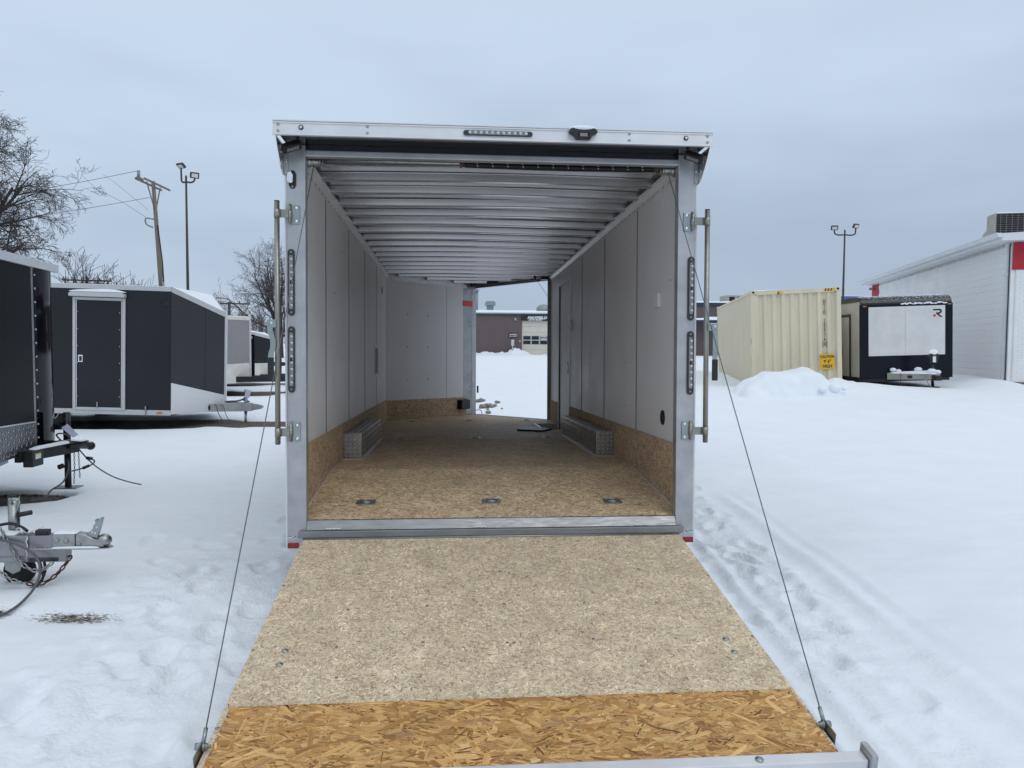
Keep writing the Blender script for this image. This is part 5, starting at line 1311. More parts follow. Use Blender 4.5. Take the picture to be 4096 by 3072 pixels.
P(jk, 'hang_tag', MB().slab([W2(jx + 0.0, jy - 0.12, 0.68), W2(jx + 0.11, jy - 0.10, 0.57), W2(jx + 0.16, jy - 0.09, 0.60), W2(jx + 0.06, jy - 0.11, 0.72)], 0.002), 'tagcard')
P(bk, 'cable', MB().tube(spline([W2(-4.45, 3.70, 0.53), W2(-4.48, 3.66, 0.60), W2(-4.40, 3.62, 0.62), W2(-4.36, 3.70, 0.56), W2(-4.44, 3.76, 0.40), W2(-4.38, 3.70, 0.26), W2(-4.42, 3.66, 0.10), W2(-4.50, 3.55, 0.02), W2(-4.46, 3.36, -0.02), W2(-4.53, 3.22, -0.02)]), 0.0085, 7), 'cable')
P(bk, 'cable', MB().tube(spline([W2(-4.33, 3.80, 0.44), W2(-4.25, 3.86, 0.30), W2(-4.15, 3.92, 0.18), W2(-4.02, 3.98, 0.08), W2(-3.86, 4.02, 0.015), W2(-3.76, 4.03, -0.01)]), 0.0075, 7), 'cable')
P(bk, 'cable', MB().tube(spline([W2(-4.36, 3.72, 0.20), W2(-4.28, 3.74, 0.22), W2(-4.18, 3.78, 0.26), W2(-4.16, 3.80, 0.30), W2(-4.22, 3.80, 0.33)]), 0.008, 7), 'cable')
P(bk, 'plug', MB().tube([W2(-4.26, 3.745, 0.225), W2(-4.20, 3.77, 0.252)], 0.016, 8).tube([W2(-4.24, 3.80, 0.33), W2(-4.18, 3.79, 0.325)], 0.018, 8).tube([W2(-4.47, 3.66, 0.25), W2(-4.42, 3.67, 0.27)], 0.026, 8), 'black_plastic')
P(bk, 'safety_chain', chain([W2(-4.37, 3.80, 0.40), W2(-4.365, 3.79, 0.22), W2(-4.37, 3.78, 0.05)]), 'zinc')
P(bk, 'safety_chain', chain([W2(-4.345, 3.84, 0.40), W2(-4.335, 3.83, 0.25), W2(-4.325, 3.82, 0.10)]), 'zinc')

# ------------------------------------------------------------------ bare aluminium tongue in the left foreground
al = empty('utility_trailer', (-2.965, 0.31, 0), (0, 0.03, 0.10))
tag(al, 'bare aluminium trailer tongue with coupler, jack wheel and chains, left foreground', 'trailer')
bm_ = P(al, 'tongue_beam', MB().box(-2.0, -0.03, -0.055, 0.055, 0.215, 0.352), 'alu_dull', 0.008)
P(al, 'tongue_beam', MB().box(-0.0295, 0.13, -0.042, 0.042, 0.262, 0.348), 'alu_dull', 0.006)
lowb = P(al, 'tongue_channel', MB().box(-2.0, 0.16, -0.05, 0.05, 0.178, 0.214).box(-0.03, 0.20, -0.05, 0.046, 0.178, 0.2615), 'alu_dull', 0.004)
mb = MB()
for i in range(16): mb.ball((-0.03 + 0.004 * math.sin(i), -0.055, 0.22 + i * 0.0082), (0.006, 0.004, 0.005), 3)
for i in range(24): mb.ball((-0.02 + i * 0.009, -0.0455, 0.262 + 0.0015 * math.sin(i * 2)), (0.006, 0.004, 0.004), 3)
tag(P(al, 'weld_bead', mb, 'alu_trim'), kind='stuff')
cpa = P(al, 'coupler', MB().box(0.115, 0.25, -0.047, 0.047, 0.265, 0.357).prism([(0.25, 0.270), (0.25, 0.356), (0.31, 0.350), (0.365, 0.318), (0.42, 0.315), (0.42, 0.268)], 'y', -0.040, 0.040), 'alu_cast', 0.009, 3)
P(cpa, 'coupler_ball_socket', MB().ball((0.412, 0, 0.305), (0.046, 0.043, 0.042), 10), 'alu_cast')
P(cpa, 'coupler_flange', MB().prism([(0.11, -0.058), (0.36, -0.058), (0.44, -0.045), (0.468, 0.0), (0.44, 0.045), (0.36, 0.058), (0.11, 0.058)], 'z', 0.258, 0.2645), 'alu_cast', 0.002)
P(cpa, 'snow_cover', snow_slab([(0.11, -0.058, 0.266), (0.40, -0.058, 0.266), (0.40, -0.044, 0.266), (0.11, -0.048, 0.266)], 0.010, 5).merge(snow_slab([(0.12, -0.044, 0.358), (0.26, -0.044, 0.358), (0.26, 0.044, 0.358), (0.12, 0.044, 0.358)], 0.008, 6)), 'snow')
P(cpa, 'coupler_latch', MB().prism([(0.305, 0.352), (0.345, 0.330), (0.375, 0.328), (0.405, 0.455), (0.385, 0.452), (0.375, 0.435), (0.365, 0.448), (0.358, 0.442), (0.362, 0.42), (0.348, 0.405), (0.348, 0.39), (0.335, 0.37)], 'y', -0.022, 0.022), 'zinc', 0.003)
for x, z, r in ((0.142, 0.315, 0.0155), (0.198, 0.313, 0.0155), (0.275, 0.290, 0.009)): P(cpa, 'bolt', MB().lathe((x, -0.0475 if r > .01 else -0.041, z), (0, -1, 0), [(0, r), (0.006, r), (0.008, r * 0.7), (0.0085, 0.001)], 8), 'zinc')
for x, z in ((0.345, 0.362), (0.362, 0.357), (0.372, 0.395)): P(cpa, 'rivet', MB().lathe((x, -0.0222, z), (0, -1, 0), [(0, 0.007), (0.003, 0.006), (0.0035, 0.001)], 8), 'alu_trim')
P(al, 'snow_cover', snow_slab([(-1.0, -0.05, 0.353), (-0.1, -0.05, 0.353), (-0.1, 0.05, 0.353), (-1.0, 0.05, 0.353)], 0.014, 8), 'snow')
ja = P(al, 'jack', MB().tube([(-0.165, 0.105, 0.15), (-0.175, 0.105, 0.575)], 0.034, 16), 'alu_cast')
P(ja, 'jack_cap', MB().tube([(-0.1752, 0.105, 0.5755), (-0.1755, 0.105, 0.588)], [0.0365, 0.031], 16), 'black_plastic')
P(ja, 'jack_crank', MB().tube([(-0.175, 0.06, 0.555), (-0.125, 0.05, 0.565), (-0.113, 0.05, 0.55), (-0.135, 0.05, 0.47)], 0.007, 6).lathe((-0.175, 0.072, 0.545), (0, -1, 0), [(0, 0.012), (0.012, 0.011), (0.014, 0.002)], 8), 'zinc')
P(ja, 'crank_grip', MB().tube([(-0.13, 0.05, 0.462), (-0.045, 0.05, 0.480)], 0.0155, 10), 'black_plastic')
P(ja, 'wheel_fork', MB().prism([(-0.215, 0.165), (-0.11, 0.175), (-0.10, 0.16), (-0.115, 0.09), (-0.16, 0.07), (-0.205, 0.10)], 'y', 0.062, 0.067).prism([(-0.215, 0.165), (-0.11, 0.175), (-0.10, 0.16), (-0.115, 0.09), (-0.16, 0.07), (-0.205, 0.10)], 'y', 0.150, 0.155).box(-0.21, -0.11, 0.062, 0.155, 0.166, 0.174), 'alu_cast', 0.002)
P(ja, 'jack_wheel', MB().lathe((-0.135, 0.072, 0.085), (0, 1, 0), [(0, 0.05), (0.004, 0.085), (0.02, 0.095), (0.05, 0.095), (0.066, 0.085), (0.07, 0.05)], 24), 'rubber')
P(al, 'safety_chain', chain(catenary((-0.17, -0.065, 0.392), (0.145, -0.062, 0.205), 0.16, 14), 0.047, 0.0054, 0.016), 'alu_cast')
P(al, 'safety_chain', chain(catenary((0.215, -0.005, 0.205), (-0.02, -0.10, 0.06), 0.075, 12), 0.047, 0.0054, 0.016), 'rust')
P(al, 'safety_chain', chain(catenary((-0.24, -0.055, 0.19), (-0.02, -0.10, 0.06), 0.035, 10), 0.047, 0.0054, 0.016), 'alu_cast')
P(al, 'safety_chain', chain([(-0.6, -0.03, 0.40), (-0.30, -0.06, 0.385), (-0.17, -0.064, 0.40)], 0.047, 0.0054, 0.016), 'alu_cast')
P(al, 'cable', MB().tube(spline([(-0.6, -0.065, 0.37), (-0.2, -0.07, 0.335), (-0.06, -0.09, 0.30), (0.04, -0.11, 0.24), (0.09, -0.16, 0.165), (0.10, -0.23, 0.10), (0.09, -0.32, 0.05), (0.06, -0.45, 0.012), (0.0, -0.57, 0.0), (-0.14, -0.66, 0.0), (-0.4, -0.72, -0.01)]), 0.0085, 8), 'cable')
P(al, 'cable', MB().tube(spline([(0.02, 0.0, 0.18), (0.045, -0.02, 0.12), (0.055, -0.03, 0.07), (0.02, -0.05, 0.02), (-0.05, -0.06, 0.0)]), 0.009, 7).tube(spline([(0.045, 0.01, 0.18), (0.062, -0.01, 0.12), (0.06, -0.03, 0.08)]), 0.009, 7), 'black_plastic')
P(al, 'cable', MB().tube(spline([(-0.17, 0.05, 0.005), (-0.12, -0.03, 0.0), (-0.03, -0.02, 0.0), (0.0, 0.04, 0.004), (-0.08, 0.08, 0.006), (-0.17, 0.05, 0.005)]), 0.004, 6), 'black_plastic')
P(al, 'cable', MB().tube(spline([(-0.7, 0.02, 0.41), (-0.3, 0.0, 0.40), (-0.18, 0.06, 0.405), (-0.10, 0.03, 0.39), (-0.05, 0.0, 0.37)]), 0.010, 7), 'black_plastic')
P(al, 'zip_tie', MB().tube(spline([(-0.06, -0.03, 0.36), (-0.10, -0.04, 0.39), (-0.07, -0.05, 0.40), (-0.045, -0.04, 0.37), (-0.03, -0.02, 0.365), (0.02, -0.03, 0.39), (0.06, -0.02, 0.405)]), 0.003, 5), 'alu_trim')
P(al, 'wire_clamp', MB().box(0.005, 0.082, -0.03, 0.03, 0.349, 0.378), 'black_plastic', 0.006)
P(al, 'hose', MB().tube([(-1.0, -0.075, 0.30), (-0.23, -0.075, 0.297)], 0.028, 10), 'rubber')
# the flat deck it belongs to, out of frame
P(al, 'deck_frame', MB().box(-4.2, -2.0, -0.75, 0.75, 0.22, 0.34), 'alu_dull', 0.01)
for s_ in (-1, 1): P(al, 'wheel', MB().lathe((-3.2, s_ * 0.80, 0.28), (0, s_, 0), [(0, 0.2), (0.01, 0.27), (0.03, 0.29), (0.14, 0.29), (0.17, 0.2)], 20), 'rubber')
# ------------------------------------------------------------------ shipping container
CW, CL, CH = 2.438, 12.19, 2.896
crot = math.atan2(-0.65, 2.36)
ct = empty('shipping_container', (8.40, 16.41, 0.285), (0.0, -0.045, crot))
ct.rotation_mode = 'ZYX'; ct.rotation_euler = (0.0, -0.045, crot)
tag(ct, 'tall cream shipping container with stencilled number behind the snow pile', 'container')
def corrug(x0, x1, n, d, flat=0.32):
    """trapezoid outline points along a length: (u, depth)"""
    out = []; p = (x1 - x0) / n
    for i in range(n):
        u = x0 + i * p
        out += [(u, 0.0), (u + p * flat, 0.0), (u + p * 0.5, d), (u + p * (0.5 + flat), d)]
    return out + [(x1, 0.0)]
# end wall: corrugated sheet
pts = corrug(0.12, CW - 0.12, 9, 0.046, 0.36)
mb = MB(); vv = []; ff = []
for (u, d) in pts: vv += [(u, 0.03 + d, 0.16), (u, 0.03 + d, CH - 0.13)]
for i in range(len(pts) - 1): ff.append((2 * i, 2 * i + 2, 2 * i + 3, 2 * i + 1))
endw = P(ct, 'end_wall', MB().add(vv, ff), 'beige')
vv = []; ff = []
pts = corrug(0.12, CL - 0.12, 46, 0.036, 0.30)
for (u, d) in pts: vv += [(0.02 + d, u, 0.16), (0.02 + d, u, CH - 0.10)]
for i in range(len(pts) - 1): ff.append((2 * i, 2 * i + 1, 2 * i + 3, 2 * i + 2))
P(ct, 'side_wall', MB().add(vv, ff), 'beige')
P(ct, 'side_wall', MB().add([(CW - x, y, z) for x, y, z in vv], [f[::-1] for f in ff]), 'beige')
P(ct, 'end_wall', MB().box(0.1, CW - 0.1, CL - 0.05, CL - 0.02, 0.16, CH - 0.1), 'beige')
P(ct, 'roof', MB().box(0.03, CW - 0.03, 0.05, CL - 0.05, CH - 0.035, CH - 0.02), 'beige')
for x in (0.0, CW - 0.12):
    for y in (0.0, CL - 0.12): P(ct, 'corner_post', MB().box(x, x + 0.12, y, y + 0.12, 0.12, CH - 0.12), 'beige', 0.01)
for x in (0.0, CW - 0.16):
    for y in (0.0, CL - 0.16):
        for z in (0.0, CH - 0.118):
            cc = P(ct, 'corner_casting', MB().box(x - 0.004, x + 0.164, y - 0.006, y + 0.16, z, z + 0.118), 'beige', 0.012)
            if y == 0.0: P(cc, 'casting_hole', MB().prism([(q[0] * 0.7 + x + 0.08, q[1] * 0.5 + z + 0.06) for q in capsule(0.1, 0.13)], 'y', -0.0075, -0.0065), 'black_steel')
P(ct, 'top_rail', MB().box(0.165, CW - 0.165, 0.0, 0.06, CH - 0.135, CH - 0.02), 'beige', 0.006)
P(ct, 'bottom_rail', MB().box(0.165, CW - 0.165, 0.0, 0.06, 0.02, 0.158), 'beige', 0.006)
for x in (0.0, CW - 0.06):
    P(ct, 'side_rail', MB().box(x, x + 0.06, 0.17, CL - 0.17, CH - 0.098, CH - 0.03), 'beige', 0.006)
    P(ct, 'side_rail', MB().box(x, x + 0.06, 0.17, CL - 0.17, 0.02, 0.158), 'beige', 0.006)
# hazard strips, number, caution plate
for a, b, z in ((1.99, 2.27, CH - 0.075), (0.72, 0.86, CH - 0.10)):
    hz_ = P(ct, 'hazard_strip', MB().box(a, b, -0.004, -0.0012, z - 0.035, z + 0.035), 'yellow')
    for i in range(max(1, int((b - a) / 0.075))):
        x = a + 0.012 + i * 0.075
        P(hz_, 'stripe', MB().prism([(x, z - 0.035), (x + 0.035, z - 0.035), (x + 0.06, z + 0.035), (x + 0.025, z + 0.035)], 'y', -0.0052, -0.0042), 'black_ink')
for i, ch in enumerate('HYJU 105774'):
    if ch == ' ': continue
    text('stencil_letter', ch, 0.135, T['black_ink'], endw, face_m((1.995, 0.0245, 2.50 - i * 0.108), (1, 0, 0), (0, 0, 1)), 0.001, 0, 0.004, xs=0.62)
text('stencil_letter', '0', 0.135, T['black_ink'], endw, face_m((1.995, 0.0245, 1.29), (1, 0, 0), (0, 0, 1)), 0.001, 0, 0.004, xs=0.62)
P(endw, 'stencil_frame', MB().tube([(1.995 + x, 0.0245, 1.29 + z) for x, z in ((-0.05, -0.08), (0.05, -0.08), (0.05, 0.08), (-0.05, 0.08))], 0.006, 4, closed=True), 'black_ink')
cq = P(ct, 'caution_plate', MB().box(1.86, 2.24, 0.008, 0.012, 0.58, 1.02), 'yellow', 0.002)
for i, s in enumerate(("CAUTION", "9' 6\"", 'HIGH')):
    text('caution_lettering', s, 0.105 if i == 0 else 0.125, T['black_ink'], cq, face_m((2.05, 0.0065, 0.935 - i * 0.135), (1, 0, 0), (0, 0, 1)), 0.0008, 0, 0.004, xs=0.78 if i == 0 else 0.85)
P(ct, 'snow_cover', snow_slab([(0.02, 0.02, CH - 0.015), (0.75, 0.02, CH - 0.015), (0.95, 3, CH - 0.015), (0.02, 3, CH - 0.015)], 0.06, 31), 'snow')
P(ct, 'decal', MB().box(-0.004, -0.001, 0.04, 0.09, 1.35, 1.55), 'black_ink')
P(ct, 'decal', MB().box(-0.004, -0.001, 0.06, 0.18, 0.72, 1.02), 'yellow')

# ------------------------------------------------------------------ snow pile before the container
def snow_pile():
    cx, cy = 9.05, 14.75
    n1, n2 = 110, 70
    xs2 = np.linspace(-3.0, 3.0, n1); ys2 = np.linspace(-1.6, 1.5, n2)
    X, Y = np.meshgrid(xs2, ys2)
    edge = 1 + 0.22 * fbm(X, Y, 1.1, 3, 91)
    a = 0.62 * np.exp(-((np.abs(X + 0.5) / 1.15 * edge) ** 6) - ((np.abs(Y - 0.1) / 0.80 * edge) ** 5)) * (0.95 + 0.13 * X)
    b = 0.10 * np.exp(-((X - 0.35) / 0.4) ** 2 - ((Y - 0.2) / 0.6) ** 2)
    c = 0.34 * np.exp(-((X - 1.25) / 0.70) ** 2 - ((Y - 0.3) / 0.8) ** 2)
    H = np.maximum(a + b, c)
    H = H * (1 + 0.16 * fbm(X, Y, 1.3, 3, 41)) + 0.085 * fbm(X, Y, 2.4, 4, 47) * sstep((H - 0.05) / 0.1)
    undercut = np.exp(-((Y + 0.72) / 0.14) ** 2) * np.exp(-((X + 0.7) / 1.0) ** 4)
    G = ground_h(X + cx, Y + cy)
    Z = G + H - 0.05 * undercut - 0.10 * np.clip(0.12 - H, 0, 0.12) / 0.12
    Yd = Y + 0.10 * fbm(X, Z, 3.0, 3, 8)
    vv = np.stack([X, Yd, Z], -1).reshape(-1, 3)
    ff = []
    for j in range(n2 - 1):
        for i in range(n1 - 1): k_ = j * n1 + i; ff.append((k_, k_ + 1, k_ + n1 + 1, k_ + n1))
    o = MB().add(vv.tolist(), ff, True).build('snow_pile', T['snow'])
    o.location = (cx, cy, 0)
    tag(o, 'heap of ploughed snow in front of the cream container', 'snow pile')
    rs3 = random.Random(8)
    for (x, y, r) in ((9.62, 14.05, 0.15), (9.25, 13.95, 0.10), (9.9, 14.1, 0.07)):
        bm = bmesh.new(); bmesh.ops.create_icosphere(bm, subdivisions=3, radius=r)
        for v in bm.verts: v.co *= 1 + 0.22 * mnoise.noise(v.co * 6 + Vector((x * 3, y, 0))); v.co.z *= 0.75
        for f in bm.faces: f.smooth = True
        me = bpy.data.meshes.new('snow_clod'); bm.to_mesh(me); bm.free(); me.materials.append(T['snow'])
        oo = link('snow_clod', me, None); oo.location = (x, y, gh(x, y) + 0.16 + r * 0.3)
        tag(oo, {0.15: 'largest clod of snow at the foot of the snow heap', 0.10: 'small clod of snow below the heap, left of the largest clod', 0.07: 'smallest clod of snow, right of the largest clod'}[r], 'snow clod', 'clods by the snow heap')
snow_pile()

# ------------------------------------------------------------------ black and white trailer beside the building
rt = empty('enclosed_trailer', (11.84, 16.67, 0), (0, -0.035, 0))
rt.rotation_mode = 'ZYX'; rt.rotation_euler = (0, -0.035, math.atan2(-0.40, 2.50))
tag(rt, 'black trailer with big white front panels, parked nose-on beside the white wall', 'trailer')
RW, RL = 2.53, 7.0
rz0, rz1 = 0.635, 2.82
P(rt, 'front_panel', MB().box(0.0, RW, 0.0, 0.04, rz0, rz1), 'black_navy', 0.004)
# rounded visor at the top
arcv = [(0.0, rz1)] + [(0.30 - 0.30 * math.cos(PI / 2 * i / 8), rz1 + 0.24 * math.sin(PI / 2 * i / 8)) for i in range(1, 9)] + [(0.9, rz1 + 0.25), (0.9, rz1)]
vz = P(rt, 'front_visor', MB().prism(arcv, 'x', -0.02, RW + 0.02), 'black_soffit', 0.01)
rs4 = random.Random(5)
mb = MB()
for i in range(420):
    x = rs4.uniform(0.15, RW); t = rs4.betavariate(2.2, 1.4)
    if rs4.random() > 0.25 + 0.75 * (x / RW): continue
    a = PI / 2 * t
    y, z = 0.30 - 0.30 * math.cos(a), rz1 + 0.24 * math.sin(a)
    r = rs4.uniform(0.004, 0.012) * (0.6 + 0.8 * t)
    mb.ball((x, y, z), (r * 1.5, r, r * 0.6), 3)
tag(P(vz, 'snow_dusting', mb, 'snow'), kind='stuff')
mb = MB(); x = 1.15
while x < RW - 0.12:
    r = rs4.uniform(0.012, 0.04); mb.ball((x, -0.005, rz1 + rs4.uniform(-0.02, 0.02)), (r * 1.6, r * 0.6, r * 0.7), 5); x += r * 1.7
tag(P(vz, 'snow_cover', mb, 'snow'), kind='stuff')
P(rt, 'snow_cover', snow_slab([(0.1, 0.28, rz1 + 0.245), (RW - 0.05, 0.28, rz1 + 0.245), (RW - 0.05, RL, rz1 + 0.245), (0.1, RL, rz1 + 0.245)], 0.05, 17), 'snow')
fp = []
for a, b in ((0.20, 1.238), (1.242, 2.36)):
    fp.append(P(rt, 'white_panel', MB().box(a, b, -0.008, -0.0005, 1.31, 2.745), 'white_sheet', 0.002))
# the emblem: black R with a red arrow
rx, rz = 2.02, 2.44
ep = [(0.0, 0.20), (0.20, 0.20), (0.245, 0.165), (0.245, 0.10), (0.20, 0.06), (0.16, 0.055), (0.27, -0.04), (0.20, -0.04), (0.085, 0.06), (0.085, 0.10), (0.175, 0.10), (0.19, 0.12), (0.19, 0.14), (0.175, 0.155), (0.0, 0.155)]
eo = P(rt, 'emblem', MB().prism([(rx + a, rz + b) for a, b in ep], 'y', -0.0112, -0.0082), 'black_ink')
P(eo, 'emblem_arrow', MB().prism([(rx + a, rz + b) for a, b in ((0.0, 0.03), (0.035, 0.03), (0.035, 0.065), (0.09, 0.01), (0.035, -0.05), (0.035, -0.015), (0.0, -0.015))], 'y', -0.0112, -0.0082), 'red')
P(rt, 'side_wall', MB().box(-0.03, 0.0, 0.06, RL, rz0 + 0.05, rz1 + 0.1), 'white_sheet')
P(rt, 'side_wall', MB().box(RW, RW + 0.03, 0.06, RL, rz0, rz1 + 0.1), 'white_sheet')
P(rt, 'roof', MB().box(-0.03, RW + 0.03, 0.905, RL, rz1 + 0.2, rz1 + 0.24), 'black_soffit')
P(rt, 'corner_trim', MB().box(-0.05, 0.16, -0.004, 0.05, rz0, rz1 - 0.001), 'black_navy', 0.02)
P(rt, 'corner_trim', MB().box(RW - 0.12, RW + 0.05, -0.004, 0.05, rz0, rz1 - 0.001), 'black_navy', 0.02)
P(rt, 'side_rail', MB().box(-0.05, 0.0, 0.06, RL, rz1 + 0.101, rz1 + 0.2), 'black_soffit')
P(rt, 'side_rail', MB().box(-0.05, 0.0, 0.06, RL, rz0 - 0.06, rz0 + 0.049), 'black_soffit')
P(rt, 'underbody', MB().box(0.02, RW - 0.02, 0.05, RL, rz0 - 0.08, rz0 - 0.001), 'black_steel')
dr_ = P(rt, 'side_door', MB().box(-0.045, -0.031, 0.85, 1.62, rz0 + 0.02, 2.50), 'white_sheet')
P(dr_, 'door_frame', MB().box(-0.056, -0.031, 0.76, 0.849, rz0 + 0.02, 2.58).box(-0.056, -0.031, 1.621, 1.67, rz0 + 0.02, 2.58).box(-0.056, -0.031, 0.85, 1.62, 2.501, 2.58), 'black_soffit')
P(dr_, 'door_latch', MB().box(-0.075, -0.0465, 1.46, 1.56, 1.35, 1.56), 'black_plastic', 0.006)
P(dr_, 'grab_handle', MB().tube([(-0.09, 1.75, 0.85), (-0.09, 1.75, 2.05)], 0.02, 8), 'black_plastic')
for x in (0.09, RW - 0.05): P(rt, 'side_marker_light', MB().box(x - 0.05, x + 0.05, -0.016, -0.0045, rz1 - 0.06, rz1 - 0.03), 'amber', 0.004)
# tongue with snow, jack with motor head, chain
P(rt, 'tongue_beam', MB().slab([(0.70, -0.06, rz0 - 0.02), (1.60, -0.95, rz0 - 0.0), (1.60, -0.95, rz0 + 0.14), (0.70, -0.06, rz0 + 0.17)], 0.06), 'hvac', 0.004)
P(rt, 'tongue_beam', MB().slab([(1.66, -0.95, rz0 + 0.0), (2.2, -0.06, rz0 - 0.02), (2.2, -0.06, rz0 + 0.17), (1.66, -0.95, rz0 + 0.14)], 0.06), 'hvac', 0.004)
P(rt, 'tongue_decal', MB().slab([(1.10, -0.475, rz0 + 0.03), (1.19, -0.565, rz0 + 0.03), (1.19, -0.565, rz0 + 0.11), (1.10, -0.475, rz0 + 0.11)], 0.002), 'black_ink')
mb = snow_slab([(0.72, -0.08, rz0 + 0.16), (1.60, -1.0, rz0 + 0.15), (1.68, -1.0, rz0 + 0.15), (2.15, -0.08, rz0 + 0.16)], 0.10, 27)
P(rt, 'snow_cover', mb, 'snow')
for (x, y, z, r) in ((0.85, -0.10, 0.90, .09), (1.0, -0.12, 0.86, .08), (1.45, -0.35, 0.90, .11), (1.60, -0.85, 0.87, .12), (1.72, -0.92, 0.84, .10), (1.66, -0.75, 0.84, .13)):
    P(rt, 'snow_lump', MB().ball((x, y, z), (r, r * 0.9, r * 0.65), 7), 'snow')
P(rt, 'coupler', MB().box(1.55, 1.72, -1.20, -0.93, rz0 - 0.02, rz0 + 0.12), 'black_steel', 0.02)
jr = P(rt, 'jack', MB().tube([(1.62, -0.86, 0.38), (1.62, -0.86, 1.20)], 0.04, 12), 'black_steel')
P(jr, 'motor_head', MB().prism([(1.50, 1.28), (1.545, 1.10), (1.72, 1.10), (1.76, 1.28), (1.74, 1.36), (1.63, 1.41), (1.52, 1.36)], 'y', -0.95, -0.78), 'black_plastic', 0.03, 3)
P(jr, 'head_label', MB().box(1.585, 1.67, -0.953, -0.9505, 1.12, 1.31), 'white_ink')
P(jr, 'head_label_band', MB().box(1.585, 1.67, -0.9545, -0.9532, 1.285, 1.31), 'red')
P(jr, 'snow_cover', MB().ball((1.63, -0.865, 1.385), (0.135, 0.10, 0.10), 8), 'snow')
P(jr, 'foot_pad', MB().tube([(1.62, -0.86, 0.36), (1.62, -0.86, 0.42)], [0.20, 0.17], 18), 'black_plastic')
P(rt, 'safety_chain', chain(catenary((1.40, -0.80, 0.78), (1.52, -1.12, 0.42), 0.08, 8), 0.06, 0.008, 0.02), 'zinc')
P(rt, 'cable', MB().tube(spline([(0.98, -0.30, 0.80), (0.93, -0.42, 0.76), (0.92, -0.45, 0.62), (0.94, -0.44, 0.46)]), 0.01, 6), 'cable')

# ------------------------------------------------------------------ white block building
wr = empty('block_building', (16.04, 16.25, 0), (0, 0, 0))
wr.rotation_euler = (0, 0, math.atan2(4.74, 15.5) * -1)
tag(wr, 'white painted block building with red corner band on the right', 'building')
# local: y along the side wall (away), x into the building; the side wall faces -x
WLn, zb0, zw1 = 16.4, 0.30, 4.66
P(wr, 'core_wall', MB().box(0.03, 9.0, 0.03, WLn, zb0, zw1), 'mortar')
# blocks: courses of the side wall; the largest in view one by one, the rest joined
bh, bl, gap = 0.2033, 0.4066, 0.005
cells = []
nz_c = int((zw1 - zb0) / bh)
for k_ in range(nz_c):
    z = zb0 + k_ * bh; y = 0.03 - (bl / 2 if k_ % 2 else 0)
    while y < WLn - 0.02:
        a, b = max(0.03, y), min(WLn, y + bl)
        if b - a > 0.05:
            if not (b > WLn - 1.25 and z > 3.75): cells.append((a, b, z))
        y += bl
rsb2 = random.Random(9)
def vis(c):
    a, b, z = c; ym = (a + b) / 2
    return -(1.0 / (22 + ym)) - (0 if (ym < 7.5 or z > 2.9) else -0.02)
cells.sort(key=vis)
proto = {}
for (a, b, z) in cells[:298]:
    key = round(b - a, 2)
    if key not in proto:
        proto[key] = [MB().box(0, 0.03, g_ / 2, key - g_ / 2, g_ / 2, bh - g_ / 2).mesh('wall_block', T['wallpaint'], 0.002, 1) for g_ in (0.0015, 0.002, 0.0025, 0.006)]
    o = link('wall_block', proto[key][rsb2.choice((0, 0, 1, 1, 2, 3))], wr); o.location = (-rsb2.uniform(0.0, 0.0025), a, z)
rest = MB()
for (a, b, z) in cells[298:]:
    gap = rsb2.choice((0.0015, 0.002, 0.0025, 0.006)); rest.box(-rsb2.uniform(0.0, 0.0025), 0.03, a + gap / 2, b - gap / 2, z + gap / 2, z + bh - gap / 2)
tag(P(wr, 'wall_blocks', rest, 'wallpaint'), kind='stuff')
P(wr, 'red_band', MB().box(-0.004, 0.03, WLn - 1.25, WLn, 3.76, zw1), 'redpaint')
# front wall, set off by the corner
P(wr, 'front_wall', MB().box(0.10, 9.0, -0.06, 0.029, zb0, 3.86), 'wallpaint')
P(wr, 'corner_pilaster', MB().box(-0.012, 0.099, -0.02, 0.0298, zb0, 3.86), 'wallpaint')
P(wr, 'red_band', MB().box(0.02, 9.0, -0.085, -0.021, 3.862, 4.64), 'redpaint')
fbk = MB()
for k_ in range(46):
    z = 0.30 + k_ * 0.0765; x = 0.12 - (0.1 if k_ % 2 else 0)
    while x < 2.4:
        a, b = max(0.11, x), x + 0.2
        fbk.box(a + 0.004, b - 0.004, -0.068 - rsb2.uniform(0, 0.003), -0.0605, z + 0.004, z + 0.0725); x += 0.2
tag(P(wr, 'front_bricks', fbk, 'wallpaint'), kind='stuff')
for i in range(9):
    P(wr, 'brick', MB().box(0.12 + (i % 3) * 0.21, 0.31 + (i % 3) * 0.21, -0.10 - 0.02 * (i % 2), -0.0685, 0.36 + (i // 3) * 0.078, 0.43 + (i // 3) * 0.078), 'brick', 0.006)
# eaves, gutter, snow on the roof
ev = P(wr, 'eave', MB().box(-0.42, 9.2, -0.45, WLn + 0.25, 4.665, 4.72), 'eave', 0.004)
P(wr, 'fascia', MB().box(-0.45, -0.421, -0.48, WLn + 0.28, 4.66, 4.86), 'eave', 0.006)
P(wr, 'fascia', MB().box(-0.42, 9.2, -0.48, -0.452, 4.66, 4.86), 'eave', 0.006)
gut = P(wr, 'gutter', MB().prism([(-0.575, 4.88), (-0.575, 4.82), (-0.54, 4.76), (-0.452, 4.76), (-0.452, 4.88)], 'y', -0.48, WLn + 0.28), 'eave')
P(wr, 'gutter_lip', MB().box(-0.585, -0.57, -0.48, WLn + 0.28, 4.87, 4.895), 'eave')
P(wr, 'roof', MB().slab([(-0.46, -0.46, 4.87), (4.5, -0.46, 5.12), (4.5, WLn + 0.25, 5.12), (-0.46, WLn + 0.25, 4.87)], 0.04), 'eave')
P(wr, 'roof', MB().slab([(4.5, -0.46, 5.12), (9.2, -0.46, 4.87), (9.2, WLn + 0.25, 4.87), (4.5, WLn + 0.25, 5.12)], 0.04), 'eave')
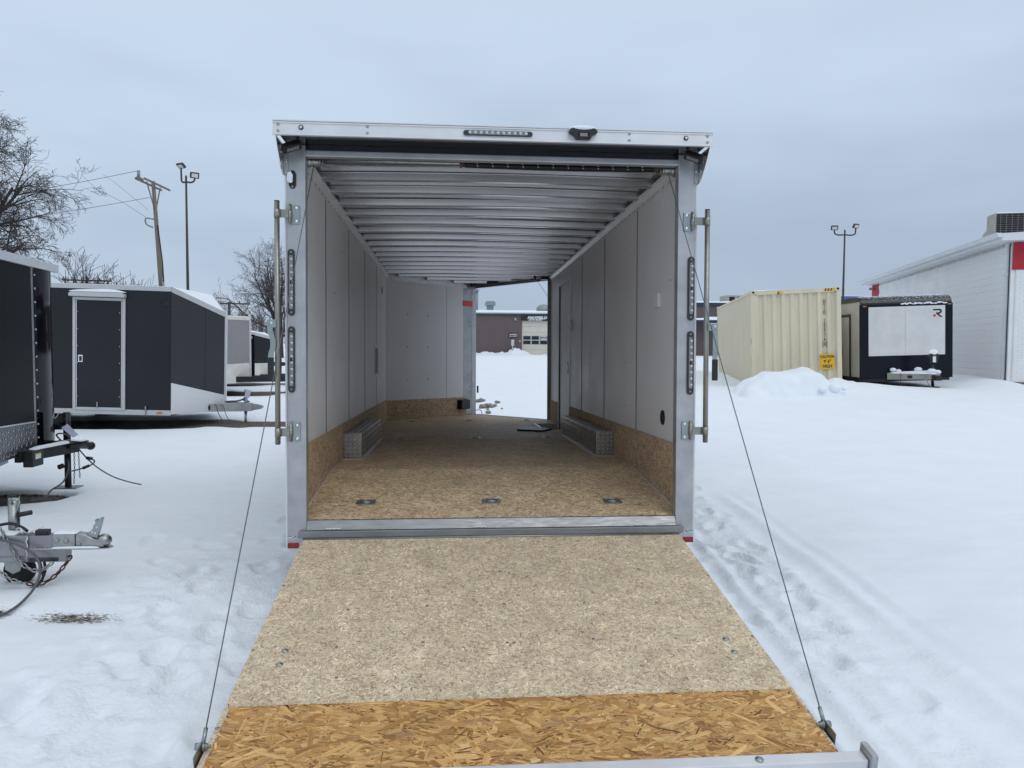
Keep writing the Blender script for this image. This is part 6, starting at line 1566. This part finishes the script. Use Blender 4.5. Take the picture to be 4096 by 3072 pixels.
P(wr, 'snow_cover', snow_slab([(-0.44, 0.4, 4.875), (4.5, 0.4, 5.125), (4.5, WLn - 0.5, 5.125), (-0.44, WLn - 0.5, 4.875)], 0.09, 37), 'snow')
# downspout with straps, corner fittings
ds = P(wr, 'downspout', MB().box(-0.09, -0.012, 0.14, 0.26, 0.95, 4.66).box(-0.095, -0.012, 0.13, 0.27, 0.42, 0.949), 'eave', 0.008)
for z in (1.25, 3.72): P(ds, 'strap', MB().box(-0.10, -0.002, 0.10, 0.30, z, z + 0.05), 'eave')
P(wr, 'cable_conduit', MB().tube([(-0.02, 0.10, 0.4), (-0.02, 0.10, 4.6)], 0.013, 6), 'black_plastic')
P(wr, 'wall_light', MB().box(-0.22, -0.02, WLn - 0.45, WLn - 0.30, 4.42, 4.52).box(-0.26, -0.14, WLn - 0.62, WLn - 0.46, 4.44, 4.53), 'hvac')
# roof units
u = P(wr, 'roof_unit', MB().box(0.75, 3.0, 3.4, 4.1, 5.02, 6.05), 'hvac', 0.01)
P(u, 'condenser_coil', MB().box(0.80, 2.98, 3.37, 3.399, 5.10, 6.02), 'hvac_d')
mb = MB()
for i in range(12): mb.box(0.80, 2.98, 3.355, 3.362, 5.18 + i * 0.07, 5.185 + i * 0.07)
for i in range(12): mb.box(0.9 + i * 0.17, 0.906 + i * 0.17, 3.348, 3.354, 5.10, 6.02)
P(u, 'coil_guard', mb, 'hvac')
P(u, 'snow_cover', snow_slab([(0.75, 3.4, 6.052), (3.0, 3.4, 6.052), (3.0, 4.1, 6.052), (0.75, 4.1, 6.052)], 0.05, 39), 'snow')
P(wr, 'roof_duct', MB().tube(spline([(1.0, 4.1, 5.45), (1.0, 4.4, 5.45), (1.0, 4.6, 5.3), (1.0, 4.65, 5.0)], 5), 0.22, 12).box(0.65, 1.4, 4.6, 5.2, 4.95, 5.28), 'hvac')
P(wr, 'roof_vent', MB().box(0.4, 2.0, WLn - 1.6, WLn - 0.6, 5.0, 5.28), 'eave')
P(wr, 'roof_vent', MB().tube([(0.6, WLn - 4.2, 4.95), (0.6, WLn - 4.2, 5.25)], 0.06, 8).tube([(0.6, WLn - 4.2, 5.25), (0.6, WLn - 4.2, 5.30)], 0.14, 10), 'galv')

# ------------------------------------------------------------------ brown steel workshop across the lot
br = empty('workshop_building', (8.0, 81.4, 0.5))
tag(br, 'long brown steel workshop with cream overhead door, seen through the trailer', 'building')
def bx_(x0, x1, y0, y1, z0, z1): return MB().box(x0 - 8, x1 - 8, y0 - 81.4, y1 - 81.4, z0 - 0.5, z1 - 0.5)
P(br, 'wall', bx_(-14, 7.78, 81.2, 96, 0.3, 5.0), 'brown'); P(br, 'wall', bx_(12.72, 22, 81.2, 96, 0.3, 5.0), 'brown'); P(br, 'wall', bx_(7.781, 12.719, 81.2, 96, 4.87, 5.0), 'brown')
P(br, 'core', bx_(7.781, 12.719, 81.6, 95, 0.3, 4.86), 'black_steel')
mb = MB(); x = -13.9
while x < 21.9:
    if not (7.6 < x < 12.8): mb.box(x - 8, x + 0.045 - 8, -0.225, -0.2002, -0.2, 4.5)
    x += 0.305
tag(P(br, 'siding_ribs', mb, 'brown'), kind='stuff')
P(br, 'fascia', bx_(-14.3, 22.3, 80.95, 81.198, 5.0, 5.28), 'navy')
P(br, 'roof', MB().slab([(-22.3, -0.5, 4.75), (14.3, -0.5, 4.75), (14.3, 14.9, 5.2), (-22.3, 14.9, 5.2)], 0.1), 'white_trim')
P(br, 'snow_cover', snow_slab([(-22.3, -0.56, 4.76), (14.3, -0.56, 4.76), (14.3, 14.8, 5.2), (-22.3, 14.8, 5.2)], 0.42, 51), 'snow')
od = P(br, 'overhead_door', bx_(7.80, 12.70, 81.35, 81.5, 0.4, 4.40), 'creamdoor')
for i in range(6):
    P(od, 'door_section', bx_(7.82, 12.68, 81.31, 81.349, 0.42 + i * 0.66, 1.06 + i * 0.66), 'creamdoor', 0.01)
wf = []
for r in range(2):
    for c in range(5):
        x0 = 7.92 + c * 0.96; z0 = 1.66 + r * 0.52
        w_ = P(od, 'window', bx_(x0, x0 + 0.92, 81.285, 81.309, z0, z0 + 0.49), 'white_trim')
        P(od, 'window_pane', bx_(x0 + 0.05, x0 + 0.87, 81.275, 81.284, z0 + 0.04, z0 + 0.45), 'glass')
text('window_lettering', 'MAYFIELD', 0.19, T['white_ink'], od, face_m((10.29 - 8, -0.131, 2.55 - 0.5), (1, 0, 0), (0, 0, 1)), 0.002, 0.2, 0.01, xs=0.85)
text('window_lettering', 'OFFICE', 0.24, T['white_ink'], od, face_m((10.29 - 8, -0.131, 2.29 - 0.5), (1, 0, 0), (0, 0, 1)), 0.002, 0, 0.012, xs=0.9)
sg = P(br, 'sign_board', bx_(7.70, 12.8, 81.02, 81.195, 4.37, 4.86), 'black_ink', 0.01)
text('sign_lettering', 'MAYFIELD', 0.40, T['white_ink'], sg, face_m((9.50 - 8, -0.383, 4.69 - 0.5), (1, 0, 0), (0, 0, 1)), 0.003, 0.25, 0.022, xs=1.22)
text('sign_lettering', 'AUTO BODY', 0.235, T['white_ink'], sg, face_m((9.30 - 8, -0.383, 4.455 - 0.5), (1, 0, 0), (0, 0, 1)), 0.003, 0.25, 0.010, xs=1.15)
sg2 = P(br, 'sign_board', bx_(6.27, 7.32, 81.10, 81.17, 2.44, 2.96), 'black_ink', 0.01)
text('sign_lettering', 'MAYFIELD', 0.20, T['white_ink'], sg2, face_m((6.80 - 8, -0.302, 2.78 - 0.5), (1, 0, 0), (0, 0, 1)), 0.002, 0.25, 0.006)
text('sign_lettering', 'AUTO BODY', 0.16, T['white_ink'], sg2, face_m((6.80 - 8, -0.302, 2.58 - 0.5), (1, 0, 0), (0, 0, 1)), 0.002, 0.25, 0.004)
P(br, 'wall_light', bx_(6.90, 7.15, 80.98, 81.19, 4.38, 4.65), 'hvac', 0.03)
P(br, 'wall_light', bx_(3.3, 3.48, 81.05, 81.19, 4.50, 4.62), 'brown', 0.02)
P(br, 'wall_lamp', bx_(7.50, 7.62, 81.05, 81.19, 1.95, 2.12), 'white_ink', 0.03)
vt = P(br, 'roof_vent', MB().box(3.95 - 8, 4.75 - 8, 3.0, 3.8, 4.8, 6.0), 'galv', 0.02)
P(vt, 'vent_hood', MB().prism([(3.72 - 8, 5.72), (3.78 - 8, 6.10), (3.95 - 8, 6.22), (4.75 - 8, 6.22), (4.92 - 8, 6.10), (4.98 - 8, 5.72)], 'y', 2.7, 4.1), 'galv', 0.03)
P(br, 'roof_stack', MB().tube([(2.62 - 8, 2.5, 4.7), (2.62 - 8, 2.5, 7.3)], 0.28, 12).tube([(2.62 - 8, 2.5, 7.3), (2.62 - 8, 2.5, 7.6)], [0.42, 0.3], 12), 'galv')
P(br, 'roof_turbine', MB().ball((10.5 - 8, 2.0, 5.25), (0.85, 0.85, 0.62), 8), 'galv')
# meter post and the ploughed ridge along its foot
mpz = gh(6.67, 80.3)
mp_ = empty('meter_post', (6.67, 80.3, mpz))
tag(mp_, 'white utility meter box on a thin post before the brown workshop', 'meter post')
P(mp_, 'post', MB().tube([(0, 0, -0.1), (0, 0, 1.15)], 0.06, 8), 'white_trim'); P(mp_, 'meter_box', MB().box(-0.17, 0.17, -0.11, 0.11, 1.02, 1.62), 'white_trim', 0.03)
P(mp_, 'snow_cover', MB().ball((0, 0, 1.63), (0.18, 0.12, 0.06), 6), 'snow')
def ridge():
    xs3 = np.linspace(-9, 16, 260); ys3 = np.linspace(-1.6, 1.0, 16)
    X, Y = np.meshgrid(xs3, ys3)
    amp = 0.28 + 0.55 * fbm(X, Y * 0.2, 0.8, 4, 61) + 0.75 * np.exp(-((X - 7.35) / 0.75) ** 2) - 0.22 * sstep((X - 8.2) / 0.8)
    Z = ground_h(X, Y + 80.6) - 0.06 + np.clip(amp, 0.02, 2) * np.exp(-(Y / 0.55) ** 2) * (1 + 0.3 * fbm(X, Y, 3.0, 3, 67))
    vv = np.stack([X, Y, Z], -1).reshape(-1, 3).tolist(); n1 = len(xs3); ff = []
    for j in range(len(ys3) - 1):
        for i in range(n1 - 1): k_ = j * n1 + i; ff.append((k_, k_ + 1, k_ + n1 + 1, k_ + n1))
    o = MB().add(vv, ff, True).build('snow_ridge', T['snow']); o.location = (0, 80.6, 0)
    tag(o, 'low ploughed ridge of snow along the foot of the brown workshop', 'snow bank')
ridge()
# second brown building with canopy, right of the post
b2 = empty('warehouse_building', (40, 80, 0.5))
tag(b2, 'brown two-level warehouse with snowy canopy, half hidden behind the container', 'building')
P(b2, 'wall', MB().box(-13.5, 14, 0, 14, -0.3, 6.0), 'brown')
P(b2, 'fascia', MB().box(-13.8, 14.3, -0.25, -0.001, 5.75, 6.05), 'navy')
P(b2, 'snow_cover', snow_slab([(-13.8, -0.3, 6.05), (14.3, -0.3, 6.05), (14.3, 14, 6.05), (-13.8, 14, 6.05)], 0.45, 71), 'snow')
P(b2, 'canopy', MB().box(-13.6, 0, -2.2, -0.002, 3.75, 4.0), 'navy')
P(b2, 'snow_cover', snow_slab([(-13.6, -2.25, 4.002), (0, -2.25, 4.002), (0, -0.01, 4.002), (-13.6, -0.01, 4.002)], 0.45, 73), 'snow')
for x0, z1_ in ((-7.3, 7.2), (4.0, 7.75), (2.6, 7.25)):
    uu = P(b2, 'roof_unit', MB().box(x0, x0 + 2.3, 4, 6.5, 6.1, z1_), 'hvac' if x0 < 0 else 'white_trim', 0.03)
    P(uu, 'louvre', MB().box(x0 + 0.3, x0 + 0.95, 3.95, 3.999, 6.3, z1_ - 0.2).box(x0 + 1.3, x0 + 1.95, 3.95, 3.999, 6.3, z1_ - 0.2), 'hvac_d')
b3 = empty('far_shed', (36, 58, 0.5))
tag(b3, 'pale far shed with blue roof edge between container and white building', 'building')
P(b3, 'wall', MB().box(-7, 12, 0, 10, -0.3, 5.05), 'eave'); P(b3, 'roof_edge', MB().box(-7.3, 12.3, -0.35, -0.001, 5.05, 5.42), 'blue')
P(b3, 'fascia', MB().box(-7.2, 12.2, -0.15, -0.002, 4.75, 5.049), 'eave')
P(b3, 'snow_cover', snow_slab([(-7.3, -0.35, 5.422), (12.3, -0.35, 5.422), (12.3, 10, 5.422), (-7.3, 10, 5.422)], 0.15, 77), 'snow')

# clods of frozen dirt just past the nose opening
rs5 = random.Random(14)
cl_spots = [(0.53, 11.5, .07), (0.46, 12.65, .10), (0.60, 12.8, .11), (0.66, 12.55, .06), (0.74, 12.75, .06), (0.84, 13.3, .07), (0.55, 12.1, .04), (0.46, 14.0, .13), (0.86, 11.95, .03)]
words = ['clod just over the nose sill', 'clod at the left end of the cluster', 'broadest clod in the middle of the cluster', 'clod in front of the cluster', 'clod right of the cluster', 'outlying clod behind and right of the cluster', 'small clod between sill and cluster', 'large flat clod behind the cluster, by the jamb', 'smallest clod, right of the sill clod']
for (x, y, r), wd in zip(cl_spots, words):
    bm = bmesh.new(); bmesh.ops.create_icosphere(bm, subdivisions=2, radius=r)
    for v in bm.verts: v.co *= 1 + 0.5 * mnoise.noise(v.co * 14 + Vector((x * 7, y * 3, 0))); v.co.z *= 0.5
    me = bpy.data.meshes.new('dirt_clod'); bm.to_mesh(me); bm.free(); me.materials.append(T['clod'])
    o = link('dirt_clod', me); o.location = (x, y, gh(x, y) + 0.03)
    tag(o, 'frozen dirt, ' + wd, 'clod', 'clods beyond the nose opening')
# ------------------------------------------------------------------ poles and wires
up = empty('utility_pole', (-13.25, 31.3, 0.1))
tag(up, 'leaning weathered wooden utility pole with doubled crossarm, nearer one', 'utility pole')
base = Vector((0, 0, -0.3)); top = Vector((-0.75, 0.6, 8.95))
P(up, 'pole', MB().tube([base, base.lerp(top, 0.5), top], [0.125, 0.105, 0.085], 12), 'wood_pole')
ca, cb_ = top + Vector((-0.12, -1.2, -0.12)), top + Vector((0.10, 1.25, -0.15))
ax = (cb_ - ca).normalized()
for off in (-0.2, 0.2):
    o_ = Vector((ax.y, -ax.x, 0)).normalized() * off
    P(up, 'crossarm', MB().tube([ca + o_, cb_ + o_], 0.055, 4, smooth=False), 'wood_pole')
P(up, 'arm_end_plate', MB().tube([ca + Vector((0, -.25, -.02)), ca + Vector((0, .25, -.02))], 0.09, 4, smooth=False), 'wood_pole')
P(up, 'insulator', MB().tube([ca + Vector((-0.05, 0, 0.02)), ca + Vector((-0.05, 0, 0.34))], 0.07, 8), 'galv')
for t in (0.25, 0.78): P(up, 'brace', MB().tube([ca.lerp(cb_, t), base.lerp(top, 0.845)], 0.03, 6), 'wood_pole')
tb = base.lerp(top, 0.80)
P(up, 'cutout', MB().tube(spline([tb + Vector((-0.10, 0, 0.1)), tb + Vector((-0.42, -0.1, 0.12)), tb + Vector((-0.40, -0.1, -0.15)), tb + Vector((-0.15, 0, -0.28))], 4), 0.035, 6), 'galv')
P(up, 'riser_cable', MB().tube([base.lerp(top, 0.78) + Vector((0.1, -0.14, 0)), base.lerp(top, 0.6) + Vector((0.20, -0.17, 0)), base.lerp(top, 0.5) + Vector((0.19, -0.17, 0))], 0.03, 6), 'black_plastic')
P(up, 'cover_guard', MB().tube([base.lerp(top, 0.52) + Vector((0.14, -0.14, 0)), base.lerp(top, 0.1) + Vector((0.17, -0.17, 0))], 0.06, 6), 'galv')
far = Vector((-30, 6.0, 0))
P(up, 'power_line', MB().tube(catenary(ca + Vector((-0.05, 0, 0.34)), Vector((-20, 2.5, 7.5)), 0.5, 14), 0.011, 4), 'wire')
P(up, 'power_line', MB().tube(catenary(base.lerp(top, 0.92) + Vector((-0.2, 0, 0)), Vector((-20, 2.5, 6.6)), 0.5, 14), 0.011, 4), 'wire')
P(up, 'jumper_wire', MB().tube(spline([ca + Vector((-2.6, 0.3, 0.12)), ca + Vector((-1.9, 0.2, -0.5)), ca + Vector((-0.9, 0.1, -1.0)), tb + Vector((-0.4, -0.1, 0.15))]), 0.007, 4).tube(spline([ca + Vector((-1.7, 0.2, 0.2)), ca + Vector((-1.0, 0.1, -0.3)), tb + Vector((-0.3, -0.1, 0.5))]), 0.006, 4), 'wire')

def floodpole(root_loc, h, heads, label, r=0.06):
    lp = empty('light_pole', root_loc)
    tag(lp, label, 'light pole', 'lot light poles')
    P(lp, 'pole', MB().tube([(0, 0, -0.3), (0, 0, h * 0.5), (0, 0, h)], [r * 1.25, r, r * 0.7], 10), 'lightpole')
    for (dx, dz, up_, tilt, rot) in heads:
        s = 1 if dx > 0 else -1
        P(lp, 'arm', MB().tube(spline([(0, 0, h - 0.27), (dx * 0.6, 0, h - 0.29), (dx * 0.93, 0, h - 0.22), (dx, 0, h - 0.10 + dz * 0.5), (dx, 0, h + dz)], 5), 0.04, 8), 'lightpole')
        R = Matrix.Translation((dx, 0, h + dz + 0.12)) @ Matrix.Rotation(rot, 4, 'Z') @ Matrix.Rotation(tilt, 4, 'X')
        hd_ = P(lp, 'flood_head', MB().box(-0.19, 0.19, -0.05, 0.05, -0.13, 0.13).xf(R), 'lightpole', 0.03)
        P(hd_, 'lens', MB().box(-0.13, 0.13, -0.062, -0.051, -0.08, 0.08).xf(R), 'white_sheet')
    return lp
floodpole((-11.72, 29.5, gh(-11.7, 29.5)), 8.6, ((-0.20, 0.30, 0, 0.9, -0.5), (0.36, -0.10, 0, 0.35, 0.5)), 'slim dark lot light pole with two floodlights beside the leaning utility pole')
floodpole((21.45, 35.9, gh(21.4, 35.9)), 7.6, ((-0.60, -0.02, 0, 0.5, -0.25), (0.62, 0.10, 0, 0.5, 0.35)), 'slim dark lot light pole with two floodlights rising behind the cream container')

def far_pole(loc, h, rot, label, arms=((0.0, 1.2), (-0.9, 1.0))):
    fp_ = empty('utility_pole', loc, (0, 0, rot))
    tag(fp_, label, 'utility pole')
    P(fp_, 'pole', MB().tube([(0, 0, -0.3), (0, 0, h)], [0.19, 0.13], 8), 'lightpole')
    for dz, w in arms:
        a = P(fp_, 'crossarm', MB().box(-w, w, -0.07, 0.07, h + dz - 0.25, h + dz - 0.10), 'lightpole')
        for x in (-w * .95, -w * .5, w * .5, w * .95): P(a, 'insulator', MB().tube([(x, 0, h + dz - 0.10), (x, 0, h + dz + 0.10)], 0.06, 6), 'lightpole')
far_pole((-23.6, 77.7, gh(-23, 77)), 5.5, 0.3, 'distant pole with two crossarms left of the bare round tree', ((0.0, 2.1), (-1.35, 1.9)))
far_pole((-36.2, 73.8, gh(-36, 73)), 7.6, 0.2, 'distant pole whose crossarm just tops the charcoal trailer roof', ((-0.15, 2.2), (-0.5, 2.0)))

# ------------------------------------------------------------------ bare trees
def make_tree(name, label, loc, h, r0, limbs, spread, droop, seed, levels=4, kids=(8, 7, 6, 5), lr=(0.62, 0.5, 0.45, 0.42), trunk=0.25, lean=(0, 0), rmin=0.006, mat='twig', wig=0.22, upb=0.25, azr=None, low=0.0, limb=0.85):
    rs = random.Random(seed)
    root = empty(name, loc)
    tag(root, label, 'tree')
    big, small = MB(), MB()
    def rv(): return Vector((rs.gauss(0, 1), rs.gauss(0, 1), rs.gauss(0, 1)))
    def branch(p, d, L, r, lev):
        n = 6 if lev <= 1 else (5 if lev == 2 else 4)
        path = [p]; dirs = [d]; rad = [r]
        for i in range(n):
            d = (d + rv() * wig * (0.55 + 0.25 * lev) * 0.6).normalized()
            t = (i + 1) / n
            d = (d + Vector((0, 0, (upb if lev <= 1 else 0.06) - droop * t * (0.35 if lev < 2 else 0.9)))).normalized()
            p = p + d * (L / n); path.append(p); dirs.append(d); rad.append(max(rmin, r * (1 - 0.72 * t)))
        (big if lev <= 1 else small).tube(path, rad, 7 if lev == 0 else 5 if lev == 1 else 3, caps=False, smooth=lev < 2)
        if lev >= levels: return
        k = kids[min(lev, len(kids) - 1)]
        for j in range(k):
            t = 0.22 + 0.78 * (j + rs.random() * 0.8) / k
            f = t * n; i = min(n - 1, int(f)); q = path[i].lerp(path[i + 1], f - i); dq = dirs[min(i + 1, n)]
            side = dq.cross(rv()).normalized()
            ang = rs.uniform(0.45, 0.95)
            nd = (dq * math.cos(ang) + side * math.sin(ang)).normalized()
            branch(q, nd, L * lr[min(lev, len(lr) - 1)] * rs.uniform(0.75, 1.25) * (1.15 - 0.45 * t), max(rmin, rad[i] * 0.55), lev + 1)
    th = h * trunk
    tp = [Vector((0, 0, -0.3)), Vector((lean[0] * 0.4, lean[1] * 0.4, th * 0.5)), Vector((lean[0], lean[1], th))]
    P(root, 'trunk', MB().tube(tp, [r0 * 1.25, r0, r0 * 0.85], 10), 'bark')
    for i in range(limbs):
        a = (azr[0] + (azr[1] - azr[0]) * (i + rs.random() * .6) / limbs) if azr else 2 * PI * (i + rs.random() * 0.6) / limbs
        el_ = rs.uniform(0.55, 1.35) if low == 0 else rs.uniform(low, 1.35)
        d = Vector((math.cos(a) * math.cos(el_) * spread, math.sin(a) * math.cos(el_) * spread, math.sin(el_))).normalized()
        st = tp[1].lerp(tp[2], rs.uniform(0.55, 1.0))
        branch(st, d, (h - th) * limb * rs.uniform(0.88, 1.12) * (0.75 + 0.25 * math.sin(el_)), r0 * rs.uniform(0.42, 0.6), 1)
    P(root, 'limbs', big, 'bark')
    tag(P(root, 'twigs', small, mat), kind='stuff')
    return root
make_tree('bare_tree', 'large bare tree whose drooping twigs fill the upper left edge', (-20.0, 25.0, 0.0), 12.8, 0.30, 20, 1.0, 0.26, 21, levels=5, kids=(8, 9, 7, 5, 4), lr=(0.6, 0.52, 0.52, 0.55, 0.55), trunk=0.36, rmin=0.006, low=-0.1, limb=0.70, upb=0.15)
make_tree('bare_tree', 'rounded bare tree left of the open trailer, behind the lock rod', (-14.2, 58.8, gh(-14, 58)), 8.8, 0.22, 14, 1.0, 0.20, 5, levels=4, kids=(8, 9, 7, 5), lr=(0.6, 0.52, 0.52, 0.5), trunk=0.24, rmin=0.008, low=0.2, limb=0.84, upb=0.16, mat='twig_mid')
for (x, y, hh, sd_, lab) in ((-33.5, 68, 8.2, 31, 'small bare treetop above the charcoal trailer, left one'), (-30.2, 68, 7.0, 32, 'small bare treetop above the charcoal trailer, right one'), (-40.5, 66, 7.2, 33, 'bare treetop low behind the large tree, at the black trailer corner')):
    make_tree('bare_tree', lab, (x, y, gh(x, y)), hh, 0.18, 9, 0.65, 0.0, sd_, levels=3, kids=(7, 7, 6), lr=(0.6, 0.5, 0.5), trunk=0.15, rmin=0.018, low=0.6)
# far wood: a mass of bare trees along the horizon
def far_wood():
    rs = random.Random(77); mb = MB()
    for i in range(520):
        x = rs.uniform(-150, -28); y = rs.uniform(150, 215)
        h = rs.uniform(4.5, 9.0) * (1.0 + 0.2 * math.sin(x * 0.06)); z = 0.4
        mb.tube([(x, y, z), (x + rs.gauss(0, .3), y, z + h)], [0.16, 0.04], 3, caps=False)
        for k in range(9):
            t = rs.uniform(0.3, 0.95); L = h * rs.uniform(0.2, 0.42) * (1.2 - t * 0.6); a = rs.uniform(0, 6.28)
            p = Vector((x, y, z + h * t)); d = Vector((math.cos(a) * .6, math.sin(a) * .6, 0.8))
            q = p + d * L; mb.tube([p, q], [0.07, 0.03], 3, caps=False)
            for m in range(3):
                s = p.lerp(q, rs.uniform(.3, .9)); mb.tube([s, s + Vector((rs.gauss(0, .5), rs.gauss(0, .5), rs.uniform(.3, 1.0))) * L * 0.5], [0.045, 0.02], 3, caps=False)
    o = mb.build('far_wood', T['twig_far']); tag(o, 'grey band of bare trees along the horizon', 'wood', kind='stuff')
far_wood()
